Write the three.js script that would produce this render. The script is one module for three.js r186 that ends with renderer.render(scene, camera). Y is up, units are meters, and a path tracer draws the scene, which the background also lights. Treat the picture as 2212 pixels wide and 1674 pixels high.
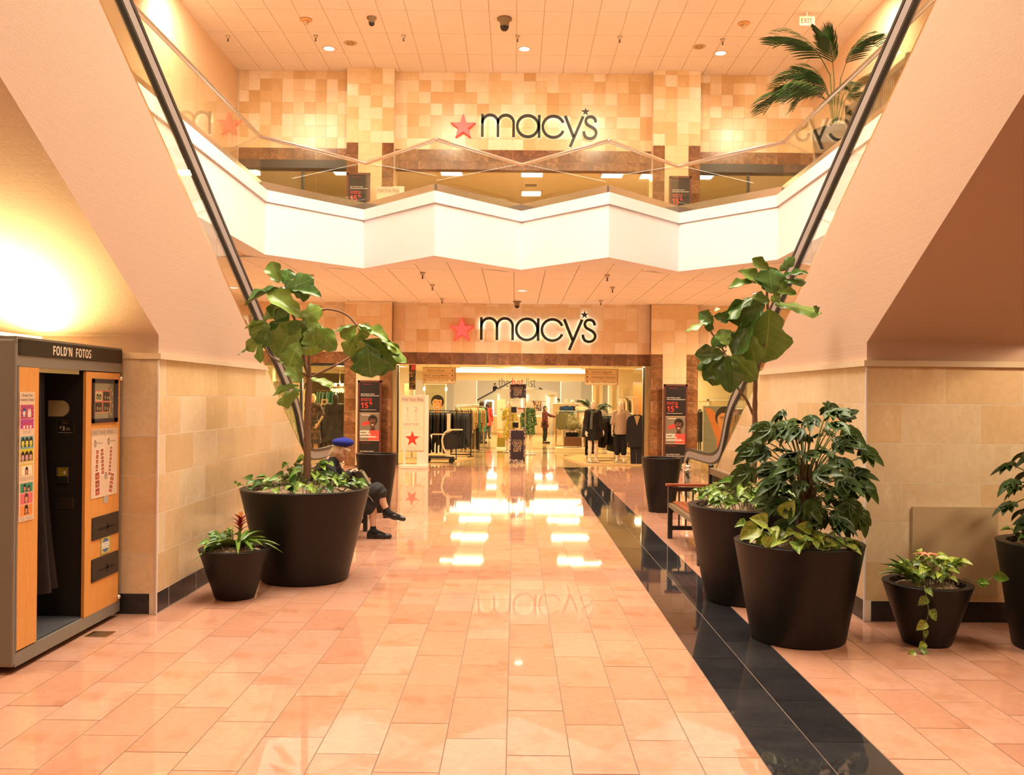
import * as THREE from 'three';
import { mergeGeometries } from 'three/addons/utils/BufferGeometryUtils.js';
import { RectAreaLightUniformsLib } from 'three/addons/lights/RectAreaLightUniformsLib.js';
import { RoundedBoxGeometry } from 'three/addons/geometries/RoundedBoxGeometry.js';

// ---------- camera, light, exposure ----------
const scene = new THREE.Scene();
const camera = new THREE.PerspectiveCamera(47.24, 2212 / 1674, 0.1, 200);
camera.position.set(0, 1.72, 0);
camera.rotation.z = 0.010;
camera.setViewOffset(2212, 1674, -6, -20, 2212, 1674);
const renderer = new THREE.WebGLRenderer({ antialias: true });
renderer.toneMapping = THREE.LinearToneMapping;
renderer.toneMappingExposure = 1.15;
renderer.shadowMap.enabled = true;
RectAreaLightUniformsLib.init();
scene.background = new THREE.Color(0x000000);

const LIN = (r, g, b) => new THREE.Color().setRGB(r, g, b);
function areaLight(color, intensity, w, h, pos, target) {
  const l = new THREE.RectAreaLight(color, intensity, w, h);
  l.position.set(...pos); l.lookAt(...target); scene.add(l); return l;
}
// the atrium skylight (its glazing is built with the ceiling)
areaLight(LIN(1, 0.86, 0.70), 11.0, 7.2, 7.8, [0, 11.28, -8.95], [0, 0, -8.95]);
// luminous ceiling panels in the store, lower and upper level (their fittings are built with the store)
const STORE_PANELS = [];
for (const d of [24.2, 28.2, 32.2]) for (const x of [-4.6, -1.4, 1.8, 5.0]) STORE_PANELS.push([x, d]);
for (const [x, d] of STORE_PANELS) areaLight(LIN(1, 0.77, 0.38), 34, 1.15, 0.55, [x, 2.74, -d], [x, 0, -d]);
for (const d of [44, 54, 64, 74]) areaLight(LIN(1, 0.86, 0.60), 13, 6, 2.4, [0.2, 4.9, -d], [0.2, 0, -d]);
areaLight(LIN(1, 0.86, 0.52), 3.0, 5.6, 4.2, [0.25, 2.74, -36.4], [0.25, 0, -36.4]);
const UPPER_PANELS = [[-4.37, 22.39], [-1.655, 22.33], [0.38, 22.39], [0.40, 24.53], [2.41, 22.40], [3.40, 22.45], [4.70, 22.45]];
for (const [x, d] of UPPER_PANELS) areaLight(LIN(1, 0.78, 0.38), 32, 0.5, 0.55, [x, 7.30, -d], [x, 0, -d]);

// ---------- helpers ----------
function rng(seed) { let s = seed >>> 0; return () => { s = (s + 0x6d2b79f5) | 0; let t = Math.imul(s ^ (s >>> 15), 1 | s); t = (t + Math.imul(t ^ (t >>> 7), 61 | t)) ^ t; return ((t ^ (t >>> 14)) >>> 0) / 4294967296; }; }
const V = (x, y, z) => new THREE.Vector3(x, y, z);
const lerp = (a, b, t) => a + (b - a) * t, clamp = (v, a = 0, b = 1) => Math.min(b, Math.max(a, v));
const names = new Map();
function numbered(n) { const k = names.get(n) || 0; names.set(n, k + 1); return k ? n + '_' + String(k).padStart(3, '0') : n; }
function clean(g) {
  if (g.index) g = g.toNonIndexed();
  for (const a of Object.keys(g.attributes)) if (!['position', 'normal', 'uv'].includes(a)) g.deleteAttribute(a);
  g.morphAttributes = {}; return g;
}
const mg = (list) => { const c = list.map(clean); return c.length === 1 ? c[0] : mergeGeometries(c, false); };
function mesh(name, geo, mat, parent = scene) {
  const m = new THREE.Mesh(Array.isArray(geo) ? mg(geo) : geo, mat);
  m.name = parent === scene ? numbered(name) : name; m.castShadow = m.receiveShadow = true; parent.add(m); return m;
}
function tag(o, label, category, group) { o.userData.label = label; o.userData.category = category; if (group) o.userData.group = group; return o; }
function thing(name, label, category, pos = [0, 0, 0], turn = 0, group) {
  const g = new THREE.Group(); g.name = numbered(name); g.position.set(...pos); g.rotation.y = turn; scene.add(g); return tag(g, label, category, group);
}
function struct(name, label) { const g = new THREE.Group(); g.name = numbered(name); g.userData.kind = 'structure'; if (label) { g.userData.label = label; } scene.add(g); return g; }
const stuff = (o) => { o.userData.kind = 'stuff'; return o; };
const sub = (name, parent) => { const g = new THREE.Group(); g.name = name; parent.add(g); return g; };
// geometry makers; every one returns a geometry already in place
function bx(w, h, d, x = 0, y = 0, z = 0, ry = 0, rx = 0, rz = 0) {
  const g = new THREE.BoxGeometry(w, h, d); if (rx) g.rotateX(rx); if (rz) g.rotateZ(rz); if (ry) g.rotateY(ry); g.translate(x, y, z); return metric(g);
}
function rbx(w, h, d, r, x = 0, y = 0, z = 0, ry = 0, seg = 2) { const g = new RoundedBoxGeometry(w, h, d, seg, r); if (ry) g.rotateY(ry); g.translate(x, y, z); return metric(g); }
function cyl(r0, r1, h, x = 0, y = 0, z = 0, seg = 20, open = false) { const g = new THREE.CylinderGeometry(r1, r0, h, seg, 1, open); g.translate(x, y + h / 2, z); return g; }
function ball(r, x = 0, y = 0, z = 0, sx = 1, sy = 1, sz = 1, ws = 14, hs = 10) { const g = new THREE.SphereGeometry(r, ws, hs); g.scale(sx, sy, sz); g.translate(x, y, z); return g; }
function lathe(pts, seg = 40, x = 0, y = 0, z = 0) { const g = new THREE.LatheGeometry(pts.map((p) => new THREE.Vector2(p[0], p[1])), seg); g.translate(x, y, z); return g; }
function tube(pts, r, seg = 24, rs = 8, closed = false) {
  const c = new THREE.CatmullRomCurve3(pts.map((p) => p.isVector3 ? p : V(...p)), closed, 'centripetal'); return new THREE.TubeGeometry(c, seg, r, rs, closed);
}
function bar(a, b, r, rs = 8, r2 = r) { // straight round bar
  a = a.isVector3 ? a : V(...a); b = b.isVector3 ? b : V(...b); const d = b.clone().sub(a), g = new THREE.CylinderGeometry(r2, r, d.length(), rs);
  g.applyQuaternion(new THREE.Quaternion().setFromUnitVectors(V(0, 1, 0), d.clone().normalize())); g.translate((a.x + b.x) / 2, (a.y + b.y) / 2, (a.z + b.z) / 2); return g;
}
function beam(a, b, w, h, up = V(0, 1, 0)) { // straight square bar: w sideways, h along "up"
  a = a.isVector3 ? a : V(...a); b = b.isVector3 ? b : V(...b); const d = b.clone().sub(a), g = new THREE.BoxGeometry(w, h, d.length());
  const zz = d.clone().normalize(), xx = up.clone().cross(zz).normalize(), yy = zz.clone().cross(xx);
  g.applyMatrix4(new THREE.Matrix4().makeBasis(xx, yy, zz)); g.translate((a.x + b.x) / 2, (a.y + b.y) / 2, (a.z + b.z) / 2); return metric(g);
}
function shapeOf(pts, holes = []) { const s = new THREE.Shape(pts.map((p) => new THREE.Vector2(p[0], p[1]))); for (const h of holes) s.holes.push(new THREE.Path(h.map((p) => new THREE.Vector2(p[0], p[1])))); return s; }
function prism(pts, depth, holes = [], bevel = 0) { // outline in x,y pushed along +z
  return new THREE.ExtrudeGeometry(shapeOf(pts, holes), { depth, bevelEnabled: bevel > 0, bevelThickness: bevel, bevelSize: bevel, bevelSegments: 2, curveSegments: 12 });
}
const toSide = (g, X) => { g.applyMatrix4(new THREE.Matrix4().makeBasis(V(0, 0, -1), V(0, 1, 0), V(1, 0, 0))); g.translate(X, 0, 0); return g; }; // (depth, height) outline -> a plate at X, thickness to +X
function plan(pts, y0, y1, holes = []) { // outline in (x, depth) pushed from y0 up to y1
  const g = prism(pts, y1 - y0, holes); g.applyMatrix4(new THREE.Matrix4().makeBasis(V(1, 0, 0), V(0, 0, -1), V(0, 1, 0))); g.translate(0, y0, 0); return g;
}
function metric(g, ox = 0, oy = 0) { // uv in metres by the dominant axis of the normal
  const p = g.attributes.position, n = g.attributes.normal, uv = new Float32Array(p.count * 2);
  for (let i = 0; i < p.count; i++) {
    const ax = Math.abs(n.getX(i)), ay = Math.abs(n.getY(i)), az = Math.abs(n.getZ(i)), x = p.getX(i), y = p.getY(i), z = p.getZ(i);
    if (ay >= ax && ay >= az) { uv[2 * i] = x + ox; uv[2 * i + 1] = z + oy; } else if (ax >= az) { uv[2 * i] = z + ox; uv[2 * i + 1] = y + oy; } else { uv[2 * i] = x + ox; uv[2 * i + 1] = y + oy; }
  }
  g.setAttribute('uv', new THREE.BufferAttribute(uv, 2)); return g;
}
const mv = (g, x, y, z, ry = 0) => { if (ry) g.rotateY(ry); g.translate(x, y, z); return g; };

// ---------- procedural textures ----------
function latticeNoise(seed, n) { const r = rng(seed), a = new Float32Array(n * n).map(() => r()); return (u, v) => {
  const x = ((u % 1) + 1) % 1 * n, y = ((v % 1) + 1) % 1 * n, i = Math.floor(x), j = Math.floor(y), fx = x - i, fy = y - j, sx = fx * fx * (3 - 2 * fx), sy = fy * fy * (3 - 2 * fy);
  const g = (p, q) => a[(q % n) * n + (p % n)]; return lerp(lerp(g(i, j), g(i + 1, j), sx), lerp(g(i, j + 1), g(i + 1, j + 1), sx), sy); }; }
function fbm(seed, base, oct) { const L = []; for (let o = 0; o < oct; o++) L.push(latticeNoise(seed + o * 17, base << o)); return (u, v) => { let s = 0, a = 0.5, t = 0; for (const l of L) { s += a * l(u, v); t += a; a *= 0.55; } return s / t; }; }
function texture(size, fn, repeat, srgb = true) {
  const d = new Uint8Array(size * size * 4);
  for (let j = 0; j < size; j++) for (let i = 0; i < size; i++) { const c = fn((i + 0.5) / size, (j + 0.5) / size), k = (j * size + i) * 4; if (typeof c === 'number') d[k] = d[k + 1] = d[k + 2] = clamp(c) * 255; else { d[k] = c[0]; d[k + 1] = c[1]; d[k + 2] = c[2]; } d[k + 3] = 255; }
  const t = new THREE.DataTexture(d, size, size); t.wrapS = t.wrapT = THREE.RepeatWrapping; t.magFilter = THREE.LinearFilter; t.minFilter = THREE.LinearMipmapLinearFilter; t.generateMipmaps = true;
  if (srgb) t.colorSpace = THREE.SRGBColorSpace; t.repeat.set(repeat, repeat); t.needsUpdate = true; return t;
}
const mix3 = (a, b, t) => [lerp(a[0], b[0], t), lerp(a[1], b[1], t), lerp(a[2], b[2], t)];
function painted(w, h, draw) { // flat print on a canvas
  const c = document.createElement('canvas'); c.width = w; c.height = h; const x = c.getContext('2d'); draw(x, w, h);
  const t = new THREE.CanvasTexture(c); t.colorSpace = THREE.SRGBColorSpace; t.magFilter = THREE.LinearFilter; return t;
}
const M = (color, rough = 0.6, extra = {}) => new THREE.MeshStandardMaterial({ color: color.isColor ? color : new THREE.Color(color), roughness: rough, ...extra });
const MP = (color, rough = 0.6, extra = {}) => new THREE.MeshPhysicalMaterial({ color: color.isColor ? color : new THREE.Color(color), roughness: rough, ...extra });

const nA = fbm(11, 4, 5), nB = fbm(23, 8, 4), nC = fbm(37, 3, 6), nFine = fbm(51, 64, 2), nStreak = fbm(71, 6, 5);
const floorMap = texture(1024, (u, v) => {
  const cloud = nA(u, v), streak = nStreak(u * 1, v * 4 + 0.25 * nA(u, v)), f = clamp((streak - 0.60) * 5) * clamp((nB(u, v) - 0.42) * 4), dark = clamp((0.42 - nB(v, u)) * 3);
  let c = mix3([203, 157, 133], [190, 141, 116], cloud); c = mix3(c, [224, 192, 168], f * 0.75); c = mix3(c, [166, 112, 80], dark * 0.5); const g = (nFine(u, v) - 0.5) * 10; return [c[0] + g, c[1] + g, c[2] + g];
}, 0.55);
const slateMap = texture(512, (u, v) => { const c = mix3([40, 40, 43], [60, 58, 59], nStreak(u, v * 3)), g = (nFine(u, v) - 0.5) * 12; return [c[0] + g, c[1] + g, c[2] + g]; }, 0.8);
const creamMap = texture(1024, (u, v) => {
  const a = nC(u, v), b = nStreak(u * 3, v), w = clamp((b - 0.58) * 5); let c = mix3([236, 217, 184], [220, 197, 160], clamp(a * 1.3 - 0.15)); c = mix3(c, [246, 232, 204], w * 0.45); const g = (nFine(u, v) - 0.5) * 12; return [c[0] + g, c[1] + g, c[2] + g];
}, 0.5);
const facadeMap = texture(512, (u, v) => { const c = mix3([246, 230, 204], [226, 204, 170], nA(u, v)), g = (nFine(u, v) - 0.5) * 16; return [c[0] + g, c[1] + g, c[2] + g]; }, 0.8);
const brownMap = texture(1024, (u, v) => {
  const a = nC(u, v), vein = Math.abs(nStreak(u + 0.12 * a, v + 0.1 * nA(u, v)) - 0.5); let c = mix3([152, 110, 72], [106, 73, 45], clamp(a * 1.6 - 0.3)); c = mix3(mix3(c, [196, 146, 102], 0.45), c, clamp(vein * 22)); const g = (nFine(u, v) - 0.5) * 18; return [c[0] + g, c[1] + g, c[2] + g];
}, 0.7);
const stuccoBump = texture(512, (u, v) => 0.5 * nFine(u, v) + 0.5 * fbmGrain(u, v), 3.1, false);
function fbmGrain(u, v) { return nB(u * 5, v * 5); }
const woodMap = texture(512, (u, v) => { const ring = nStreak(u * 6, v * 0.6), g = (nFine(u * 2, v) - 0.5) * 14, c = mix3([222, 160, 84], [206, 142, 70], ring); return [c[0] + g, c[1] + g * 0.8, c[2] + g * 0.5]; }, 1.4);
const redWoodMap = texture(256, (u, v) => { const ring = nStreak(u * 0.6, v * 6), c = mix3([166, 84, 44], [120, 54, 28], ring); return c; }, 2.0);
const ceilMap = texture(512, (u, v) => { const pit = clamp((nFine(u * 2, v * 2) - 0.62) * 5), g = (nB(u, v) - 0.5) * 6; return [240 - pit * 20 + g, 234 - pit * 20 + g, 224 - pit * 20 + g]; }, 1.2);
const carpetMap = texture(512, (u, v) => { const g = (nFine(u * 2, v * 2) - 0.5) * 40 + (nB(u, v) - 0.5) * 14; return [196 + g, 160 + g, 108 + g]; }, 1.5);
const darkSpeck = texture(256, (u, v) => { const g = (nFine(u, v) - 0.5) * 22; return [13 + g * 0.5, 9 + g * 0.5, 7 + g * 0.5]; }, 2);

const MAT = {
  floor: [0xffffff, 0xf6eee8, 0xfffaf5].map((c) => M(c, 0.035, { map: floorMap })),
  slate: [0xffffff, 0xd8d8dc].map((c) => M(c, 0.035, { map: slateMap })),
  grout: M(LIN(0.22, 0.155, 0.105), 0.9), grout2: M(LIN(0.78, 0.68, 0.54), 0.9),
  cream: [0xffffff, 0xf4ead8, 0xfdf3e6].map((c) => M(c, 0.16, { map: creamMap })),
  baseTile: M(0xffffff, 0.25, { map: slateMap }),
  facL: [0xffffff, 0xf6ecd8].map((c) => M(c, 0.28, { map: facadeMap })), facD: [0xead8ba, 0xe2cca8].map((c) => M(c, 0.28, { map: facadeMap })),
  brown: [0xffffff, 0xe6d8cc].map((c) => M(c, 0.2, { map: brownMap })),
  stucco: M(LIN(0.56, 0.385, 0.275), 0.85, { bumpMap: stuccoBump, bumpScale: 0.0022 }),
  fascia: M(LIN(0.84, 0.79, 0.79), 0.7), paint: M(LIN(0.78, 0.58, 0.38), 0.8), paint2: M(LIN(0.82, 0.70, 0.48), 0.8), white: M(LIN(0.86, 0.82, 0.74), 0.5),
  panel: M(0xffffff, 0.9, { map: ceilMap }), grid: M(LIN(0.70, 0.56, 0.38), 0.6),
  steel: M(LIN(0.62, 0.58, 0.53), 0.22, { metalness: 1 }), chrome: M(LIN(0.8, 0.78, 0.76), 0.08, { metalness: 1 }), brass: M(LIN(0.72, 0.55, 0.30), 0.22, { metalness: 1 }),
  alu: M(LIN(0.30, 0.26, 0.24), 0.5), rubber: M(LIN(0.012, 0.011, 0.011), 0.45), black: M(LIN(0.015, 0.014, 0.013), 0.5), blackMetal: M(LIN(0.02, 0.018, 0.017), 0.35),
  glass: MP(LIN(0.93, 0.95, 0.90), 0.0, { transmission: 1, thickness: 0, ior: 1.5 }),
  pot: MP(0xffffff, 0.45, { map: darkSpeck, specularIntensity: 0.75 }), potIn: M(LIN(0.02, 0.017, 0.014), 0.7),
  carpet: M(0xffffff, 1, { map: carpetMap }), carpetEdge: M(LIN(0.42, 0.24, 0.11), 1), storeMarble: M(LIN(0.72, 0.60, 0.42), 0.08, { map: facadeMap }),
  redWood: M(0xffffff, 0.35, { map: redWoodMap }), booth: M(LIN(0.21, 0.185, 0.15), 0.45), boothWood: M(0xffffff, 0.45, { map: woodMap }),
  glowWarm: M(LIN(1, 0.9, 0.7), 0.6, { emissive: LIN(1, 0.84, 0.55), emissiveIntensity: 2.2 }),
  glowWhite: M(LIN(1, 1, 1), 0.6, { emissive: LIN(1, 0.95, 0.85), emissiveIntensity: 2.5 }),
};
// tiles: one cached box per size and cut of the stone
const tileCache = new Map();
function tileGeo(w, h, t, v) {
  const k = [w.toFixed(3), h.toFixed(3), t, v].join(); if (tileCache.has(k)) return tileCache.get(k);
  const g = metric(new THREE.BoxGeometry(w, h, t), v * 0.413, v * 0.287); tileCache.set(k, g); return g;
}

// ================= the place =================
const HF = 21.8; // depth of the store front
// ---- floor ----
{
  const floor = struct('floor');
  mesh('grout_bed', bx(15, 0.2, 29, 0.2, -0.1022, -7.5), MAT.grout, floor);
  const list = [];
  for (let k = -23; k <= 23; k++) {
    const x = -0.023 + 0.305 * (k + 0.5), off = 4.248 - 0.203 * k;
    const dark = k === 4 || k === 5;
    for (let n = Math.ceil((-5 - off) / 0.61); off + 0.61 * n < HF - 0.2; n++) {
      const d = off + 0.61 * (n + 0.5); let len = 0.6045, c = d;
      if (off + 0.61 * (n + 1) > HF) { len = HF - off - 0.61 * n - 0.004; c = off + 0.61 * n + len / 2; }
      const inPlinth = Math.abs(x) > 2.95 && d > 7.2 && d < 12.6; if (inPlinth) continue;
      const px = 1112 + 1914 * x / Math.max(d, 0.1), py = 857 + 1914 * 1.72 / Math.max(d, 0.1);
      const seen = d > 3.6 && px > -120 && px < 2330 && py < 1720 && !(x < -3.2 && d < 6.9) && !(d > 6.9 && d < 13 && Math.abs(x) > 2.75);
      list.push({ x, c, len, dark, seen, k, n, d });
    }
  }
  const r = rng(5);
  list.sort((a, b) => (b.seen - a.seen) || (a.d - b.d));
  const rest = [], restDark = [];
  list.forEach((t, i) => {
    const v = Math.floor(r() * 8), tone = Math.floor(r() * 3), dy = (r() - 0.5) * 0.0008;
    if (t.seen && i < 300) { const m = mesh('floor_tile', tileGeo(0.2993, 0.012, +t.len.toFixed(3), v), t.dark ? MAT.slate[v & 1] : MAT.floor[tone], floor); m.position.set(t.x, -0.006 + dy, -t.c); m.rotation.set((r() - 0.5) * 0.0022, 0, (r() - 0.5) * 0.0022); }
    else { const g = tileGeo(0.2993, 0.012, +t.len.toFixed(3), v).clone(); g.translate(t.x, -0.006 + dy, -t.c); (t.dark ? restDark : rest).push(g); }
  });
  stuff(mesh('floor_tiles_beyond', rest, MAT.floor[1], floor)); stuff(mesh('dark_floor_tiles_beyond', restDark, MAT.slate[0], floor));
}
// ---- balcony slab with zigzag edge ----
const EDGE = [[-4.1, -6], [-4.1, 14.45], [-2.74, 15.93], [-1.33, 14.40], [0.088, 15.92], [1.50, 14.38], [2.92, 15.93], [4.26, 14.45], [4.22, -6]];
function offsetLine(L, d) { // positive d: into the slab
  const out = [];
  for (let i = 0; i < L.length; i++) {
    const p = L[i], a = L[Math.max(0, i - 1)], b = L[Math.min(L.length - 1, i + 1)];
    const nrm = (u, v) => { const x = v[0] - u[0], y = v[1] - u[1], l = Math.hypot(x, y) || 1; return [-y / l, x / l]; };
    const n1 = i > 0 ? nrm(a, p) : nrm(p, b), n2 = i < L.length - 1 ? nrm(p, b) : n1, mx = n1[0] + n2[0], my = n1[1] + n2[1], s = 2 / (mx * mx + my * my);
    out.push([p[0] + mx * s * d, p[1] + my * s * d]);
  }
  return out;
}
{
  const b = struct('balcony_slab');
  const outer = [[7.3, -6], [7.3, HF], [-6.95, HF], [-6.95, -6]];
  mesh('slab', plan([...offsetLine(EDGE, 0.05), ...outer], 4.03, 4.90), MAT.grid, b);
  const band = (d0, d1, y0, y1) => plan([...offsetLine(EDGE, d0), ...offsetLine(EDGE, d1).reverse()], y0, y1);
  mesh('fascia', band(0, 0.32, 4.0, 4.845), MAT.fascia, b);
  mesh('reveal', band(0.012, 0.30, 4.845, 4.86), MAT.fascia, b);
  mesh('fascia_cap', band(-0.03, 0.30, 4.86, 5.05), MAT.fascia, b);
  mesh('bridge', bx(8.3, 0.9, 8.2, 0.06, 4.45, 1.9), MAT.fascia, b);
  mesh('upper_floor_finish', plan([...offsetLine(EDGE, 0.31), ...outer], 4.90, 4.915), MAT.floor[0], b);
}
// ---- railing of the balcony ----
{
  const rail = thing('balcony_railing', 'frameless glass railing with round metal handrail following the zigzag balcony edge', 'railing');
  const L = offsetLine(EDGE, 0.10); L[0][1] = 1.5; L[L.length - 1][1] = 1.5;
  const hr = [], shoe = [];
  for (let i = 0; i < L.length - 1; i++) {
    const a = V(L[i][0], 0, -L[i][1]), c = V(L[i + 1][0], 0, -L[i + 1][1]), len = a.distanceTo(c), n = len > 4 ? Math.round(len / 1.45) : 2;
    mesh('handrail', bar(V(a.x, 5.93, a.z), V(c.x, 5.93, c.z), 0.033, 12), MAT.steel, rail);
    mesh('shoe', beam(V(a.x, 5.125, a.z), V(c.x, 5.125, c.z), 0.07, 0.15), MAT.steel, rail);
    for (let k = 0; k < n; k++) { const p = a.clone().lerp(c, (k + 0.012 / len) / n + 0.004 / len), q = a.clone().lerp(c, (k + 1) / n - 0.004 / len); p.y = q.y = 5.56; mesh('glass_panel', beam(p, q, 0.014, 0.73), MAT.glass, rail); }
    if (i) hr.push(ball(0.034, a.x, 5.93, a.z));
  }
  mesh('handrail_joints', hr, MAT.steel, rail);
}
// ---- ceilings of panels in a grid ----
const zig = (x) => { const L = offsetLine(EDGE, 0.33); for (let i = 1; i < L.length - 2; i++) if (x >= L[i][0] && x <= L[i + 1][0]) return lerp(L[i][1], L[i + 1][1], (x - L[i][0]) / (L[i + 1][0] - L[i][0])); return 14.8; };
{
  const up = struct('ceiling'), Y = 9.68, keep = [], rest = [];
  for (let k = -13; k < 13; k++) for (let n = 0; n < 8; n++) {
    const x = -0.04 + 0.571 * (k + 0.5), d = HF - 1.17 * (n + 0.5); if (x < -6.9 || x > 7.3) continue;
    if (n < 4) { const m = mesh('ceiling_panel', tileGeo(0.559, 0.018, 1.158, (k * 3 + n * 5) & 7), MAT.panel, up); m.position.set(x, Y + 0.009, -d); } else { const g = tileGeo(0.559, 0.018, 1.158, n & 7).clone(); g.translate(x, Y + 0.009, -d); rest.push(g); }
  }
  stuff(mesh('ceiling_panels_beyond', rest, MAT.panel, up));
  const hole = [[-3.75, 4.9], [-3.75, 12.95], [3.75, 12.95], [3.75, 4.9]];
  mesh('ceiling_grid', plan([[-7.2, -6.2], [7.5, -6.2], [7.5, 22.2], [-7.2, 22.2]], Y + 0.014, Y + 0.16, [hole]), MAT.grid, up);
  const sky = struct('skylight');
  mesh('well', [bx(0.15, 1.8, 8.35, -3.82, 10.65, -8.92), bx(0.15, 1.8, 8.35, 3.82, 10.65, -8.92), bx(7.8, 1.8, 0.15, 0, 10.65, -13.02), bx(7.8, 1.8, 0.15, 0, 10.65, -4.82)], MAT.white, sky);
  for (let i = 0; i < 4; i++) for (let j = 0; j < 5; j++) mesh('skylight_pane', bx(1.82, 0.03, 1.58, -2.8 + i * 1.866, 11.40, -5.72 - j * 1.61), M(LIN(1, 1, 1), 0.5, { emissive: LIN(1, 0.9, 0.72), emissiveIntensity: 1.2 }), sky);
  mesh('roof', bx(8, 0.2, 8.6, 0, 11.55, -8.9), MAT.white, sky);
  const low = struct('ceiling'); const kl = [];
  for (let k = -11; k < 12; k++) for (let n = 0; n < 6; n++) {
    const x0 = -0.04 + 0.571 * k + 0.006, x1 = x0 + 0.559, z1 = HF - 1.17 * n - 0.006, z0 = z1 - 1.158; if (x0 < -6.8 || x1 > 7.2) continue;
    const L = offsetLine(EDGE, 0.33), vs = L.slice(1, 8).filter((p) => p[0] > x0 && p[0] < x1), low2 = [[x0, zig(x0)], ...vs, [x1, zig(x1)]];
    if (low2.every((p) => p[1] >= z1 - 0.02)) continue;
    if (low2.every((p) => p[1] <= z0)) { const m = mesh('ceiling_panel', tileGeo(0.559, 0.018, 1.158, (k * 3 + n * 5) & 7), MAT.panel, low); m.position.set((x0 + x1) / 2, 4.014, -(z0 + z1) / 2); continue; }
    const pts = low2.map((p) => [p[0], clamp(p[1], z0, z1 - 0.01)]); mesh('ceiling_panel', metric(plan([...pts, [x1, z1], [x0, z1]], 4.005, 4.023)), MAT.panel, low);
  }
}
// ---- store front ----
function tiled(parent, x0, x1, y0, y1, depth, su, matFn, opt = {}) { // tiles on a wall that faces the viewer; rows counted from yRow
  const g = 0.0035, nx = Math.max(1, Math.round((x1 - x0) / su)), sx = (x1 - x0) / nx, yRow = opt.yRow ?? y0, rows = [];
  let a = yRow; while (a > y0 + 0.01) a -= opt.sv ?? su; for (; a < y1 - 0.02; a += opt.sv ?? su) rows.push([Math.max(a, y0), Math.min(a + (opt.sv ?? su), y1)]);
  const r = rng(opt.seed ?? 3);
  for (const [b, t] of rows) for (let i = 0; i < nx; i++) {
    const v = Math.floor(r() * 6), m = mesh(opt.name ?? 'tile', tileGeo(sx - g, t - b - g, 0.02, v), matFn(i, b, r, nx), parent); m.position.set(x0 + sx * (i + 0.5), (b + t) / 2, -(depth - 0.01 + (r() - 0.5) * 0.002));
  }
}
const PL = [-4.15, -3.0], PR = [3.30, 4.45], XW = [-6.88, 7.25];
const checker = (p) => { let run = 0; return (i, b, r) => { if (run > 0) { run--; return MAT.facD[0]; } if (r() < p) { run = r() < 0.35 ? 1 : 0; return MAT.facD[r() < 0.5 ? 0 : 1]; } return MAT.facL[r() < 0.5 ? 0 : 1]; }; };
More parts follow.
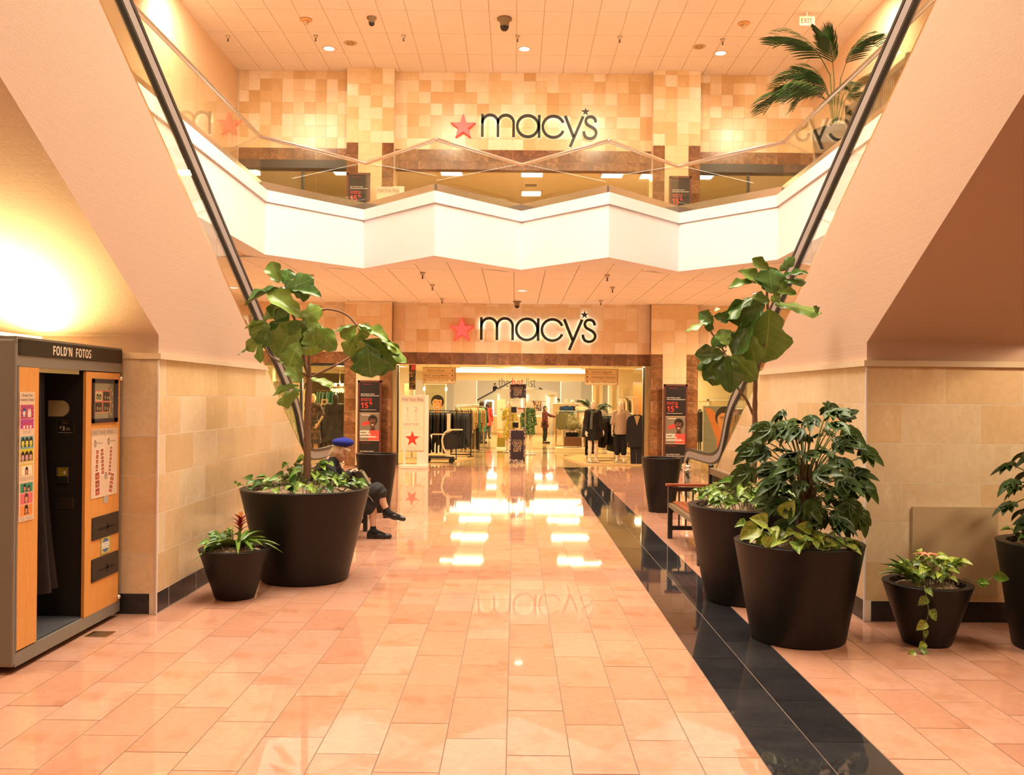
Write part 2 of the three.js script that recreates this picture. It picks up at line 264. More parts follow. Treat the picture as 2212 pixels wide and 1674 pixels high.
{
  const w = struct('wall_back');
  mesh('backing', [bx(14.4, 2.02, 0.3, 0.2, 8.79, -(HF + 0.136)), bx(14.4, 0.28, 0.3, 0.2, 7.64, -(HF + 0.17)), bx(1.15, 2.6, 0.3, -3.575, 6.2, -(HF + 0.17)), bx(1.15, 2.6, 0.3, 3.875, 6.2, -(HF + 0.17)), bx(14.4, 2.2, 0.3, 0.2, 3.89, -(HF + 0.136)), bx(14.4, 0.28, 0.3, 0.2, 2.64, -(HF + 0.17))], MAT.grout2, w);
  for (const [a, b, s] of [[XW[0], PL[0], 1], [PL[1], PR[0], 2], [PR[1], XW[1], 3]]) tiled(w, a, b, 7.78, 9.68, HF, 0.286, checker(0.34), { yRow: 9.48, seed: 40 + s, name: 'wall_tile' });
  const l = struct('wall_back');
  for (const [a, b, s] of [[XW[0], PL[0], 1], [PL[1], PR[0], 2], [PR[1], XW[1], 3]]) tiled(l, a, b, 2.785, 4.01, HF, 0.286, (i, bb, r) => r() < 0.06 ? MAT.facD[0] : MAT.facL[r() < 0.5 ? 0 : 1], { seed: 60 + s, name: 'wall_tile' });
  const br = () => (i, b, r) => MAT.brown[r() < 0.5 ? 0 : 1];
  const t1 = struct('trim'); t1.name = 'trim_1'; tiled(t1, PL[1], PR[0], 7.29, 7.78, HF - 0.01, 0.286, br(), { yRow: 7.494, seed: 8, name: 'marble_tile' }); mesh('lintel', bx(6.3, 0.48, 0.3, 0.15, 7.54, -(HF + 0.125)), MAT.brown[1], t1);
  const t2 = struct('trim'); t2.name = 'trim_2'; tiled(t2, PL[1], PR[0], 2.50, 2.785, HF - 0.01, 0.286, br(), { seed: 9, name: 'marble_tile' });
  let n = 3;
  for (const [a, b] of [[XW[0], PL[0]], [PR[1], XW[1]]]) {
    const t = struct('trim'); t.name = 'trim_' + n++; tiled(t, a, b, 7.49, 7.78, HF - 0.01, 0.286, br(), { seed: 10 + n, name: 'marble_tile' }); mesh('dark_header', bx(b - a, 0.2, 0.34, (a + b) / 2, 7.39, -(HF + 0.14)), MAT.blackMetal, t);
    const t3 = struct('trim'); t3.name = 'trim_' + n++; tiled(t3, a, b, 2.50, 2.785, HF - 0.01, 0.286, br(), { seed: 20 + n, name: 'marble_tile' }); mesh('dark_header', bx(b - a, 0.06, 0.3, (a + b) / 2, 2.47, -(HF + 0.17)), MAT.blackMetal, t3);
  }
  n = 1;
  for (const [a, b] of [PL, PR]) for (const [y0, y1, yb] of [[0, 4.0, 2.785], [4.915, 9.72, 7.86]]) {
    const p = struct('pilaster'); mesh('core', bx(b - a - 0.02, y1 - y0, 0.5, (a + b) / 2, (y0 + y1) / 2, -(HF - 0.0155)), MAT.grout2, p);
    tiled(p, a, b, y0, y1, HF - 0.25, 0.2875, (i, bb, r) => bb > yb - 0.02 ? (r() < 0.22 && y0 > 1 ? MAT.facD[0] : MAT.facL[r() < 0.5 ? 0 : 1]) : (i === 0 || i === 3 ? MAT.brown[r() < 0.5 ? 0 : 1] : MAT.facL[1]), { yRow: yb, sv: 0.286, seed: 90 + n++, name: 'pilaster_tile' });
    mesh('side_cladding', [bx(0.02, y1 - y0, 0.5, a + 0.005, (y0 + y1) / 2, -(HF + 0.02)), bx(0.02, y1 - y0, 0.5, b - 0.005, (y0 + y1) / 2, -(HF + 0.02))], y0 > 1 ? MAT.facL[1] : MAT.brown[0], p);
  }
  // display windows either side of the entrance, and the glazed upper bays
  n = 1;
  for (const [a, b, y0, y1, mull] of [[XW[0], PL[0], 0.12, 2.44, [-5.28]], [PR[1], XW[1], 0.12, 2.44, []], [XW[0], PL[0], 4.93, 7.30, [-5.30]], [PR[1], XW[1], 4.93, 7.30, [5.72]]]) {
    const w = struct('window'); w.name = 'window_' + n++;
    const cuts = [a, ...mull, b]; for (let i = 0; i + 1 < cuts.length; i++) mesh('pane', bx(cuts[i + 1] - cuts[i] - 0.03, y1 - y0, 0.012, (cuts[i] + cuts[i + 1]) / 2, (y0 + y1) / 2, -(HF + 0.12)), MAT.glass, w);
    for (const m of mull) mesh('mullion', bx(0.06, y1 - y0, 0.08, m, (y0 + y1) / 2, -(HF + 0.12)), MAT.blackMetal, w);
    mesh('sill', bx(b - a, 0.12, 0.24, (a + b) / 2, y0 - 0.055, -(HF + 0.14)), y0 < 1 ? MAT.brown[0] : MAT.steel, w);
  }
  for (const [x, s] of [[-2.95, 1], [3.245, 2]]) { const j = struct('door_jamb'); mesh('brass_face', bx(0.13, 2.5, 0.4, x, 1.25, -(HF + 0.1)), MAT.brass, j); mesh('door_edge', bx(0.03, 2.46, 0.06, x + (s === 1 ? 0.085 : -0.085), 1.24, -(HF - 0.05)), MAT.blackMetal, j); }
}
// ---- side walls, walls behind the viewer, lower side walls ----
{
  const a = struct('wall_left'); mesh('painted_wall', bx(0.2, 4.85, 28, -6.98, 7.3, -7.9), MAT.paint, a); mesh('corner_bead', bx(0.03, 4.75, 0.03, XW[0] + 0.02, 7.3, -(HF - 0.03)), MAT.grid, a);
  const b = struct('wall_right'); mesh('painted_wall', bx(0.2, 4.85, 28, 7.36, 7.3, -7.9), MAT.paint, b);
  const c = struct('wall_front'); mesh('painted_wall', bx(14.6, 11, 0.2, 0.2, 5.3, 6.1), MAT.paint2, c);
  const d = struct('wall_left'); mesh('painted_wall', bx(0.2, 4.03, 28, -7.0, 2.0, -7.9), MAT.paint2, d);
  const e = struct('wall_right'); mesh('painted_wall', bx(0.2, 4.03, 28, 7.36, 2.0, -7.9), MAT.paint2, e);
}
// ---- plinths under the escalators, clad in cream stone ----
const TOPL = (d) => 2.66 - 0.577 * (d - 8.7), CLAD = [[6.88, 2.0], [6.88, 2.17], [3.71, 4.0], [2.5, 4.0], [2.5, 5.0], [4.645, 5.0], [9.844, 2.0]];
const clipTop = (poly) => { const out = []; for (let i = 0; i < poly.length; i++) { const p = poly[i], q = poly[(i + 1) % poly.length], fp = TOPL(p[0]) - p[1], fq = TOPL(q[0]) - q[1]; if (fp >= 0) out.push(p); if (fp * fq < 0) { const t = fp / (fp - fq); out.push([lerp(p[0], q[0], t), lerp(p[1], q[1], t)]); } } return out; };
for (const side of [-1, 1]) {
  const XF = side < 0 ? -2.77 : 2.73, p = struct('plinth_wall'), r = rng(side + 31), D0 = 6.88, g = 0.0065;
  const put = (poly, mat, name) => { // a stone on the aisle face
    let c = clipTop(poly); if (c.length < 3) return; const ext = prism(side < 0 ? c : c.map((q) => [-q[0], q[1]]).reverse(), 0.016); metric(ext, r() * 3, r() * 3);
    if (side < 0) ext.applyMatrix4(new THREE.Matrix4().makeBasis(V(0, 0, -1), V(0, 1, 0), V(1, 0, 0))); else ext.applyMatrix4(new THREE.Matrix4().makeBasis(V(0, 0, 1), V(0, 1, 0), V(-1, 0, 0)));
    ext.translate(XF + (side < 0 ? -0.016 : 0.016), 0, 0); mesh(name, ext, mat, p);
  };
  const back = XF + side * 1.33, core = clipTop([[D0 + 0.002, 0], [13.4, 0], [13.4, 1.98], [D0 + 0.002, 1.98]]);
  const cg = prism(core, 1.30); cg.applyMatrix4(new THREE.Matrix4().makeBasis(V(0, 0, -1), V(0, 1, 0), V(1, 0, 0))); cg.translate(side < 0 ? XF - 0.0008 - 1.30 : XF + 0.0008, 0, 0); mesh('core', cg, MAT.grout2, p);
  for (let row = -1; row < 6; row++) {
    const y0 = row < 0 ? 0 : 0.165 + row * 0.3055, y1 = row < 0 ? 0.165 : y0 + 0.3055; let d = D0 - (row & 1 ? 0.455 : 0.15) + (row < 0 ? 0.1 : 0);
    for (; d < 13.3; d += 0.61) { const a = Math.max(d, D0), b = d + 0.61; if (b - a < 0.05) continue; put([[a + g, y0 + g], [b - 0.0005, y0 + g], [b - 0.0005, y1], [a + g, y1]], row < 0 ? MAT.baseTile : MAT.cream[Math.floor(r() * 3)], row < 0 ? 'base_tile' : 'wall_stone'); }
  }
  // return face towards the viewer
  const X1 = side * 7.0; mesh('return_core', [bx(Math.abs(X1 - back) - 0.01, 2.0, 0.15, (back + side * 0.005 + X1) / 2, 3.0, -(D0 + 0.09))], MAT.stucco, p); mesh('return_grout', bx(Math.abs(X1 - XF) - 0.012, 2.0, 0.1, (XF + side * 0.006 + X1) / 2, 1.0, -(D0 + 0.0508)), MAT.grout2, p);
  for (let row = -1; row < 6; row++) {
    const y0 = row < 0 ? 0 : 0.165 + row * 0.3055, y1 = row < 0 ? 0.165 : y0 + 0.3055; let s = -(row & 1 ? 0.0 : 0.33) + (row < 0 ? 0.05 : 0);
    for (; s < 2.1; s += 0.61) { const a = Math.max(0, s), b = Math.min(s + 0.61, 2.1); if (b - a < 0.04) continue; const m = mesh(row < 0 ? 'base_tile' : 'wall_stone', tileGeo(b - a - g, y1 - y0 - g, 0.016, Math.floor(r() * 8)), row < 0 ? MAT.baseTile : MAT.cream[Math.floor(r() * 3)], p); m.position.set(XF + side * (a + b) / 2, (y0 + y1) / 2, -(D0 + 0.008)); }
  }
  const capPts = clipTop([[D0 + 0.021, 1.985], [9.9, 1.985], [9.9, 2.03], [D0 + 0.021, 2.03]]);
  const cap = prism(capPts, 0.05); cap.applyMatrix4(new THREE.Matrix4().makeBasis(V(0, 0, -1), V(0, 1, 0), V(1, 0, 0))); cap.translate(side < 0 ? XF - 0.02 : XF - 0.03, 0, 0);
  mesh('cap_moulding', [metric(cap), bx(Math.abs(X1 - XF) + 0.03, 0.045, 0.05, (XF + X1) / 2 - side * 0.015, 2.0075, -(D0 - 0.005))], MAT.grid, p);
  mesh('corner_bead', bx(0.012, 1.98, 0.012, XF - side * 0.002, 0.99, -(D0 - 0.002)), MAT.fascia, p);
  if (side > 0) mesh('access_panel', bx(0.66, 0.69, 0.02, 3.42, 0.555, -(D0 - 0.012)), M(LIN(0.52, 0.40, 0.24), 0.4), p);
  // ---- the escalator above ----
  const e = thing('escalator', side < 0 ? 'escalator with glass side and salmon stucco cladding rising above the photo booth' : 'escalator with glass side and salmon stucco cladding rising above the leafy planters', 'escalator');
  const cl = prism(CLAD, 1.33); cl.applyMatrix4(new THREE.Matrix4().makeBasis(V(0, 0, -1), V(0, 1, 0), V(1, 0, 0))); cl.translate(Math.min(XF, back), 0, 0); mesh('cladding', metric(cl), MAT.stucco, e);
  const XB = XF + side * 0.20, XB2 = XF + side * 1.22;
  mesh('deck', [beam([XF + side * 0.1, TOPL(4.7) + 0.012, -4.7], [XF + side * 0.1, TOPL(13.05) + 0.012, -13.05], 0.2, 0.02), beam([XF + side * 1.24, TOPL(4.7) + 0.012, -4.7], [XF + side * 1.24, TOPL(13.05) + 0.012, -13.05], 0.18, 0.02)], MAT.brass, e);
  mesh('lower_landing', [bx(1.34, 0.16, 2.3, (XF + back) / 2, 0.08, -14.05)], MAT.brass, e);
  // steps
  for (let i = 0; i < 15; i++) { const d = 12.6 - i * 0.5, y = TOPL(d) - 0.12; mesh('step', bx(0.86, 0.2, 0.5, (XB + XB2) / 2, y, -d), MAT.alu, e); }
  const HR = (d) => TOPL(d) + 0.76; // underside line of the handrail
  const path = [[4.2, HR(4.2)], [6, HR(6)], [8, HR(8)], [10, HR(10)], [11.4, HR(11.4)], [12.0, HR(12.0) + 0.005], [12.5, 0.93], [12.9, 0.80], [13.3, 0.765], [13.8, 0.755], [14.6, 0.75], [14.85, 0.735], [15.0, 0.66], [15.05, 0.55], [15.0, 0.44], [14.85, 0.37]];
  const sweep = (X, w, h, lift, mat, name, from = 0) => { // flat band following the path
    const c = new THREE.CatmullRomCurve3(path.map((q) => V(0, q[1], -q[0])), false, 'centripetal'), N = 64, pos = [], idx = [];
    for (let i = 0; i <= N; i++) { const t = from + (1 - from) * i / N, q = c.getPoint(t), T = c.getTangent(t), nn = V(0, -T.z, T.y); if (nn.y < 0 && i < N * 0.75) nn.negate(); const n2 = V(0, T.z * -1, T.y); const up = n2.y >= 0 || i > N * 0.7 ? n2 : n2.negate();
      for (const [sx, sy] of [[-1, 0], [1, 0], [1, 1], [-1, 1]]) pos.push(X + sx * w / 2, q.y + up.y * (lift + sy * h), q.z + up.z * (lift + sy * h)); }
    for (let i = 0; i < N; i++) for (let k = 0; k < 4; k++) { const a = i * 4 + k, b = i * 4 + (k + 1) % 4; idx.push(a, a + 4, b, b, a + 4, b + 4); }
    idx.push(0, 1, 2, 0, 2, 3, N * 4, N * 4 + 2, N * 4 + 1, N * 4, N * 4 + 3, N * 4 + 2);
    let gg = new THREE.BufferGeometry(); gg.setAttribute('position', new THREE.Float32BufferAttribute(pos, 3)); gg.setIndex(idx); gg = gg.toNonIndexed(); gg.computeVertexNormals(); return mesh(name, metric(gg), mat, e);
  };
  for (const X of [XB, XB2]) {
    sweep(X, 0.05, 0.022, -0.022, MAT.rubber, 'lower_gasket'); sweep(X, 0.056, 0.095, 0, MAT.alu, 'handrail_profile'); sweep(X, 0.03, 0.010, 0.095, MAT.brass, 'handrail_track'); sweep(X, 0.062, 0.040, 0.105, MAT.rubber, 'handrail');
    const cuts = [4.3, 5.8, 7.3, 8.8, 10.3, 11.75]; for (let i = 0; i + 1 < cuts.length; i++) { const a = cuts[i], b = cuts[i + 1] - 0.006; mesh('glass_panel', toSide(prism([[a, TOPL(a)], [b, TOPL(b)], [b, HR(b)], [a, HR(a)]], 0.012), X - 0.006), MAT.glass, e); }
    mesh('glass_panel', toSide(prism([[11.75, TOPL(11.75)], [13.1, 0.16], [14.9, 0.16], [14.97, 0.3], [14.99, 0.55], [14.85, 0.70], [14.6, 0.74], [13.3, 0.755], [12.9, 0.79], [12.5, 0.92], [12.0, HR(12)], [11.75, HR(11.75)]], 0.012), X - 0.006), MAT.glass, e);
    const nw = [bx(0.1, 0.5, 0.16, X, 0.25, -15.06), ball(0.13, X, 0.56, -15.02, 0.7, 0.62, 1.1)]; mesh('newel_cover', nw, MAT.chrome, e);
  }
}
// ---- store interior shell: lower floor ----
{
  const f = struct('floor');
  mesh('marble_aisle', bx(16, 0.1, 60.4, 0.2, -0.05, -(HF + 30.18)), MAT.storeMarble, f);
  mesh('dark_band', [bx(7.8, 0.004, 0.35, -0.5, 0.0, -29.6), bx(7.5, 0.004, 0.3, 3.2, 0.0, -27.4), bx(7, 0.004, 0.3, -3.2, 0.0, -27.4)], MAT.slate[0], f);
  for (const [pts, nm] of [[[[-7.8, 22.3], [-1.7, 22.3], [-1.1, 24.6], [-1.5, 27], [-7.8, 27]], 'carpet'], [[[1.75, 22.2], [8.1, 22.2], [8.1, 26.8], [1.9, 26.8], [1.3, 25.2]], 'carpet']]) { mesh('carpet_border', plan(offsetLine([...pts, pts[0]], 0.0).slice(0, 5), 0, 0.008), MAT.carpetEdge, f); const c = [pts.reduce((s, p) => s + p[0], 0) / 5, pts.reduce((s, p) => s + p[1], 0) / 5]; mesh('carpet', plan(pts.map((p) => [lerp(p[0], c[0], 0.05), lerp(p[1], c[1], 0.08)]), 0.004, 0.012), MAT.carpet, f); }
  const c = struct('ceiling'); const CY = 2.80;
  mesh('plaster', bx(16, 0.2, 18, 0.2, CY + 0.1, -31.05), MAT.paint2, c);
  mesh('luminous_cove', bx(5.8, 0.05, 4.4, 0.25, CY - 0.02, -36.4), M(LIN(1, 1, 1), 0.5, { emissive: LIN(1, 0.86, 0.5), emissiveIntensity: 1.6 }), c);
  mesh('bulkhead', bx(16, 0.75, 0.2, 0.2, 2.81, -40.1), MAT.paint2, c);
  const wl = struct('wall_left'); mesh('painted_wall', bx(0.2, 5.2, 60, -7.9, 2.6, -52), MAT.paint2, wl);
  const wr = struct('wall_right'); mesh('painted_wall', bx(0.2, 5.2, 60, 8.3, 2.6, -52), MAT.paint2, wr);
  const wb = struct('wall_back'); mesh('white_wall', bx(16.4, 5.4, 0.2, 0.2, 2.6, -82), MAT.white, wb);
  const c2 = struct('ceiling'); mesh('white_ceiling', bx(16.4, 0.2, 42, 0.2, 5.1, -61.1), MAT.white, c2);
  for (const [x, d] of STORE_PANELS) { const t = thing('ceiling_light', `recessed white ceiling panel light inside the lower store`, 'ceiling light', [x, CY, -d], 0, 'panel lights in the lower store ceiling'); mesh('frame', [bx(1.26, 0.03, 0.03, 0, -0.012, 0.3), bx(1.26, 0.03, 0.03, 0, -0.012, -0.3), bx(0.03, 0.03, 0.63, 0.62, -0.012, 0), bx(0.03, 0.03, 0.63, -0.62, -0.012, 0)], MAT.white, t); mesh('diffuser', bx(1.2, 0.02, 0.57, 0, -0.015, 0), MAT.glowWarm, t); }
  // upper store
  const uf = struct('floor'); mesh('upper_store_floor', bx(16, 0.4, 9, 0.2, 4.72, -26.4), MAT.carpet, uf);
  const uc = struct('ceiling'); mesh('upper_store_ceiling', bx(16, 0.2, 9, 0.2, 7.47, -26.4), MAT.paint2, uc);
  const ub = struct('wall_back'); mesh('upper_store_wall', bx(16, 2.7, 0.2, 0.2, 6.1, -30.6), MAT.paint2, ub);
  const ul = struct('wall_left'); mesh('upper_store_wall', bx(0.2, 2.7, 9, -7.5, 6.1, -26.4), MAT.paint2, ul);
  const ur = struct('wall_right'); mesh('upper_store_wall', bx(0.2, 2.7, 9, 7.9, 6.1, -26.4), MAT.paint2, ur);
  const UPPER_LABELS = ['bright ceiling panel light at the right end of the upper left glass bay', 'bright ceiling panel light left of centre behind the upper glass front', 'bright ceiling panel light in front of the slatted vent in the upper store', 'bright ceiling panel light behind the slatted vent in the upper store', 'bright ceiling panel light right of centre behind the upper glass front', 'bright ceiling panel light close to the right upper pilaster', 'bright ceiling panel light at the left end of the upper right glass bay'];
  for (const [i, [x, d]] of UPPER_PANELS.entries()) { const t = thing('ceiling_light', UPPER_LABELS[i], 'ceiling light', [x, 7.37, -d], 0, 'panel lights in the upper store ceiling'); mesh('frame', [bx(0.58, 0.03, 0.03, 0, -0.012, 0.3), bx(0.58, 0.03, 0.03, 0, -0.012, -0.3), bx(0.03, 0.03, 0.63, 0.28, -0.012, 0), bx(0.03, 0.03, 0.63, -0.28, -0.012, 0)], MAT.white, t); mesh('diffuser', bx(0.53, 0.02, 0.57, 0, -0.015, 0), MAT.glowWhite, t); }
}
// ================= plants =================
const FIG_A = [[-0.24,2.75,-0.32,2.93,0.12],[-0.22,2.75,-0.19,2.89,0.13],[-0.23,2.71,-0.55,2.66,0.05],[-0.19,2.69,0.03,2.79,0.15],[-0.13,2.69,0.12,2.67,0.07],[-0.11,2.66,0.02,2.64,0.09],[-0.04,2.43,-0.28,2.69,0.13],[-0.06,2.44,0.12,2.52,0.13],[-0.22,2.65,-0.28,2.44,0.15],[-0.24,2.62,-0.42,2.46,0.09],[-0.36,2.38,-0.55,2.39,0.03],[-0.17,2.48,-0.34,2.28,0.12],[-0.08,2.41,-0.26,2.11,0.26],[-0.06,2.41,-0.11,2.18,0.23],[-0.02,2.44,0.05,2.25,0.18],[0.02,2.41,0.27,2.18,0.15],[0.04,2.35,0.09,2.19,0.17],[-0.06,2.21,-0.14,1.99,0.17],[0.04,2.19,0.05,2.1,0.18],[-0.33,2.36,-0.5,2.29,0.15],[-0.36,2.33,-0.4,2.17,0.13],[-0.43,2.24,-0.55,2.23,0.05],[-0.43,2.22,-0.54,2.14,0.09],[-0.44,2.22,-0.65,2.18,0.02],[-0.4,2.19,-0.41,2.03,0.07],[-0.24,2.04,-0.19,2.03,0.03],[-0.03,1.83,-0.12,2.0,0.13],[0.06,1.87,0.26,1.88,0.05],[-0.05,1.8,-0.27,1.75,0.05],[-0.05,1.77,-0.3,1.68,0.1],[-0.05,1.73,-0.21,1.62,0.08],[0.46,2.37,0.28,2.38,0.03],[0.47,2.36,0.34,2.27,0.12],[0.48,2.29,0.39,2.11,0.15],[0.48,2.35,0.75,2.31,0.07],[0.49,2.37,0.63,2.39,0.04],[0.51,2.33,0.57,2.26,0.12],[0.49,2.3,0.49,2.21,0.05],[0.52,2.23,0.53,2.1,0.09],[0.54,2.24,0.57,2.0,0.21],[0.56,2.24,0.79,2.0,0.21],[0.58,2.18,0.61,1.92,0.26],[0.7,1.99,0.7,1.91,0.09],[0.69,2.26,0.88,2.19,0.05],[0.7,2.25,0.85,2.11,0.09],[0.73,2.22,0.94,2.09,0.06],[0.54,2.03,0.45,1.95,0.05]];
const FIG_A_STEMS = [[[0.017,0.937],[0.011,1.479],[0.017,1.711],[0.026,1.881]],[[0.026,1.881],[-0.029,2.004],[-0.078,2.251],[-0.141,2.421],[-0.197,2.59],[-0.229,2.722],[-0.238,2.83]],[[0.026,1.881],[0.234,1.984],[0.403,2.101],[0.495,2.226],[0.478,2.311],[0.462,2.365]],[[0.462,2.373],[0.384,2.457],[0.283,2.51],[0.151,2.528],[0.063,2.492],[-0.018,2.43],[-0.079,2.406]],[[0.026,1.881],[-0.152,1.972],[-0.308,2.048],[-0.394,2.109],[-0.429,2.186]],[[0.026,1.881],[0.017,2.097],[0.063,2.438],[0.105,2.555]],[[0.012,1.819],[-0.027,1.826],[-0.042,1.772]],[[0.495,2.226],[0.572,2.25],[0.688,2.259]]];
const FIG_B = [[0.17,2.83,0.04,2.91,0.08],[0.24,2.81,0.35,2.92,0.07],[0.15,2.66,-0.03,2.83,0.09],[0.18,2.62,0.17,2.83,0.19],[0.27,2.76,0.45,2.82,0.04],[0.28,2.73,0.45,2.75,0.06],[0.05,2.71,-0.16,2.72,0.05],[0.21,2.6,0.3,2.74,0.09],[0.23,2.63,0.38,2.64,0.06],[0.04,2.61,-0.25,2.47,0.06],[0.17,2.55,0.04,2.6,0.09],[0.17,2.56,0.26,2.61,0.08],[0.13,2.52,-0.16,2.43,0.18],[0.22,2.54,0.58,2.55,0.09],[0.54,2.52,0.59,2.47,0.05],[0.17,2.49,0.17,2.08,0.33],[0.05,2.43,-0.14,2.12,0.11],[-0.02,2.28,0.06,2.04,0.16],[-0.32,2.37,-0.43,2.44,0.09],[-0.33,2.38,-0.53,2.38,0.03],[-0.32,2.42,-0.18,2.41,0.08],[-0.32,2.4,-0.34,2.31,0.06],[-0.31,2.46,-0.28,2.49,0.02],[-0.21,2.17,-0.31,2.24,0.11],[-0.2,2.17,-0.25,2.3,0.11],[-0.17,2.18,-0.2,2.29,0.09],[-0.22,2.1,-0.44,2.1,0.12],[-0.23,2.09,-0.44,2.02,0.09],[-0.22,2.09,-0.36,1.9,0.14],[-0.21,2.09,-0.29,1.86,0.16],[-0.19,2.09,-0.16,1.81,0.16],[-0.16,2.09,0.03,1.91,0.15]];
const FIG_B_STEMS = [[[0.059,0.996],[0.066,1.394],[0.066,1.75],[0.071,1.907],[0.12,2.064],[0.16,2.32],[0.179,2.505],[0.171,2.605],[0.17,2.747]],[[0.064,1.572],[0.002,1.721],[-0.041,1.777],[-0.099,1.912],[-0.15,2.018],[-0.18,2.139],[-0.259,2.245],[-0.317,2.33],[-0.311,2.387],[-0.318,2.458]],[[0.076,1.85],[0.071,1.971],[0.027,2.12],[-0.01,2.262],[-0.018,2.29]],[[-0.18,2.139],[-0.215,2.096]],[[-0.187,2.16],[-0.145,2.246],[-0.103,2.31]]];
function leafGrid(nu, nv, half, o = {}) { // base at the origin, tip at +x, face up (+y); half(t) = half width
  const pos = [], uv = [], idx = [], r = rng(o.seed ?? 1), ph = r() * 6, ph2 = r() * 6;
  for (let i = 0; i <= nu; i++) for (let j = 0; j <= nv; j++) {
    const t = i / nu, s = j / nv * 2 - 1, w = half(t) * (1 + (o.wave ?? 0) * Math.sin(t * 15 + ph) * Math.abs(s));
    const y = -(o.bend ?? 0) * t * t + (o.cup ?? 0) * w * s * s * 2 + (o.ruffle ?? 0) * Math.sin(t * 17 + ph2 + s * 2) * s * s - (o.rib ?? 0) * (1 - Math.abs(s)) * half(t);
    pos.push(t - (o.bend ?? 0) * 0.25 * t * t, y, w * s); uv.push(t, j / nv);
  }
  for (let i = 0; i < nu; i++) for (let j = 0; j < nv; j++) { const a = i * (nv + 1) + j, b = a + nv + 1; idx.push(a, a + 1, b, b, a + 1, b + 1); }
  const g = new THREE.BufferGeometry(); g.setAttribute('position', new THREE.Float32BufferAttribute(pos, 3)); g.setAttribute('uv', new THREE.Float32BufferAttribute(uv, 2)); g.setIndex(idx); g.computeVertexNormals(); return g;
}
function leafPrint(base, rib, edge, fleck) { // pigment of a leaf blade: veins, mottling
  const n = fbm(base[0] + fleck * 99 | 0, 6, 4);
  return texture(128, (u, v) => {
    const s = Math.abs(v - 0.5) * 2, mid = clamp(1 - s * 18), vein = clamp(1 - Math.abs(((u * 7 - s * 1.6) % 1 + 1) % 1 - 0.5) * 14) * 0.55, m = n(u, v);
    let c = mix3(base, edge, clamp(m * 1.5 - 0.3)); if (fleck) c = mix3(c, [214, 214, 110], clamp((n(u * 2, v * 2) - 0.52) * 6) * fleck); return mix3(c, rib, Math.max(mid, vein) * 0.6);
  }, 1);
}
const leafMat = (p, rough, extra = {}) => MP(0xffffff, rough, { map: p, side: THREE.DoubleSide, ...extra });
const LM = {
  fig: [leafMat(leafPrint([118, 150, 66], [190, 206, 128], [98, 134, 56], 0), 0.27), leafMat(leafPrint([86, 122, 54], [160, 182, 104], [66, 104, 46], 0), 0.26), leafMat(leafPrint([136, 162, 70], [198, 210, 130], [116, 148, 60], 0), 0.30)],
  pothos: [leafMat(leafPrint([100, 142, 48], [190, 208, 100], [78, 120, 40], 0.3), 0.28), leafMat(leafPrint([110, 148, 48], [200, 210, 110], [84, 126, 38], 0.6), 0.28), leafMat(leafPrint([56, 96, 34], [140, 170, 80], [48, 84, 30], 0.1), 0.28)],
  gold: [leafMat(leafPrint([158, 176, 68], [224, 222, 140], [116, 148, 52], 0.8), 0.3), leafMat(leafPrint([90, 122, 44], [190, 200, 110], [74, 106, 38], 0.6), 0.3)],
  phil: [leafMat(leafPrint([56, 80, 30], [108, 130, 62], [42, 64, 25], 0), 0.42, { specularIntensity: 0.6 }), leafMat(leafPrint([66, 92, 34], [118, 138, 66], [50, 74, 28], 0), 0.42, { specularIntensity: 0.6 })],
  palm: leafMat(leafPrint([52, 84, 30], [96, 120, 54], [40, 68, 26], 0), 0.4), brom: leafMat(leafPrint([104, 136, 48], [150, 176, 84], [84, 120, 42], 0), 0.3), red: leafMat(leafPrint([150, 30, 22], [200, 70, 40], [120, 20, 20], 0), 0.4), peach: leafMat(leafPrint([230, 150, 110], [240, 190, 150], [220, 130, 96], 0), 0.5), yellow: M(0xe0a030, 0.5),
  stem: M(LIN(0.13, 0.17, 0.04), 0.6), bark: M(LIN(0.20, 0.11, 0.06), 0.85), barkDark: M(LIN(0.10, 0.055, 0.03), 0.9), moss: M(LIN(0.34, 0.24, 0.15), 1), soil: M(LIN(0.05, 0.035, 0.025), 1),
};
const fiddle = (t) => { const a = Math.sin(Math.PI * Math.pow(t, 1.25)), waist = 1 - 0.28 * Math.exp(-((t - 0.36) ** 2) / 0.012); return (0.30 * Math.pow(Math.max(a, 0), 0.62) * waist + 0.02 * (1 - t)) * (t > 0.995 ? 0.2 : 1); };
const heart = (t) => t < 0.03 ? 0.10 : 0.40 * Math.pow(Math.max(Math.sin(Math.PI * Math.pow(t, 0.62)), 0), 0.8) * (1 - 0.18 * t) + 0.005;
const strap = (t) => 0.055 * Math.pow(Math.max(Math.sin(Math.PI * (0.12 + 0.88 * t)), 0), 0.5) + 0.001;
const FIGL = [1, 2, 3, 4].map((s) => leafGrid(12, 6, fiddle, { seed: s, bend: 0.10 + s * 0.07, cup: s & 1 ? 0.2 : -0.14, ruffle: 0.035, wave: 0.10, rib: 0.12 }));
const POTH = [1, 2, 3].map((s) => leafGrid(6, 4, heart, { seed: s + 9, bend: 0.16 + 0.1 * s, cup: 0.25, rib: 0.15 }));
const STRAP = [0.35, 0.7].map((b, i) => leafGrid(8, 2, strap, { seed: 20 + i, bend: b, cup: 0.8 }));
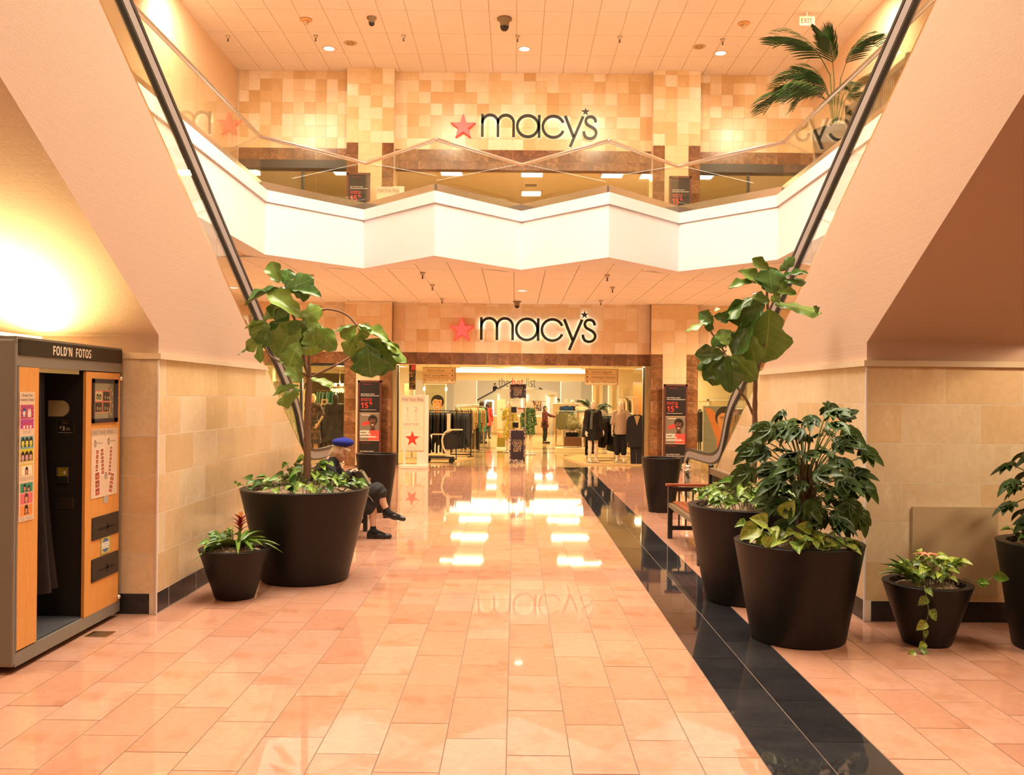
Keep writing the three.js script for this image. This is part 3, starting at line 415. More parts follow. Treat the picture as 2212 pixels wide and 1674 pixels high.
const PHIL = [0, 1, 2].map((k) => { const parts = []; for (const [ang, len, at, wid] of [[0, 1, 0, 0.19], [0.62, 0.66, 0.06, 0.17], [-0.62, 0.66, 0.06, 0.17], [1.25, 0.50, 0.02, 0.15], [-1.25, 0.50, 0.02, 0.15], [2.15, 0.32, 0, 0.13], [-2.15, 0.32, 0, 0.13]]) { const g = leafGrid(6, 2, (t) => wid / len * Math.pow(Math.max(Math.sin(Math.PI * (0.06 + 0.94 * Math.pow(t, 0.8))), 0), 0.75) + 0.004, { bend: 0.12 + 0.10 * k, cup: 0.25, rib: 0.12 }); g.scale(len, len, len); g.rotateY(ang * (1 - 0.08 * k)); g.translate(at, 0, 0); parts.push(g); } return mg(parts); });
const qBasis = new THREE.Matrix4();
function placeLeaf(parent, geo, mat, base, dir, normal, len, wScale = 1, name = 'leaf') {
  const m = mesh(name, geo, mat, parent), x = dir.clone().normalize(), z = x.clone().cross(normal).normalize(), y = z.clone().cross(x);
  qBasis.makeBasis(x, y, z); m.quaternion.setFromRotationMatrix(qBasis); m.position.copy(base); m.scale.set(len, len, len * wScale); return m;
}
function potParts(t, rb, rr, h, fill = true) {
  const wall = Math.min(0.075, rr * 0.17);
  mesh('pot', lathe([[0.001, 0], [rb - 0.01, 0], [rb, 0.012], [rr - 0.004, h - 0.012], [rr, h - 0.004], [rr - 0.006, h], [rr - wall, h], [rr - wall - 0.006, h - 0.006], [rr - wall - 0.02, h - 0.14], [0.001, h - 0.15]], 56), MAT.pot, t);
  if (fill) { // moss mulch: a lumpy tangle
    const g = new THREE.CircleGeometry(rr - wall - 0.008, 48, 0, Math.PI * 2), r = rng(rr * 1000), rings = []; const P = []; const I = []; const NR = 10, NA = 40;
    for (let i = 0; i <= NR; i++) for (let j = 0; j < NA; j++) { const q = i / NR, a = j / NA * Math.PI * 2, R = (rr - wall - 0.008) * q; P.push(Math.cos(a) * R, h - 0.055 + (1 - q * q) * 0.06 + (r() - 0.5) * 0.028 * (i < NR ? 1 : 0), Math.sin(a) * R); }
    for (let i = 0; i < NR; i++) for (let j = 0; j < NA; j++) { const a = i * NA + j, b = i * NA + (j + 1) % NA; I.push(a, b, a + NA, b, b + NA, a + NA); }
    const mgq = new THREE.BufferGeometry(); mgq.setAttribute('position', new THREE.Float32BufferAttribute(P, 3)); mgq.setIndex(I); mgq.computeVertexNormals(); const moss = mesh('moss', mgq, LM.moss, t);
    const st = []; const nst = Math.round(260 * rr); for (let i = 0; i < nst; i++) { const a = r() * 6.28, R = Math.sqrt(r()) * (rr - wall - 0.04), x = Math.cos(a) * R, z = Math.sin(a) * R, y = h - 0.035 + (1 - (R / rr) ** 2) * 0.055; st.push(tube([[x, y, z], [x + (r() - 0.5) * 0.06, y + 0.018 + r() * 0.02, z + (r() - 0.5) * 0.06], [x + (r() - 0.5) * 0.09, y + r() * 0.01, z + (r() - 0.5) * 0.09]], 0.0016, 4, 3)); }
    stuff(mesh('moss_strands', st, LM.moss, moss));
  }
}
function pothos(t, rr, h, n, seed, mats, o = {}) { // a mat of trailing leaves in the pot: stems are one part, every leaf its own
  const r = rng(seed), v = sub('vine', t), stems = [];
  for (let i = 0; i < n; i++) {
    const a = o.a0 !== undefined ? lerp(o.a0, o.a1, r()) : r() * 6.283, R = Math.sqrt(lerp(o.r0 ?? 0.02, 1, r())) * (rr - 0.06), up = (o.lift ?? 0.10) * (0.3 + r()) * (1 - 0.5 * R / rr), x = Math.cos(a) * R, z = Math.sin(a) * R, base = V(x, h + up, z), root = V(x * 0.72, h - 0.03, z * 0.72);
    const out = V(Math.cos(a + (r() - 0.5) * 2.2), (r() - 0.45) * 0.9, Math.sin(a + (r() - 0.5) * 2.2)), len = (o.size ?? 0.105) * (0.65 + 0.6 * r());
    stems.push(tube([root, root.clone().lerp(base, 0.6).add(V(0, 0.03, 0)), base], 0.0028, 4, 4)); placeLeaf(v, POTH[i % 3], mats[Math.floor(r() * mats.length)], base, out, V((r() - 0.5) * 0.7, 1, 0.35 + (r() - 0.5) * 0.8), len, 0.9 + 0.3 * r());
  }
  mesh('stems', stems, LM.stem, v); return v;
}
function trailing(t, pts, mats, seed, size = 0.09) { const r = rng(seed), c = new THREE.CatmullRomCurve3(pts.map((p) => V(...p))), v = sub('trailing_vine', t); mesh('runner', new THREE.TubeGeometry(c, 30, 0.0035, 5), LM.stem, v); const n = Math.round(c.getLength() / 0.075); for (let i = 1; i <= n; i++) { const p = c.getPoint(i / n), tn = c.getTangent(i / n); placeLeaf(v, POTH[i % 3], mats[Math.floor(r() * mats.length)], p, tn.clone().multiplyScalar(0.6).add(V((i & 1 ? 1 : -1) * 0.8, -0.25, 0.5 * r())), V(0.1, 0.5, 0.9), size * (0.7 + 0.5 * r())); } }
function fig(t, leaves, stems, y0, radii, seed, mats) { // fiddle-leaf fig: branches and leaves
  const r = rng(seed), tr = sub('fig_tree', t);
  stems.forEach((s, i) => { const pts = s.map((p, k) => V(p[0], p[1], i === 0 ? (k > 3 ? -0.04 : 0) : -Math.abs(Math.sin(k * 1.3 + i)) * 0.05 * Math.min(k, 2) - 0.02)), c = new THREE.CatmullRomCurve3(pts, false, 'centripetal'), g = new THREE.TubeGeometry(c, 26, 1, 9), P = g.attributes.position, R0 = radii[i][0], R1 = radii[i][1];
    for (let a = 0; a <= 26; a++) { const q = c.getPointAt(a / 26), R = lerp(R0, R1, a / 26) * (1 + 0.10 * Math.sin(a * 2.7)); for (let b = 0; b <= 9; b++) { const k = a * 10 + b; P.setXYZ(k, q.x + (P.getX(k) - q.x) * R, q.y + (P.getY(k) - q.y) * R, q.z + (P.getZ(k) - q.z) * R); } } g.computeVertexNormals(); mesh(i ? 'branch' : 'trunk', g, LM.bark, tr); });
  leaves.forEach(([bx0, by0, tx, ty, w], i) => {
    const d2 = Math.hypot(tx - bx0, ty - by0), W = Math.max(w * 1.1, d2 * 0.5, 0.06), zb = r() * 0.11, dz = (r() - 0.35) * 0.45 * d2, len = Math.hypot(d2, dz), dir = V(tx - bx0, ty - by0, dz).normalize(), tilt = Math.acos(clamp(w * 1.1 / W, 0.3, 1));
    let n = V(0, 0, 1).addScaledVector(dir, -dir.z).normalize(); const up = dir.clone().cross(n), sgn = up.y >= 0 ? 1 : -1; n = n.multiplyScalar(Math.cos(tilt)).addScaledVector(up, sgn * Math.sin(tilt)); 
    placeLeaf(tr, FIGL[i % 4], mats[Math.floor(r() * mats.length)], V(bx0, by0, zb), dir, n, len * 1.18, W / (len * 0.60));
  });
}
const pl = (name, label, x, d, rb, rr, h, fill = true) => { const t = thing(name, label, 'planter', [x, 0, -d]); potParts(t, rb, rr, h, fill); if (!fill) mesh('soil', cyl(rr - 0.1, rr - 0.1, 0.01, 0, h - 0.145, 0, 32), LM.soil, t); return t; };
{
  let t = pl('planter', 'large black tapered planter with a tall fiddle-leaf fig beside the seated person', -1.95, 8.30, 0.40, 0.596, 0.85);
  fig(t, FIG_A, FIG_A_STEMS, 0.85, [[0.036, 0.030], [0.020, 0.010], [0.013, 0.008], [0.011, 0.008], [0.012, 0.006], [0.016, 0.008], [0.008, 0.005], [0.008, 0.005]], 4, LM.fig);
  pothos(t, 0.57, 0.85, 74, 77, LM.pothos, { lift: 0.13 }); pothos(t, 0.30, 0.90, 26, 78, LM.pothos, { lift: 0.2 });
  trailing(t, [[-0.35, 0.84, 0.42], [-0.45, 0.90, 0.40], [-0.56, 0.93, 0.36]], LM.pothos, 3, 0.05);
  t = pl('planter', 'small black tapered planter with a red-flowered bromeliad at the foot of the stone wall', -2.353, 7.5, 0.165, 0.30, 0.42);
  pothos(t, 0.28, 0.42, 34, 12, LM.pothos, { a0: 2.2, a1: 4.4, lift: 0.14, size: 0.085 }); pothos(t, 0.28, 0.42, 9, 13, LM.pothos, { a0: -0.6, a1: 0.7, lift: 0.06, size: 0.07 });
  { const br = sub('bromeliad', t), r = rng(8), c = V(0.03, 0.42, 0.02); for (let i = 0; i < 17; i++) { const a = i * 2.4, e = 0.35 + 0.75 * r(); placeLeaf(br, STRAP[i & 1], LM.brom, c, V(Math.cos(a), e, Math.sin(a)), V(-Math.cos(a) * e, 1, -Math.sin(a) * e), 0.30 + 0.10 * r(), 1.0, 'strap_leaf'); }
    mesh('flower_stalk', bar(c, V(0.05, 0.60, 0.03), 0.016, 8, 0.012), LM.brom, br); for (let i = 0; i < 16; i++) { const a = i * 2.4, y = 0.55 + i * 0.0075; placeLeaf(br, STRAP[0], LM.red, V(0.05, y, 0.03), V(Math.cos(a) * 0.55, 1, Math.sin(a) * 0.55), V(-Math.cos(a), 0.5, -Math.sin(a)), 0.095, 2.4, 'bract'); } mesh('flower_tip', [0, 1, 2, 3, 4].map((i) => bar([0.05, 0.66, 0.03], [0.05 + Math.cos(i * 1.26) * 0.012, 0.725, 0.03 + Math.sin(i * 1.26) * 0.012], 0.006, 5, 0.002)), LM.yellow, br); }
  t = pl('planter', 'tall black tapered planter behind the seated person', -2.04, 13.15, 0.20, 0.312, 0.86, false);
  t = pl('planter', 'tall black tapered planter beyond the wooden bench in front of the entrance', 2.24, 13.45, 0.195, 0.306, 0.82, false);
  t = pl('planter', 'large black planter with a fiddle-leaf fig beside the wooden bench', 2.0, 7.62, 0.34, 0.50, 0.81);
  fig(t, FIG_B, FIG_B_STEMS, 0.81, [[0.028, 0.010], [0.013, 0.007], [0.010, 0.006], [0.006, 0.004], [0.006, 0.004]], 9, [LM.fig[0], LM.fig[1], LM.fig[1], LM.fig[0]]);
  pothos(t, 0.49, 0.82, 130, 31, [LM.pothos[0], LM.pothos[1], LM.gold[1]], { lift: 0.16 }); { const v = sub('sprig', t); mesh('stem', tube([[-0.10, 0.9, 0.1], [-0.05, 1.08, 0.12], [0.08, 1.22, 0.12]], 0.004, 10, 5), LM.stem, v); placeLeaf(v, POTH[0], LM.pothos[2], V(0.08, 1.22, 0.12), V(1, 0.3, 0), V(0, 1, 0.6), 0.10, 0.7); placeLeaf(v, POTH[1], LM.pothos[0], V(-0.15, 1.02, 0.2), V(-1, 0.25, 0.2), V(0, 1, 0.6), 0.16, 0.7); placeLeaf(v, POTH[1], LM.pothos[0], V(-0.03, 1.12, 0.12), V(0.3, -0.6, 0.5), V(0, 0.7, 0.7), 0.08, 0.8); }
  t = pl('planter', 'large black planter with a dark lobed-leaf bush and yellow-green vines at the front', 2.06, 6.40, 0.33, 0.456, 0.70);
  pothos(t, 0.44, 0.70, 26, 51, LM.gold, { a0: 1.2, a1: 3.3, lift: 0.16, size: 0.13, r0: 0.35 }); pothos(t, 0.44, 0.70, 16, 52, LM.gold, { a0: 0.6, a1: 2.0, lift: 0.08, size: 0.12, r0: 0.35 });
  { const v = sub('trailing_vine', t); for (const [x, y, z, dx, dy, s] of [[-0.36, 0.83, 0.24, -1, -0.5, 0.16], [-0.30, 0.86, 0.26, -0.7, 0.3, 0.14], [-0.33, 0.78, 0.30, 0.2, -0.8, 0.10], [-0.18, 0.90, 0.2, 0.4, 0.7, 0.15], [0.0, 0.82, 0.28, -0.8, 0.3, 0.12]]) placeLeaf(v, POTH[0], LM.gold[0], V(x, y, z), V(dx, dy, 0.25), V(0, 0.5, 0.9), s, 1.1); }
  { const bush = sub('lobed_leaf_bush', t), r = rng(64), stems = [], C = V(0.05, 1.22, 0); mesh('trunk', [tube([[0.04, 0.66, 0], [0.055, 0.95, 0.01], [0.03, 1.25, 0]], 0.055, 14, 9), tube([[0.0, 0.68, 0.05], [0.02, 0.95, 0.075], [0.0, 1.3, 0.05]], 0.012, 12, 6), tube([[0.10, 0.68, 0.04], [0.09, 0.95, 0.07], [0.11, 1.28, 0.04]], 0.010, 12, 6), tube([[0.05, 0.68, 0.07], [0.075, 0.95, 0.085], [0.05, 1.2, 0.06]], 0.008, 12, 6)], LM.barkDark, bush);
    for (let i = 0; i < 78; i++) { const a = i * 2.39996, q = (i + 0.5) / 78, el = lerp(1.25, -0.95, Math.pow(q, 0.9)), R = 0.22 + 0.24 * r(), p = V(C.x + 0.02 + Math.cos(a) * Math.cos(el) * R * 0.92, C.y + Math.sin(el) * R * 1.12 - 0.01, Math.sin(a) * Math.cos(el) * R), out = V(Math.cos(a), -0.30 + 1.1 * (r() - 0.5), Math.sin(a)).add(V((r() - 0.5) * 1.5, 0, (r() - 0.5) * 1.5)), root = V(C.x * 0.9 + Math.cos(a) * 0.04, C.y - 0.20 + Math.sin(el) * 0.18, Math.sin(a) * 0.04);
      stems.push(tube([root, root.clone().lerp(p, 0.5).add(V(0, 0.05, 0)), p], 0.0042, 6, 4)); placeLeaf(bush, PHIL[i % 3], LM.phil[i & 1], p, out, V(Math.cos(a) * 0.5 + (r() - 0.5), 0.8, Math.sin(a) * 0.5 + 0.6 + (r() - 0.5) * 0.8), 0.13 + 0.10 * r(), 1); }
    for (let i = 0; i < 22; i++) { const a = r() * 6.28, R = 0.10 + 0.13 * r(), p = V(0.1 + Math.cos(a) * R, 0.80 + 0.22 * r(), Math.sin(a) * R + 0.05); placeLeaf(bush, POTH[i % 3], LM.phil[i & 1], p, V(Math.cos(a), -0.5, Math.sin(a)), V(Math.cos(a), 0.8, Math.sin(a)), 0.10, 1); }
    for (const [x, y, z, dx, dy] of [[0.42, 1.36, 0.1, 0.9, -0.5], [0.44, 1.12, 0.05, 0.8, -0.8], [-0.36, 1.38, 0.1, -0.8, -0.6], [-0.40, 1.22, 0.12, -0.8, -0.7], [0.40, 0.92, 0.1, 0.3, -1], [0.30, 1.50, 0.1, 0.8, -0.5], [-0.24, 1.52, 0.1, -0.7, -0.4]]) { stems.push(tube([[C.x, C.y - 0.1, 0], [x * 0.6, y + 0.02, z * 0.6], [x, y, z]], 0.0042, 8, 4)); placeLeaf(bush, PHIL[1], LM.phil[1], V(x, y, z), V(dx, dy, 0.15), V(dx * 0.2, 0.5, 0.9), 0.20, 1); }
    mesh('stalks', stems, LM.stem, bush); }
  t = pl('planter', 'small black planter with pale variegated vines and a peach flower below the wall panel', 2.95, 6.31, 0.165, 0.303, 0.433);
  pothos(t, 0.27, 0.44, 58, 91, [LM.gold[0], LM.gold[0], LM.gold[1]], { lift: 0.17, size: 0.10 }); trailing(t, [[-0.12, 0.45, 0.22], [-0.15, 0.42, 0.30], [-0.13, 0.28, 0.30], [-0.15, 0.16, 0.27], [-0.14, 0.05, 0.26], [-0.22, 0.02, 0.30]], LM.gold, 5, 0.085); trailing(t, [[0.2, 0.48, 0.1], [0.32, 0.46, 0.14], [0.40, 0.50, 0.14]], LM.pothos, 6, 0.09);
  { const br = sub('bromeliad', t), r = rng(18), c = V(-0.08, 0.45, 0.06); for (let i = 0; i < 8; i++) { const a = 2.4 + i * 0.35, e = 0.9 + r(); placeLeaf(br, STRAP[i & 1], LM.brom, V(-0.12, 0.44, 0.05), V(Math.cos(a), e, Math.sin(a) * 0.6), V(-Math.cos(a) * e, 1, 0.2), 0.24, 1.1, 'strap_leaf'); } for (let i = 0; i < 9; i++) { const a = i * 2.4; placeLeaf(br, STRAP[0], LM.peach, V(-0.03, 0.62, 0.05), V(Math.cos(a), 0.55, Math.sin(a)), V(-Math.cos(a), 1, -Math.sin(a)), 0.10, 2, 'bract'); } }
  t = pl('planter', 'black tapered planter with a dark lobed-leaf bush cut off at the right edge', 3.82, 6.20, 0.29, 0.40, 0.74);
  { const bush = sub('lobed_leaf_bush', t), r = rng(65), stems = []; mesh('trunk', tube([[0, 0.70, 0], [0.02, 1.0, 0], [0, 1.25, 0]], 0.035, 10, 8), LM.barkDark, bush); for (let i = 0; i < 34; i++) { const a = i * 2.4, q = (i + 0.5) / 34, el = lerp(1.2, -0.9, q), R = 0.22 + 0.12 * r(), p = V(Math.cos(a) * Math.cos(el) * R, 1.12 + Math.sin(el) * R * 1.1, Math.sin(a) * Math.cos(el) * R); stems.push(tube([[0, 1.0 + Math.sin(el) * 0.12, 0], p.clone().multiplyScalar(0.5).add(V(0, 0.56, 0)), p], 0.004, 6, 4)); placeLeaf(bush, PHIL[i % 3], LM.phil[i & 1], p, V(Math.cos(a), -0.5, Math.sin(a)), V(Math.cos(a) * 0.4, 1, Math.sin(a) * 0.4 + 0.4), 0.17, 1); } mesh('stalks', stems, LM.stem, bush); pothos(t, 0.37, 0.74, 26, 93, LM.pothos, { lift: 0.1 }); trailing(t, [[-0.28, 0.74, 0.26], [-0.34, 0.66, 0.3], [-0.34, 0.55, 0.32]], LM.pothos, 9, 0.1); }
}
// ================= photo booth =================
function print(parent, name, tex, w, h, pos, ry, t = 0.004, rough = 0.45, extra = {}) { // a flat printed sheet, real thickness, front to +z before turning
  const g = new THREE.BoxGeometry(w, h, t); g.rotateY(ry); g.translate(...pos); const m = mesh(name, g, M(0xffffff, rough, { map: tex, ...extra }), parent); return m;
}
function face(x, cx, cy, s, skin, hair, tint) { // a simple printed portrait
  x.fillStyle = hair; x.beginPath(); x.ellipse(cx, cy - s * 0.08, s * 0.5, s * 0.6, 0, 0, 7); x.fill(); x.fillRect(cx - s * 0.48, cy, s * 0.22, s * 0.5); x.fillRect(cx + s * 0.26, cy, s * 0.22, s * 0.5);
  x.fillStyle = skin; x.beginPath(); x.ellipse(cx, cy + s * 0.05, s * 0.34, s * 0.46, 0, 0, 7); x.fill(); x.fillStyle = hair; x.beginPath(); x.ellipse(cx, cy - s * 0.36, s * 0.36, s * 0.16, 0, 0, 7); x.fill();
  x.fillStyle = tint; x.fillRect(cx - s * 0.2, cy - s * 0.03, s * 0.12, s * 0.05); x.fillRect(cx + s * 0.08, cy - s * 0.03, s * 0.12, s * 0.05); x.beginPath(); x.ellipse(cx, cy + s * 0.28, s * 0.13, s * 0.05, 0, 0, 7); x.fill();
}
function portrait(x, cx, cy, s, skin, dark, hair, lip) { // a printed face, three-quarter tones
  x.fillStyle = hair; x.beginPath(); x.ellipse(cx + s * 0.03, cy - s * 0.14, s * 0.47, s * 0.46, 0.15, 0, 7); x.fill(); x.fillStyle = dark; x.beginPath(); x.moveTo(cx - s * 0.16, cy + s * 0.3); x.lineTo(cx + s * 0.2, cy + s * 0.25); x.lineTo(cx + s * 0.28, cy + s * 0.85); x.lineTo(cx - s * 0.2, cy + s * 0.85); x.fill();
  x.fillStyle = skin; x.beginPath(); x.moveTo(cx - s * 0.34, cy - s * 0.22); x.bezierCurveTo(cx - s * 0.40, cy + s * 0.20, cx - s * 0.18, cy + s * 0.50, cx, cy + s * 0.52); x.bezierCurveTo(cx + s * 0.22, cy + s * 0.50, cx + s * 0.38, cy + s * 0.15, cx + s * 0.34, cy - s * 0.22); x.bezierCurveTo(cx + s * 0.2, cy - s * 0.5, cx - s * 0.2, cy - s * 0.5, cx - s * 0.34, cy - s * 0.22); x.fill();
  x.fillStyle = dark; x.beginPath(); x.ellipse(cx + s * 0.27, cy + s * 0.08, s * 0.07, s * 0.24, -0.2, 0, 7); x.fill(); x.beginPath(); x.moveTo(cx + s * 0.01, cy - s * 0.05); x.lineTo(cx + s * 0.07, cy + s * 0.14); x.lineTo(cx - s * 0.03, cy + s * 0.15); x.fill();
  for (const k of [-1, 1]) { x.fillStyle = dark; x.beginPath(); x.ellipse(cx + k * s * 0.15, cy - s * 0.07, s * 0.085, s * 0.045, 0, 0, 7); x.fill(); x.fillStyle = '#f2e6d6'; x.beginPath(); x.ellipse(cx + k * s * 0.15, cy - s * 0.06, s * 0.06, s * 0.025, 0, 0, 7); x.fill(); x.fillStyle = '#22160f'; x.beginPath(); x.ellipse(cx + k * s * 0.15, cy - s * 0.06, s * 0.026, s * 0.028, 0, 0, 7); x.fill(); x.lineWidth = s * 0.025; x.strokeStyle = hair; x.beginPath(); x.arc(cx + k * s * 0.15, cy - s * 0.02, s * 0.13, Math.PI * 1.22, Math.PI * 1.78); x.stroke(); }
  x.fillStyle = lip; x.beginPath(); x.ellipse(cx, cy + s * 0.28, s * 0.15, s * 0.075, 0, 0, 7); x.fill(); x.fillStyle = '#f4ece0'; x.beginPath(); x.ellipse(cx, cy + s * 0.265, s * 0.115, s * 0.035, 0, 0, 7); x.fill();
  x.fillStyle = hair; x.beginPath(); x.moveTo(cx - s * 0.42, cy + s * 0.02); x.bezierCurveTo(cx - s * 0.5, cy - s * 0.6, cx + s * 0.5, cy - s * 0.65, cx + s * 0.46, cy + s * 0.05); x.bezierCurveTo(cx + s * 0.36, cy - s * 0.12, cx + s * 0.36, cy - s * 0.2, cx + s * 0.30, cy - s * 0.28); x.bezierCurveTo(cx + s * 0.1, cy - s * 0.2, cx - s * 0.1, cy - s * 0.36, cx - s * 0.2, cy - s * 0.3); x.bezierCurveTo(cx - s * 0.34, cy - s * 0.2, cx - s * 0.36, cy - s * 0.1, cx - s * 0.42, cy + s * 0.02); x.fill();
}
{
  const b = thing('photo_booth', 'grey and wood photo booth with open black cabin and printed panels', 'photo booth', [0, 0, 0]);
  const X = -3.03, XB = -4.02, A = 5.40, Z = 6.83; // face plane, back, near end, far end
  const box = (x0, x1, y0, y1, d0, d1) => bx(x1 - x0, y1 - y0, d1 - d0, (x0 + x1) / 2, (y0 + y1) / 2, -(d0 + d1) / 2);
  const gx = X - 0.02;
  mesh('shell', [rbx(X - XB, 2.0, 0.05, 0.02, (X + XB) / 2, 1.045, -(A - 0.005)), box(XB, gx, 0.04, 2.05, Z - 0.04, Z), box(XB, XB + 0.03, 0.04, 2.05, A, Z), box(XB, X, 2.02, 2.06, A - 0.02, Z), box(gx - 0.02, X, 1.875, 1.945, A, Z), box(XB, X, 0.04, 0.125, A, Z), box(gx - 0.02, X, 0.12, 1.88, Z - 0.022, Z), box(gx - 0.02, X, 0.12, 1.88, A - 0.005, A + 0.012)], MAT.booth, b);
  mesh('feet', [bx(0.12, 0.045, 0.12, X - 0.12, 0.022, -(A + 0.2)), bx(0.12, 0.045, 0.12, X - 0.12, 0.022, -(Z - 0.2)), bx(0.12, 0.045, 0.12, XB + 0.12, 0.022, -(A + 0.2)), bx(0.12, 0.045, 0.12, XB + 0.12, 0.022, -(Z - 0.2))], MAT.black, b);
  const hd = mesh('header_sign', box(gx - 0.01, X + 0.004, 1.945, 2.045, A, Z - 0.01), M(LIN(0.03, 0.024, 0.014), 0.35), b);
  print(hd, 'lettering', painted(1024, 72, (x, w, h) => { x.fillStyle = '#241d12'; x.fillRect(0, 0, w, h); x.fillStyle = '#f3e6cf'; x.font = 'bold 62px sans-serif'; x.textBaseline = 'middle'; x.save(); x.translate(275, 38); x.scale(0.86, 1); x.fillText("FOLD'N  FOTOS", 0, 0); x.restore(); }), 1.40, 0.096, [X + 0.006, 1.995, -(A + Z) / 2], Math.PI / 2);
  const wl = mesh('wood_panel', box(gx, X + 0.001, 0.135, 1.873, A + 0.014, 5.64), MAT.boothWood, b), wr = mesh('wood_panel', box(gx, X + 0.001, 0.125, 1.868, 6.26, 6.80), MAT.boothWood, b);
  mesh('floor_mat', box(XB + 0.02, gx, 0.12, 0.135, A, 6.28), M(LIN(0.05, 0.05, 0.055), 0.8), b);
  mesh('cabin_lining', [box(XB + 0.03, gx - 0.02, 0.13, 2.0, A + 0.025, A + 0.04), box(XB + 0.03, XB + 0.05, 0.13, 2.0, A, 6.3), box(XB + 0.03, gx - 0.005, 1.96, 2.0, A, 6.3)], MAT.black, b);
  const part = mesh('partition', box(XB + 0.03, gx - 0.01, 0.13, 2.0, 6.275, 6.30), M(LIN(0.018, 0.013, 0.010), 0.5), b);
  mesh('opening_lintel', box(gx - 0.012, gx, 1.845, 1.876, 5.66, 6.20), MAT.steel, b);
  // on the partition, seen through the opening
  const sh = new THREE.Shape(); sh.moveTo(-3.30, 1.548); sh.lineTo(-3.21, 1.548); sh.absarc(-3.21, 1.605, 0.057, -Math.PI / 2, Math.PI / 2); sh.lineTo(-3.30, 1.662); sh.closePath();
  const wg = new THREE.ExtrudeGeometry(sh, { depth: 0.006, bevelEnabled: false }); wg.translate(0, 0, -6.274); mesh('camera_window', wg, M(LIN(0.40, 0.32, 0.16), 0.3), part);
  print(part, 'price_sign', painted(256, 200, (x, w, h) => { x.fillStyle = '#1c150e'; x.fillRect(0, 0, w, h); x.strokeStyle = '#5a4a34'; x.lineWidth = 5; x.strokeRect(4, 4, w - 8, h - 8); x.fillStyle = '#b0734e'; x.font = 'italic 34px serif'; x.fillText('Smile', 80, 52); x.fillStyle = '#e8d9bd'; x.font = 'bold 78px sans-serif'; x.fillText('3', 82, 146); x.font = 'bold 44px sans-serif'; x.fillText('$', 46, 122); x.fillRect(150, 112, 40, 6); x.fillRect(140, 134, 60, 6); x.fillRect(30, 176, 190, 4); }), 0.125, 0.10, [-3.178, 1.474, -6.27], 0);
  const bill = mesh('bill_slot', rbx(0.085, 0.12, 0.03, 0.008, -3.186, 1.135, -6.265), MAT.black, part); print(bill, 'bill_slot_label', painted(128, 96, (x) => { x.fillStyle = '#a08a18'; x.fillRect(0, 0, 128, 96); x.fillStyle = '#2b2408'; x.fillRect(10, 8, 10, 80); x.fillRect(30, 10, 88, 8); x.fillRect(76, 30, 40, 52); x.fillStyle = '#d9d5b8'; x.fillRect(82, 36, 26, 40); x.fillStyle = '#2b2408'; x.fillRect(32, 34, 32, 6); x.fillRect(32, 66, 26, 6); }), 0.073, 0.058, [-3.186, 1.158, -6.248], 0);
  mesh('coin_tray', rbx(0.122, 0.088, 0.012, 0.006, -3.172, 0.936, -6.268), M(LIN(0.03, 0.02, 0.014), 0.4), part);
  // curtain pulled to one side
  { const P = [], I = [], N = 40, R = 24; for (let j = 0; j <= R; j++) for (let i = 0; i <= N; i++) { const v = j / R, u = i / N, y = 1.86 - v * 1.50 + 0.03 * u, d = 5.645 + u * (0.16 + 0.22 * v * v), wv = Math.sin(u * 19 + v * 0.8) * (0.018 + 0.014 * v) + Math.sin(u * 7 + 1 + v) * 0.02; P.push(X - 0.075 + wv - 0.02 * v, y, -d); } for (let j = 0; j < R; j++) for (let i = 0; i < N; i++) { const a = j * (N + 1) + i, c = a + N + 1; I.push(a, c, a + 1, a + 1, c, c + 1); } const g = new THREE.BufferGeometry(); g.setAttribute('position', new THREE.Float32BufferAttribute(P, 3)); g.setIndex(I); g.computeVertexNormals(); mesh('curtain', g, M(LIN(0.012, 0.011, 0.011), 0.8, { side: THREE.DoubleSide }), b); mesh('curtain_rod', bar([X - 0.075, 1.865, -5.62], [X - 0.075, 1.865, -6.26], 0.008), MAT.steel, b); }
  // prints on the left panel
  print(wl, 'theme_poster', painted(160, 640, (x, w, h) => {
    x.fillStyle = '#d9bfa0'; x.fillRect(0, 0, w, h); x.fillStyle = '#3a2a22'; x.font = 'bold 19px sans-serif'; x.textAlign = 'center'; x.fillText('Choose Your', 80, 24); x.fillText('Favorite Theme', 80, 46);
    const burst = (y, hh, c1, c2) => { x.save(); x.beginPath(); x.rect(10, y, 140, hh); x.clip(); x.fillStyle = c1; x.fillRect(10, y, 140, hh); x.fillStyle = c2; for (let i = 0; i < 12; i++) { x.beginPath(); x.moveTo(80, y + hh); x.arc(80, y + hh, 200, Math.PI + i * 0.262, Math.PI + i * 0.262 + 0.13); x.fill(); } x.restore(); };
    burst(64, 70, '#d8502c', '#7a3a8a'); face(x, 48, 104, 38, '#f0dcc4', '#3a3c80', '#30306a'); face(x, 104, 108, 36, '#f4e4cc', '#e8c0b4', '#b05050'); burst(136, 46, '#8a2c78', '#c04a90'); for (const q of [50, 84, 118]) face(x, q, 172, 28, '#f2ddc8', '#b8344a', '#a03040');
    x.fillStyle = '#8a7a6a'; x.font = '22px sans-serif'; x.fillText('POP ART', 80, 208); x.fillStyle = '#6fa4a8'; x.fillRect(10, 220, 140, 62); for (const q of [38, 80, 122]) face(x, q, 252, 42, '#d8cc48', '#16242c', '#20301c'); x.fillStyle = '#c8bc30'; x.fillRect(10, 282, 140, 66); for (const q of [38, 80, 122]) face(x, q, 322, 42, '#d0a09c', '#2a1418', '#5a2a34');
    x.fillStyle = '#d4b04a'; x.fillRect(14, 356, 132, 58); x.fillStyle = '#f0dcc0'; x.fillRect(24, 366, 112, 46); face(x, 80, 394, 34, '#d8946a', '#3a2218', '#5a3020'); x.fillStyle = '#8a7a6a'; x.fillText('STRIKE A POSE', 80, 440);
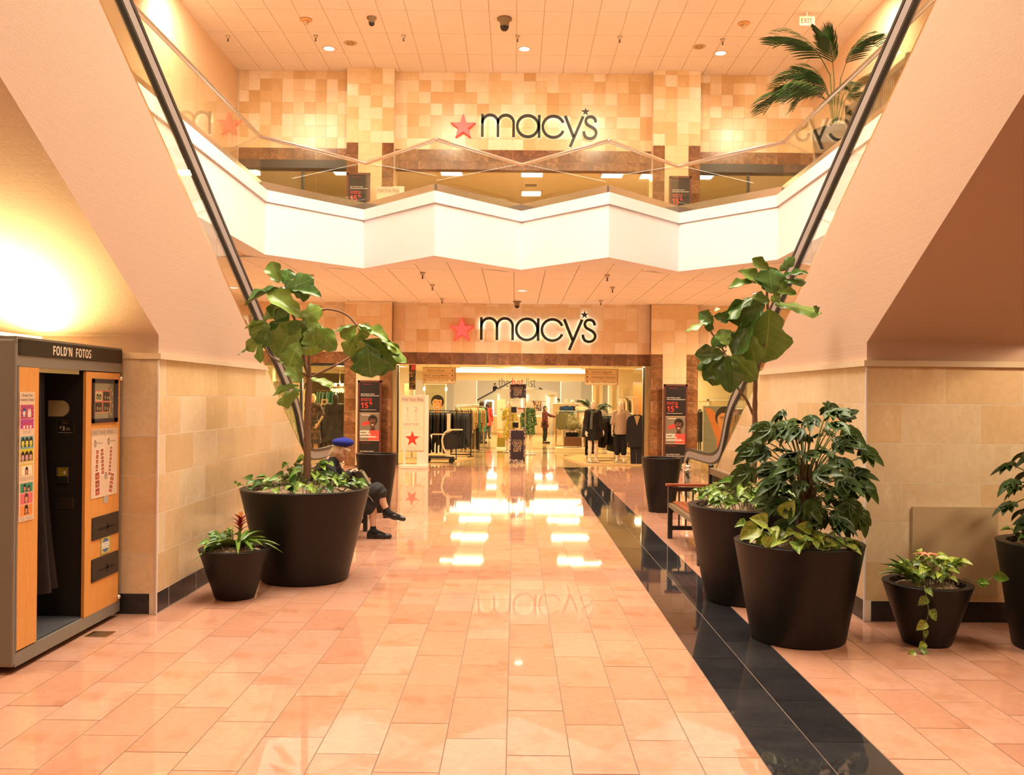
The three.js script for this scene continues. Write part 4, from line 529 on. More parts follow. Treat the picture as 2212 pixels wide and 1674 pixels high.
    x.fillStyle = '#2e8a70'; x.fillRect(14, 452, 132, 46); face(x, 62, 478, 34, '#c88a62', '#241410', '#3a2018'); face(x, 104, 484, 30, '#c88a62', '#241410', '#3a2018'); x.fillStyle = '#d86a70'; x.fillRect(14, 502, 132, 54); face(x, 80, 530, 42, '#d8946a', '#5a2a1c', '#5a3020'); x.fillStyle = '#e08a4a'; x.fillRect(14, 560, 132, 54); face(x, 80, 588, 42, '#c8845c', '#241410', '#3a2018');
    x.fillStyle = '#8a7a6a'; x.fillText('COOL THEMES', 80, 636);
  }), 0.17, 0.80, [X + 0.003, 1.32, -5.50], Math.PI / 2);
  // right panel: screen, steps poster, slots, sticker
  const scr = mesh('screen_frame', [box(X, X + 0.012, 1.79, 1.82, 6.345, 6.745), box(X, X + 0.012, 1.50, 1.53, 6.345, 6.745), box(X, X + 0.012, 1.50, 1.82, 6.345, 6.37), box(X, X + 0.012, 1.50, 1.82, 6.68, 6.745)], M(LIN(0.02, 0.018, 0.028), 0.35), wr);
  print(scr, 'screen', painted(256, 224, (x, w, h) => { x.fillStyle = '#6f6a52'; x.fillRect(0, 0, w, h); x.fillStyle = '#8c8568'; x.fillRect(0, 0, 180, h); x.fillStyle = '#c0705c'; x.fillRect(8, 46, 196, 140); x.fillStyle = '#b8ac7c'; for (const [a, c] of [[14, 54], [112, 54], [14, 122], [112, 122]]) { x.fillRect(a, c, 86, 58); face(x, a + 28, c + 34, 30, '#8a805c', '#2c2a20', '#3a3428'); face(x, a + 60, c + 36, 30, '#8a805c', '#2c2a20', '#3a3428'); } x.fillStyle = '#a39a78'; for (let i = 0; i < 8; i++) x.fillRect(190 + (i % 3) * 20, 6 + i * 26, 10, 18); }), 0.315, 0.262, [X + 0.006, 1.66, -6.525], Math.PI / 2, 0.004, 0.15);
  print(wr, 'steps_poster', painted(320, 400, (x, w, h) => { x.fillStyle = '#dcc6aa'; x.fillRect(0, 0, w, h); x.fillStyle = '#c8b094'; x.fillRect(0, 0, w, 40); x.fillStyle = '#5a4a40'; x.font = '34px sans-serif'; x.fillText('Just 3 easy steps...', 10, 30); x.strokeStyle = '#3a2c24'; x.lineWidth = 5; for (const [a, c] of [[44, 84], [206, 78], [176, 280]]) { x.beginPath(); x.ellipse(a, c, 13, 17, 0, 0, 7); x.stroke(); x.fillStyle = '#3a2c24'; x.fillRect(a - 3, c - 10, 6, 18); x.fillStyle = '#a8917a'; x.fillRect(a + 22, c - 5, 66, 7); }
    const strip = (cx, cy, rot, n, ww, hh, c) => { x.save(); x.translate(cx, cy); x.rotate(rot); x.fillStyle = '#efe2cc'; x.fillRect(-ww / 2 - 4, -4, ww + 8, n * hh + 8); for (let i = 0; i < n; i++) { x.fillStyle = i & 1 ? '#a85a3a' : c; x.fillRect(-ww / 2, i * hh + 2, ww, hh - 4); x.fillStyle = '#3a2018'; x.beginPath(); x.ellipse(0, i * hh + hh * 0.45, ww * 0.22, hh * 0.26, 0, 0, 7); x.fill(); x.fillStyle = '#dca888'; x.beginPath(); x.ellipse(0, i * hh + hh * 0.52, ww * 0.15, hh * 0.18, 0, 0, 7); x.fill(); } x.restore(); };
    strip(70, 120, 0.05, 6, 30, 28, '#c0624a'); strip(124, 116, -0.1, 7, 34, 22, '#b4543c'); strip(240, 108, 0.12, 8, 30, 22, '#c0705a'); strip(70, 250, -0.05, 3, 52, 46, '#b85a42'); strip(260, 270, 0.25, 5, 44, 24, '#c06a50'); }), 0.415, 0.50, [X + 0.003, 1.205, -6.548], Math.PI / 2);
  const tri = new THREE.Shape(); tri.moveTo(0, 0); tri.lineTo(0.07, 0); tri.lineTo(0.07, 0.03); tri.absarc(0.035, 0.03, 0.035, 0, Math.PI); const tg = new THREE.ExtrudeGeometry(tri, { depth: 0.003, bevelEnabled: false }); tg.rotateY(Math.PI / 2); tg.translate(X + 0.001, 0.905, -6.54); mesh('sticker', tg, M(LIN(0.42, 0.42, 0.36), 0.5), wr);
  for (const y of [0.735, 0.435]) { const s = mesh('photo_slot', rbx(0.012, 0.165, 0.42, 0.004, X + 0.004, y, -6.57), M(LIN(0.028, 0.022, 0.018), 0.4), wr); mesh('slot_opening', [bx(0.006, 0.012, 0.26, X + 0.0095, y - 0.012, -6.58), (() => { const g = new THREE.CylinderGeometry(0.03, 0.03, 0.006, 14, 1, false, 0, Math.PI); g.rotateZ(Math.PI / 2); g.rotateX(-Math.PI / 2); g.translate(X + 0.0095, y - 0.012, -6.58); return g; })()], M(LIN(0.003, 0.003, 0.003), 0.6), s); }
  print(wr, 'notice_sticker', painted(128, 160, (x) => { x.fillStyle = '#8fa070'; x.fillRect(0, 0, 128, 160); x.fillStyle = '#c3b04a'; x.fillRect(8, 8, 112, 144); x.fillStyle = '#4a6a9a'; x.beginPath(); x.ellipse(64, 80, 46, 66, 0, 0, 7); x.fill(); x.fillStyle = '#e8e4d0'; x.fillRect(18, 50, 92, 60); x.fillStyle = '#7a8a9a'; x.font = 'bold 24px sans-serif'; x.textAlign = 'center'; x.fillText('YOUR', 64, 76); x.fillText('PHOTOS', 64, 102); }), 0.155, 0.125, [X + 0.003, 0.59, -6.575], Math.PI / 2);
  for (const y of [1.83, 0.158]) mesh('knob', ball(0.018, X + 0.01, y, -6.785), MAT.chrome, b);
  mesh('panel_gap', box(X - 0.004, X + 0.0015, 0.12, 1.87, 6.80, 6.808), MAT.black, b);
  // the booth's own roof lamp, which washes the underside of the escalator
  const lamp = mesh('roof_lamp', [bx(0.12, 0.05, 0.9, -3.62, 2.085, -6.3)], MAT.booth, b); mesh('lamp_tube', bx(0.06, 0.03, 0.84, -3.62, 2.122, -6.3), M(LIN(1, 1, 1), 0.5, { emissive: LIN(1, 0.82, 0.36), emissiveIntensity: 3 }), lamp);
  areaLight(LIN(1, 0.82, 0.38), 420, 0.06, 0.84, [-3.62, 2.15, -6.3], [-3.62, 4, -6.3]);
  const fp = mesh('floor_plate', rbx(0.16, 0.006, 0.14, 0.002, -2.93, 0.003, -6.30), MAT.brass); tag(fp, 'small brass cover plate on the floor beside the photo booth', 'floor plate');
}
// ================= figures: bodies from joined distance fields =================
const cap = (a, b, ra, rb = ra) => ({ a: a.isVector3 ? a : V(...a), b: b.isVector3 ? b : V(...b), ra, rb });
const ell = (c, r, rot = 0) => ({ c: c.isVector3 ? c : V(...c), r, cs: Math.cos(rot), sn: Math.sin(rot) });
function field(prims, k, cuts = []) {
  const P = prims.map((p) => p.r ? [1, p.c.x, p.c.y, p.c.z, p.r[0], p.r[1], p.r[2], p.cs, p.sn, Math.min(...p.r)] : (() => { const d = p.b.clone().sub(p.a); return [0, p.a.x, p.a.y, p.a.z, d.x, d.y, d.z, Math.max(d.lengthSq(), 1e-9), p.ra, p.rb]; })());
  const one = (q, x, y, z) => {
    if (q[0]) { const dx = x - q[1], dy = y - q[2], dz = (z - q[3]) / q[6], u = (dx * q[7] + dy * q[8]) / q[4], v = (-dx * q[8] + dy * q[7]) / q[5]; return (Math.sqrt(u * u + v * v + dz * dz) - 1) * q[9]; }
    const ax = x - q[1], ay = y - q[2], az = z - q[3], t = Math.min(1, Math.max(0, (ax * q[4] + ay * q[5] + az * q[6]) / q[7])), ex = ax - q[4] * t, ey = ay - q[5] * t, ez = az - q[6] * t; return Math.sqrt(ex * ex + ey * ey + ez * ez) - (q[8] + (q[9] - q[8]) * t);
  };
  const C = cuts.map((p) => [1, p.c.x, p.c.y, p.c.z, p.r[0], p.r[1], p.r[2], p.cs, p.sn, Math.min(...p.r)]);
  return (x, y, z) => { let d = 1e3; for (const q of P) { const e = one(q, x, y, z), h = Math.max(k - Math.abs(d - e), 0) / k; d = Math.min(d, e) - h * h * k * 0.25; } for (const q of C) { const e = -one(q, x, y, z), kk = 0.008, h = Math.max(kk - Math.abs(d - e), 0) / kk; d = Math.max(d, e) + h * h * kk * 0.25; } return d; };
}
function fieldBounds(prims, pad) { const b = new THREE.Box3(); for (const p of prims) { if (p.r) { const m = Math.max(...p.r); b.expandByPoint(p.c.clone().addScalar(m)); b.expandByPoint(p.c.clone().addScalar(-m)); } else { b.expandByPoint(p.a.clone().addScalar(p.ra)); b.expandByPoint(p.a.clone().addScalar(-p.ra)); b.expandByPoint(p.b.clone().addScalar(p.rb)); b.expandByPoint(p.b.clone().addScalar(-p.rb)); } } return b.expandByScalar(pad); }
function netMesh(f, box, cell) { // surface nets
  const nx = Math.ceil((box.max.x - box.min.x) / cell) + 1, ny = Math.ceil((box.max.y - box.min.y) / cell) + 1, nz = Math.ceil((box.max.z - box.min.z) / cell) + 1, D = new Float32Array(nx * ny * nz), id = new Int32Array(nx * ny * nz).fill(-1), o = box.min;
  for (let k = 0, n = 0; k < nz; k++) for (let j = 0; j < ny; j++) for (let i = 0; i < nx; i++, n++) D[n] = f(o.x + i * cell, o.y + j * cell, o.z + k * cell);
  const P = [], I = [], sy = nx, sz = nx * ny, E = [[0, 1], [0, 2], [0, 4], [1, 3], [1, 5], [2, 3], [2, 6], [3, 7], [4, 5], [4, 6], [5, 7], [6, 7]], off = [0, 1, sy, sy + 1, sz, sz + 1, sz + sy, sz + sy + 1];
  for (let k = 0; k < nz - 1; k++) for (let j = 0; j < ny - 1; j++) for (let i = 0; i < nx - 1; i++) {
    const b = i + j * sy + k * sz; let m = 0; for (let c = 0; c < 8; c++) if (D[b + off[c]] < 0) m |= 1 << c; if (m === 0 || m === 255) continue;
    let x = 0, y = 0, z = 0, n = 0; for (const [p, q] of E) { const a = D[b + off[p]], c = D[b + off[q]]; if ((a < 0) === (c < 0)) continue; const t = a / (a - c); x += (p & 1) + t * ((q & 1) - (p & 1)); y += ((p >> 1) & 1) + t * (((q >> 1) & 1) - ((p >> 1) & 1)); z += ((p >> 2) & 1) + t * (((q >> 2) & 1) - ((p >> 2) & 1)); n++; }
    id[b] = P.length / 3; P.push(o.x + (i + x / n) * cell, o.y + (j + y / n) * cell, o.z + (k + z / n) * cell);
  }
  for (let k = 1; k < nz - 1; k++) for (let j = 1; j < ny - 1; j++) for (let i = 1; i < nx - 1; i++) {
    const b = i + j * sy + k * sz, s = D[b] < 0; const quad = (a, c, d, e) => { if (a < 0 || c < 0 || d < 0 || e < 0) return; s ? I.push(a, c, d, a, d, e) : I.push(a, d, c, a, e, d); };
    if (s !== (D[b + 1] < 0)) quad(id[b - sy - sz], id[b - sz], id[b], id[b - sy]); if (s !== (D[b + sy] < 0)) quad(id[b - 1 - sz], id[b - 1], id[b], id[b - sz]); if (s !== (D[b + sz] < 0)) quad(id[b - 1 - sy], id[b - sy], id[b], id[b - 1]);
  }
  const N = new Float32Array(P.length), e = cell * 0.5; for (let v = 0; v < P.length; v += 3) { const x = P[v], y = P[v + 1], z = P[v + 2], g = V(f(x + e, y, z) - f(x - e, y, z), f(x, y + e, z) - f(x, y - e, z), f(x, y, z + e) - f(x, y, z - e)).normalize(); N[v] = g.x; N[v + 1] = g.y; N[v + 2] = g.z; }
  const g = new THREE.BufferGeometry(); g.setAttribute('position', new THREE.Float32BufferAttribute(P, 3)); g.setAttribute('normal', new THREE.BufferAttribute(N, 3)); g.setAttribute('uv', new THREE.BufferAttribute(new Float32Array(P.length / 3 * 2), 2)); g.setIndex(I); return metric(g);
}
const flesh = (prims, cell, k = 0.03, cuts = []) => netMesh(field(prims, k, cuts), fieldBounds(prims, cell * 3), cell);
const inflate = (prims, d) => prims.map((p) => p.r ? { ...p, r: p.r.map((q) => q + d) } : { ...p, ra: p.ra + d, rb: p.rb + d });
function handPrims(w, dir, nrm, side, curl, s = 1) { // wrist, direction of the palm, back-of-hand normal, which side the thumb leaves
  dir = dir.clone().normalize(); const n = nrm.clone().addScaledVector(dir, -nrm.dot(dir)).normalize(), x = dir.clone().cross(n).multiplyScalar(side), at = (a, b, c) => w.clone().addScaledVector(dir, a * s).addScaledVector(x, b * s).addScaledVector(n, c * s), P = [];
  for (const b of [-0.028, -0.010, 0.010, 0.027]) P.push(cap(at(0.012, b * 0.7, 0), at(0.075, b, 0), 0.013 * s, 0.0125 * s));
  [[-0.030, 0.058], [-0.011, 0.068], [0.010, 0.074], [0.029, 0.066]].forEach(([b, L], i) => { let p = at(0.078, b, 0), a = 0.15 + curl * 0.5; for (let k = 0; k < 3; k++) { const l = L * [0.46, 0.31, 0.23][k] * s, q = p.clone().addScaledVector(dir, Math.cos(a) * l).addScaledVector(n, -Math.sin(a) * l); P.push(cap(p, q, (0.0092 - 0.0009 * k) * s, (0.0085 - 0.0010 * k) * s)); p = q; a += curl * (0.75 + i * 0.04); } });
  const t0 = at(0.018, 0.026, -0.004), t1 = at(0.050, 0.046, -0.014 - 0.012 * curl), t2 = at(0.078, 0.044 - 0.012 * curl, -0.022 - 0.016 * curl); P.push(cap(t0, t1, 0.0125 * s, 0.0105 * s), cap(t1, t2, 0.0100 * s, 0.0082 * s)); return P;
}
const SKIN = M(LIN(0.62, 0.38, 0.26), 0.55), SKIN2 = M(LIN(0.52, 0.30, 0.19), 0.55), HAIRD = M(LIN(0.03, 0.018, 0.012), 0.6), PLASTIC = M(LIN(0.82, 0.66, 0.52), 0.3);
// ---- the person sitting on the bench, seen in profile: +x ahead, +z towards the viewer ----
{
  const t = thing('person', 'elderly person in blue beret and black coat sitting with crossed legs holding a bag', 'person', [-1.9, 0, -10.62]);
  const Hc = V(-0.188, 1.040, 0.0), rot = new THREE.Euler(0, -0.18, -0.50), hq = new THREE.Quaternion().setFromEuler(rot);
  const put = (g) => { g.applyQuaternion(hq); g.translate(Hc.x, Hc.y, Hc.z); return g; };
  const hq2 = new THREE.Quaternion().setFromEuler(new THREE.Euler(0, -0.18, -0.16)), put2 = (g) => { g.applyQuaternion(hq2); g.translate(Hc.x + 0.028, Hc.y + 0.004, Hc.z); return g; };
  const headP = [ell([0, 0.02, 0], [0.090, 0.100, 0.073]), ell([0.030, -0.045, 0], [0.060, 0.062, 0.054]), ell([0.060, -0.085, 0], [0.026, 0.024, 0.026]), cap([0.080, 0.022, 0], [0.108, -0.022, 0], 0.010, 0.013), cap([0.076, 0.036, -0.035], [0.076, 0.036, 0.035], 0.012), ell([0.062, -0.020, 0.036], [0.026, 0.022, 0.020]), ell([0.062, -0.020, -0.036], [0.026, 0.022, 0.020]), cap([0.082, -0.052, -0.016], [0.082, -0.052, 0.016], 0.008), cap([0.080, -0.064, -0.014], [0.080, -0.064, 0.014], 0.008), ell([-0.005, -0.005, 0.074], [0.021, 0.033, 0.010]), ell([-0.005, -0.005, -0.074], [0.021, 0.033, 0.010]), cap([-0.015, -0.06, 0], [-0.055, -0.15, 0], 0.050, 0.055)];
  const headG = put(flesh(headP, 0.0042, 0.016, [ell([0.096, 0.010, 0.032], [0.016, 0.011, 0.016]), ell([0.096, 0.010, -0.032], [0.016, 0.011, 0.016]), ell([0.096, -0.058, 0], [0.012, 0.0022, 0.018])]));
  const J = { nk: V(-0.265, 0.925, 0), ch: V(-0.325, 0.80, 0), wa: V(-0.345, 0.62, 0), pe: V(-0.33, 0.50, 0), sR: V(-0.30, 0.860, 0.15), eR: V(-0.165, 0.690, 0.20), wR: V(-0.055, 0.795, 0.085), sL: V(-0.30, 0.860, -0.15), eL: V(-0.17, 0.700, -0.20), wL: V(-0.05, 0.800, -0.075), hR: V(-0.29, 0.49, 0.085), kR: V(0.265, 0.590, 0.02), aR: V(0.395, 0.315, 0.0), tR: V(0.53, 0.262, 0.0), hL: V(-0.29, 0.49, -0.085), kL: V(0.195, 0.480, -0.03), aL: V(0.215, 0.085, -0.03), tL: V(0.36, 0.035, -0.03) };
  const torso = [cap(J.hL, J.hR, 0.085), cap(J.pe, J.wa, 0.105, 0.10), cap(J.wa, J.ch, 0.10, 0.105), cap(J.sL, J.sR, 0.055), cap(J.ch, J.nk, 0.095, 0.05)], arms = [cap(J.sR, J.eR, 0.046, 0.038), cap(J.eR, J.wR, 0.037, 0.024), cap(J.sL, J.eL, 0.046, 0.038), cap(J.eL, J.wL, 0.037, 0.024)], legs = [cap(J.hR, J.kR, 0.074, 0.050), cap(J.kR, J.kR.clone().lerp(J.aR, 0.4), 0.046, 0.047), cap(J.kR.clone().lerp(J.aR, 0.4), J.aR, 0.047, 0.029), cap(J.aR, J.tR, 0.030, 0.026), cap(J.hL, J.kL, 0.074, 0.050), cap(J.kL, J.kL.clone().lerp(J.aL, 0.4), 0.046, 0.047), cap(J.kL.clone().lerp(J.aL, 0.4), J.aL, 0.047, 0.030), cap(J.aL, J.tL, 0.032, 0.026)];
  const hR = handPrims(J.wR, V(1, 0.12, -0.55), V(0.1, 0.75, 0.65), -1, 0.85), hL = handPrims(J.wL, V(1, 0.12, 0.55), V(0.1, 0.75, -0.65), 1, 0.85);
  mesh('body', [flesh([...torso, ...arms, ...legs], 0.010), headG, flesh([...hR, cap(J.wR.clone().lerp(J.eR, 0.25), J.wR, 0.024, 0.023)], 0.0032, 0.010), flesh([...hL, cap(J.wL.clone().lerp(J.eL, 0.25), J.wL, 0.024, 0.023)], 0.0032, 0.010)], SKIN, t);
  for (const s of [1, -1]) mesh('eye', put(ball(0.0092, 0.0795, 0.009, 0.032 * s, 0.9, 0.45, 1)), M(LIN(0.16, 0.09, 0.06), 0.4), t);
  mesh('hair', put(flesh([ell([-0.022, 0.012, 0], [0.086, 0.095, 0.080]), cap([-0.07, -0.02, 0.03], [-0.075, -0.075, 0.03], 0.032, 0.026), cap([-0.07, -0.02, -0.03], [-0.075, -0.075, -0.03], 0.032, 0.026), cap([0.03, 0.075, 0.066], [0.045, -0.01, 0.069], 0.016, 0.008), cap([0.085, 0.070, -0.03], [0.085, 0.070, 0.03], 0.018), cap([0.066, 0.078, 0.055], [0.088, 0.065, 0.01], 0.018)], 0.005, 0.02, [ell([0.105, -0.06, 0], [0.075, 0.105, 0.10])])), M(LIN(0.66, 0.52, 0.34), 0.7), t);
  mesh('beret', put2(flesh([ell([-0.010, 0.108, 0], [0.132, 0.044, 0.118], 0.16), ell([-0.02, 0.128, 0], [0.105, 0.036, 0.098], 0.18), ell([-0.004, 0.084, 0], [0.100, 0.026, 0.086], 0.10), cap([-0.01, 0.15, 0], [-0.012, 0.178, 0], 0.005)], 0.006, 0.018)), M(LIN(0.012, 0.022, 0.24), 0.95), t);
  mesh('earring', put(ball(0.006, -0.003, -0.044, 0.080)), MAT.chrome, t);
  const coatP = [...inflate(torso, 0.020), cap(J.sR, J.eR, 0.068, 0.060), cap(J.eR, J.wR.clone().lerp(J.eR, 0.14), 0.058, 0.045), cap(J.sL, J.eL, 0.068, 0.060), cap(J.eL, J.wL.clone().lerp(J.eL, 0.14), 0.058, 0.045), cap([-0.38, 0.80, -0.10], [-0.38, 0.80, 0.10], 0.07), cap([-0.37, 0.89, -0.06], [-0.37, 0.89, 0.06], 0.045), cap([-0.30, 0.55, 0.1], [-0.16, 0.56, 0.11], 0.07, 0.06)];
  const fold = field(coatP, 0.035), fb = fieldBounds(coatP, 0.03); mesh('coat', netMesh((x, y, z) => fold(x, y, z) + 0.0045 * Math.sin(x * 70 + y * 38) * Math.sin(z * 40 + y * 60), fb, 0.0085), M(LIN(0.012, 0.011, 0.010), 0.85), t);
  mesh('collar', flesh([cap([-0.315, 0.925, -0.05], [-0.32, 0.930, 0.05], 0.018), cap([-0.32, 0.930, 0.05], [-0.235, 0.880, 0.055], 0.018, 0.014), cap([-0.235, 0.88, 0.055], [-0.19, 0.80, 0.05], 0.014, 0.010)], 0.006, 0.015), M(LIN(0.010, 0.009, 0.009), 0.85), t);
  const kR2 = J.kR.clone(), skirtP = [cap(J.hR, J.hL, 0.115), cap(J.hR, kR2, 0.105, 0.080), cap(kR2, [0.315, 0.555, 0.02], 0.080, 0.070), cap(J.hL, J.kL, 0.105, 0.085), cap([0.05, 0.44, 0.0], [0.16, 0.36, 0.0], 0.085, 0.075), cap([0.16, 0.42, 0.0], [0.27, 0.49, 0.0], 0.085, 0.072)], sf = field(skirtP, 0.04);
  mesh('skirt', netMesh((x, y, z) => sf(x, y, z) + 0.003 * Math.sin(x * 55 - y * 70), fieldBounds(skirtP, 0.03), 0.0085), M(LIN(0.018, 0.018, 0.019), 0.8), t); mesh('skirt_trim', tube([[0.07, 0.575, 0.115], [0.15, 0.545, 0.108], [0.21, 0.49, 0.10], [0.23, 0.455, 0.095]], 0.005, 14, 5), M(LIN(0.3, 0.28, 0.26), 0.5), t);
  for (const [a, k, toe, nm] of [[J.aR, J.kR, J.tR, 1], [J.aL, J.kL, J.tL, 2]]) {
    const d = toe.clone().sub(a).normalize(), up = k.clone().sub(a).normalize(), heel = a.clone().addScaledVector(d, -0.045).addScaledVector(up, -0.035), tip = toe.clone().addScaledVector(d, 0.055); const sole = nm === 2 ? V(0, 0, 0) : V(0, -0.004, 0);
    mesh('sock', flesh([cap(a.clone().addScaledVector(up, 0.055), a, 0.036, 0.037), cap(a, heel, 0.037, 0.034), cap(a, toe, 0.036, 0.030)], 0.007, 0.02), M(LIN(0.010, 0.009, 0.009), 0.95), t);
    const h2 = heel.clone().add(sole), b2 = tip.clone(); if (nm === 2) { h2.y = 0.034; b2.y = 0.030; } mesh('shoe', flesh([cap(h2, h2.clone().lerp(b2, 0.5), 0.034, 0.036), cap(h2.clone().lerp(b2, 0.45), b2, 0.038, 0.028), cap(h2.clone().add(V(0, 0.02, 0)), h2, 0.034)], 0.006, 0.02, [ell(a.clone().addScaledVector(up, 0.03), [0.048, 0.034, 0.032])]), M(LIN(0.014, 0.013, 0.013), 0.3), t);
    const hl = nm === 2 ? V(h2.x - 0.005, 0.009, h2.z) : h2.clone().add(V(-0.002, -0.034, 0)); mesh('heel', rbx(0.06, 0.018, 0.055, 0.004, hl.x, hl.y, hl.z), M(LIN(0.008, 0.008, 0.008), 0.5), t);
  }
  const bag = thing('handbag', 'dark brown leather handbag resting on the lap of the seated person', 'handbag', [-1.9, 0, -10.62]);
  { const g = prism([[0.03, 0.655], [0.155, 0.625], [0.17, 0.66], [0.085, 0.80], [0.055, 0.815], [0.025, 0.80]], 0.16, [], 0.012); g.translate(0, 0, -0.06); mesh('bag_body', g, M(LIN(0.035, 0.026, 0.016), 0.35), bag); const g2 = prism([[-0.055, 0.665], [0.02, 0.655], [0.02, 0.795], [-0.02, 0.805], [-0.05, 0.75]], 0.13, [], 0.012); g2.translate(0, 0, -0.04); mesh('bag_flap', g2, M(LIN(0.012, 0.010, 0.009), 0.25), bag); mesh('bag_strap', tube([[0.03, 0.80, 0.06], [0.0, 0.825, 0.05], [-0.02, 0.80, 0.07]], 0.008, 14, 6), M(LIN(0.03, 0.022, 0.014), 0.4), bag); }
}
// ---- standing figures: faces +z, y up from the floor ----
function standing(o) {
  const h = o.h ?? 1.65, J = {}, s = h / 1.65, q = (x, y, z) => V(x * s, y * s, z * s), w = o.wide ?? 1;
  J.hd = q(0, 1.545, 0.015); J.nk = q(0, 1.40, 0); J.ch = q(0, 1.24, 0); J.wa = q(0, 1.03, 0); J.pe = q(0, 0.90, 0);
  for (const [k, sg, arm] of [['R', 1, o.armR], ['L', -1, o.armL]]) { J['s' + k] = q(0.165 * sg * w, 1.345, 0); J['e' + k] = q(...(arm?.[0] ?? [0.215 * sg, 1.07, 0.01])); J['w' + k] = q(...(arm?.[1] ?? [0.225 * sg, 0.84, 0.07])); const st = (o.step ?? 0) * sg; J['h' + k] = q(0.085 * sg, 0.86, 0); J['k' + k] = q(0.085 * sg, 0.47, st * 0.5 + 0.02); J['a' + k] = q(0.09 * sg, 0.075, st - 0.01); J['t' + k] = q(0.105 * sg, 0.030, st + 0.15); }
  J.s = s; return J;
}
function figureParts(t, J, o, cell = 0.013) {
  const s = J.s, S = (v) => v * s, torso = [cap(J.hL, J.hR, S(0.092)), cap(J.pe, J.wa, S(0.110), S(0.098)), cap(J.wa, J.ch, S(0.098), S(0.112)), cap(J.sL, J.sR, S(0.056)), cap(J.ch, J.nk, S(0.10), S(0.05)), cap(J.nk, J.hd, S(0.048), S(0.044))];
  const arm = (k) => [cap(J['s' + k], J['e' + k], S(0.046), S(0.037)), cap(J['e' + k], J['w' + k], S(0.036), S(0.024))], leg = (k) => [cap(J['h' + k], J['k' + k], S(0.082), S(0.052)), cap(J['k' + k], J['k' + k].clone().lerp(J['a' + k], 0.4), S(0.050), S(0.052)), cap(J['k' + k].clone().lerp(J['a' + k], 0.4), J['a' + k], S(0.052), S(0.034)), cap(J['a' + k], J['t' + k], S(0.034), S(0.028)), cap(J['a' + k], J['a' + k].clone().add(V(0, -S(0.04), -S(0.02))), S(0.034), S(0.03))];
  const head = o.egg ? [ell(J.hd, [S(0.075), S(0.118), S(0.092)])] : [ell(J.hd.clone().add(V(0, S(0.02), 0)), [S(0.074), S(0.10), S(0.09)]), ell(J.hd.clone().add(V(0, -S(0.045), S(0.025))), [S(0.052), S(0.06), S(0.056)]), cap(J.hd.clone().add(V(0, S(0.015), S(0.082))), J.hd.clone().add(V(0, -S(0.02), S(0.105))), S(0.011), S(0.013)), ell(J.hd.clone().add(V(S(0.075), 0, 0)), [S(0.01), S(0.03), S(0.02)]), ell(J.hd.clone().add(V(-S(0.075), 0, 0)), [S(0.01), S(0.03), S(0.02)])];
  const hands = ['R', 'L'].map((k) => { const d = J['w' + k].clone().sub(J['e' + k]).normalize(), sg = k === 'R' ? 1 : -1; return flesh(handPrims(J['w' + k], d, V(sg, 0.1, 0.2), sg, 0.35, s * 1.02), 0.0065, 0.012); });
  mesh('body', [flesh([...torso, ...arm('R'), ...arm('L'), ...leg('R'), ...leg('L')], cell), flesh([...head, cap(J.nk, J.hd.clone().add(V(0, -S(0.05), 0)), S(0.048), S(0.045))], 0.008, 0.02, o.egg ? [] : [ell(J.hd.clone().add(V(S(0.032), S(0.01), S(0.092))), [S(0.015), S(0.010), S(0.012)]), ell(J.hd.clone().add(V(-S(0.032), S(0.01), S(0.092))), [S(0.015), S(0.010), S(0.012)])]), ...hands], o.skin ?? SKIN2, t);
  if (!o.egg) for (const sg of [1, -1]) mesh('eye', ball(S(0.010), J.hd.x + S(0.031) * sg, J.hd.y + S(0.010), J.hd.z + S(0.080), 1, 1, 1, 8, 6), MAT.black, t);
  return { torso, arm, leg, S };
}
function dress(t, name, prims, d, mat, cell = 0.013, waveAmp = 0.004, hem = -9) { const P = inflate(prims, d), f = field(P, 0.035); return mesh(name, netMesh((x, y, z) => Math.max(f(x, y, z) + waveAmp * Math.sin(x * 48 + z * 30) * Math.sin(y * 26 + z * 20), hem - y), fieldBounds(P, 0.04), cell), mat, t); }
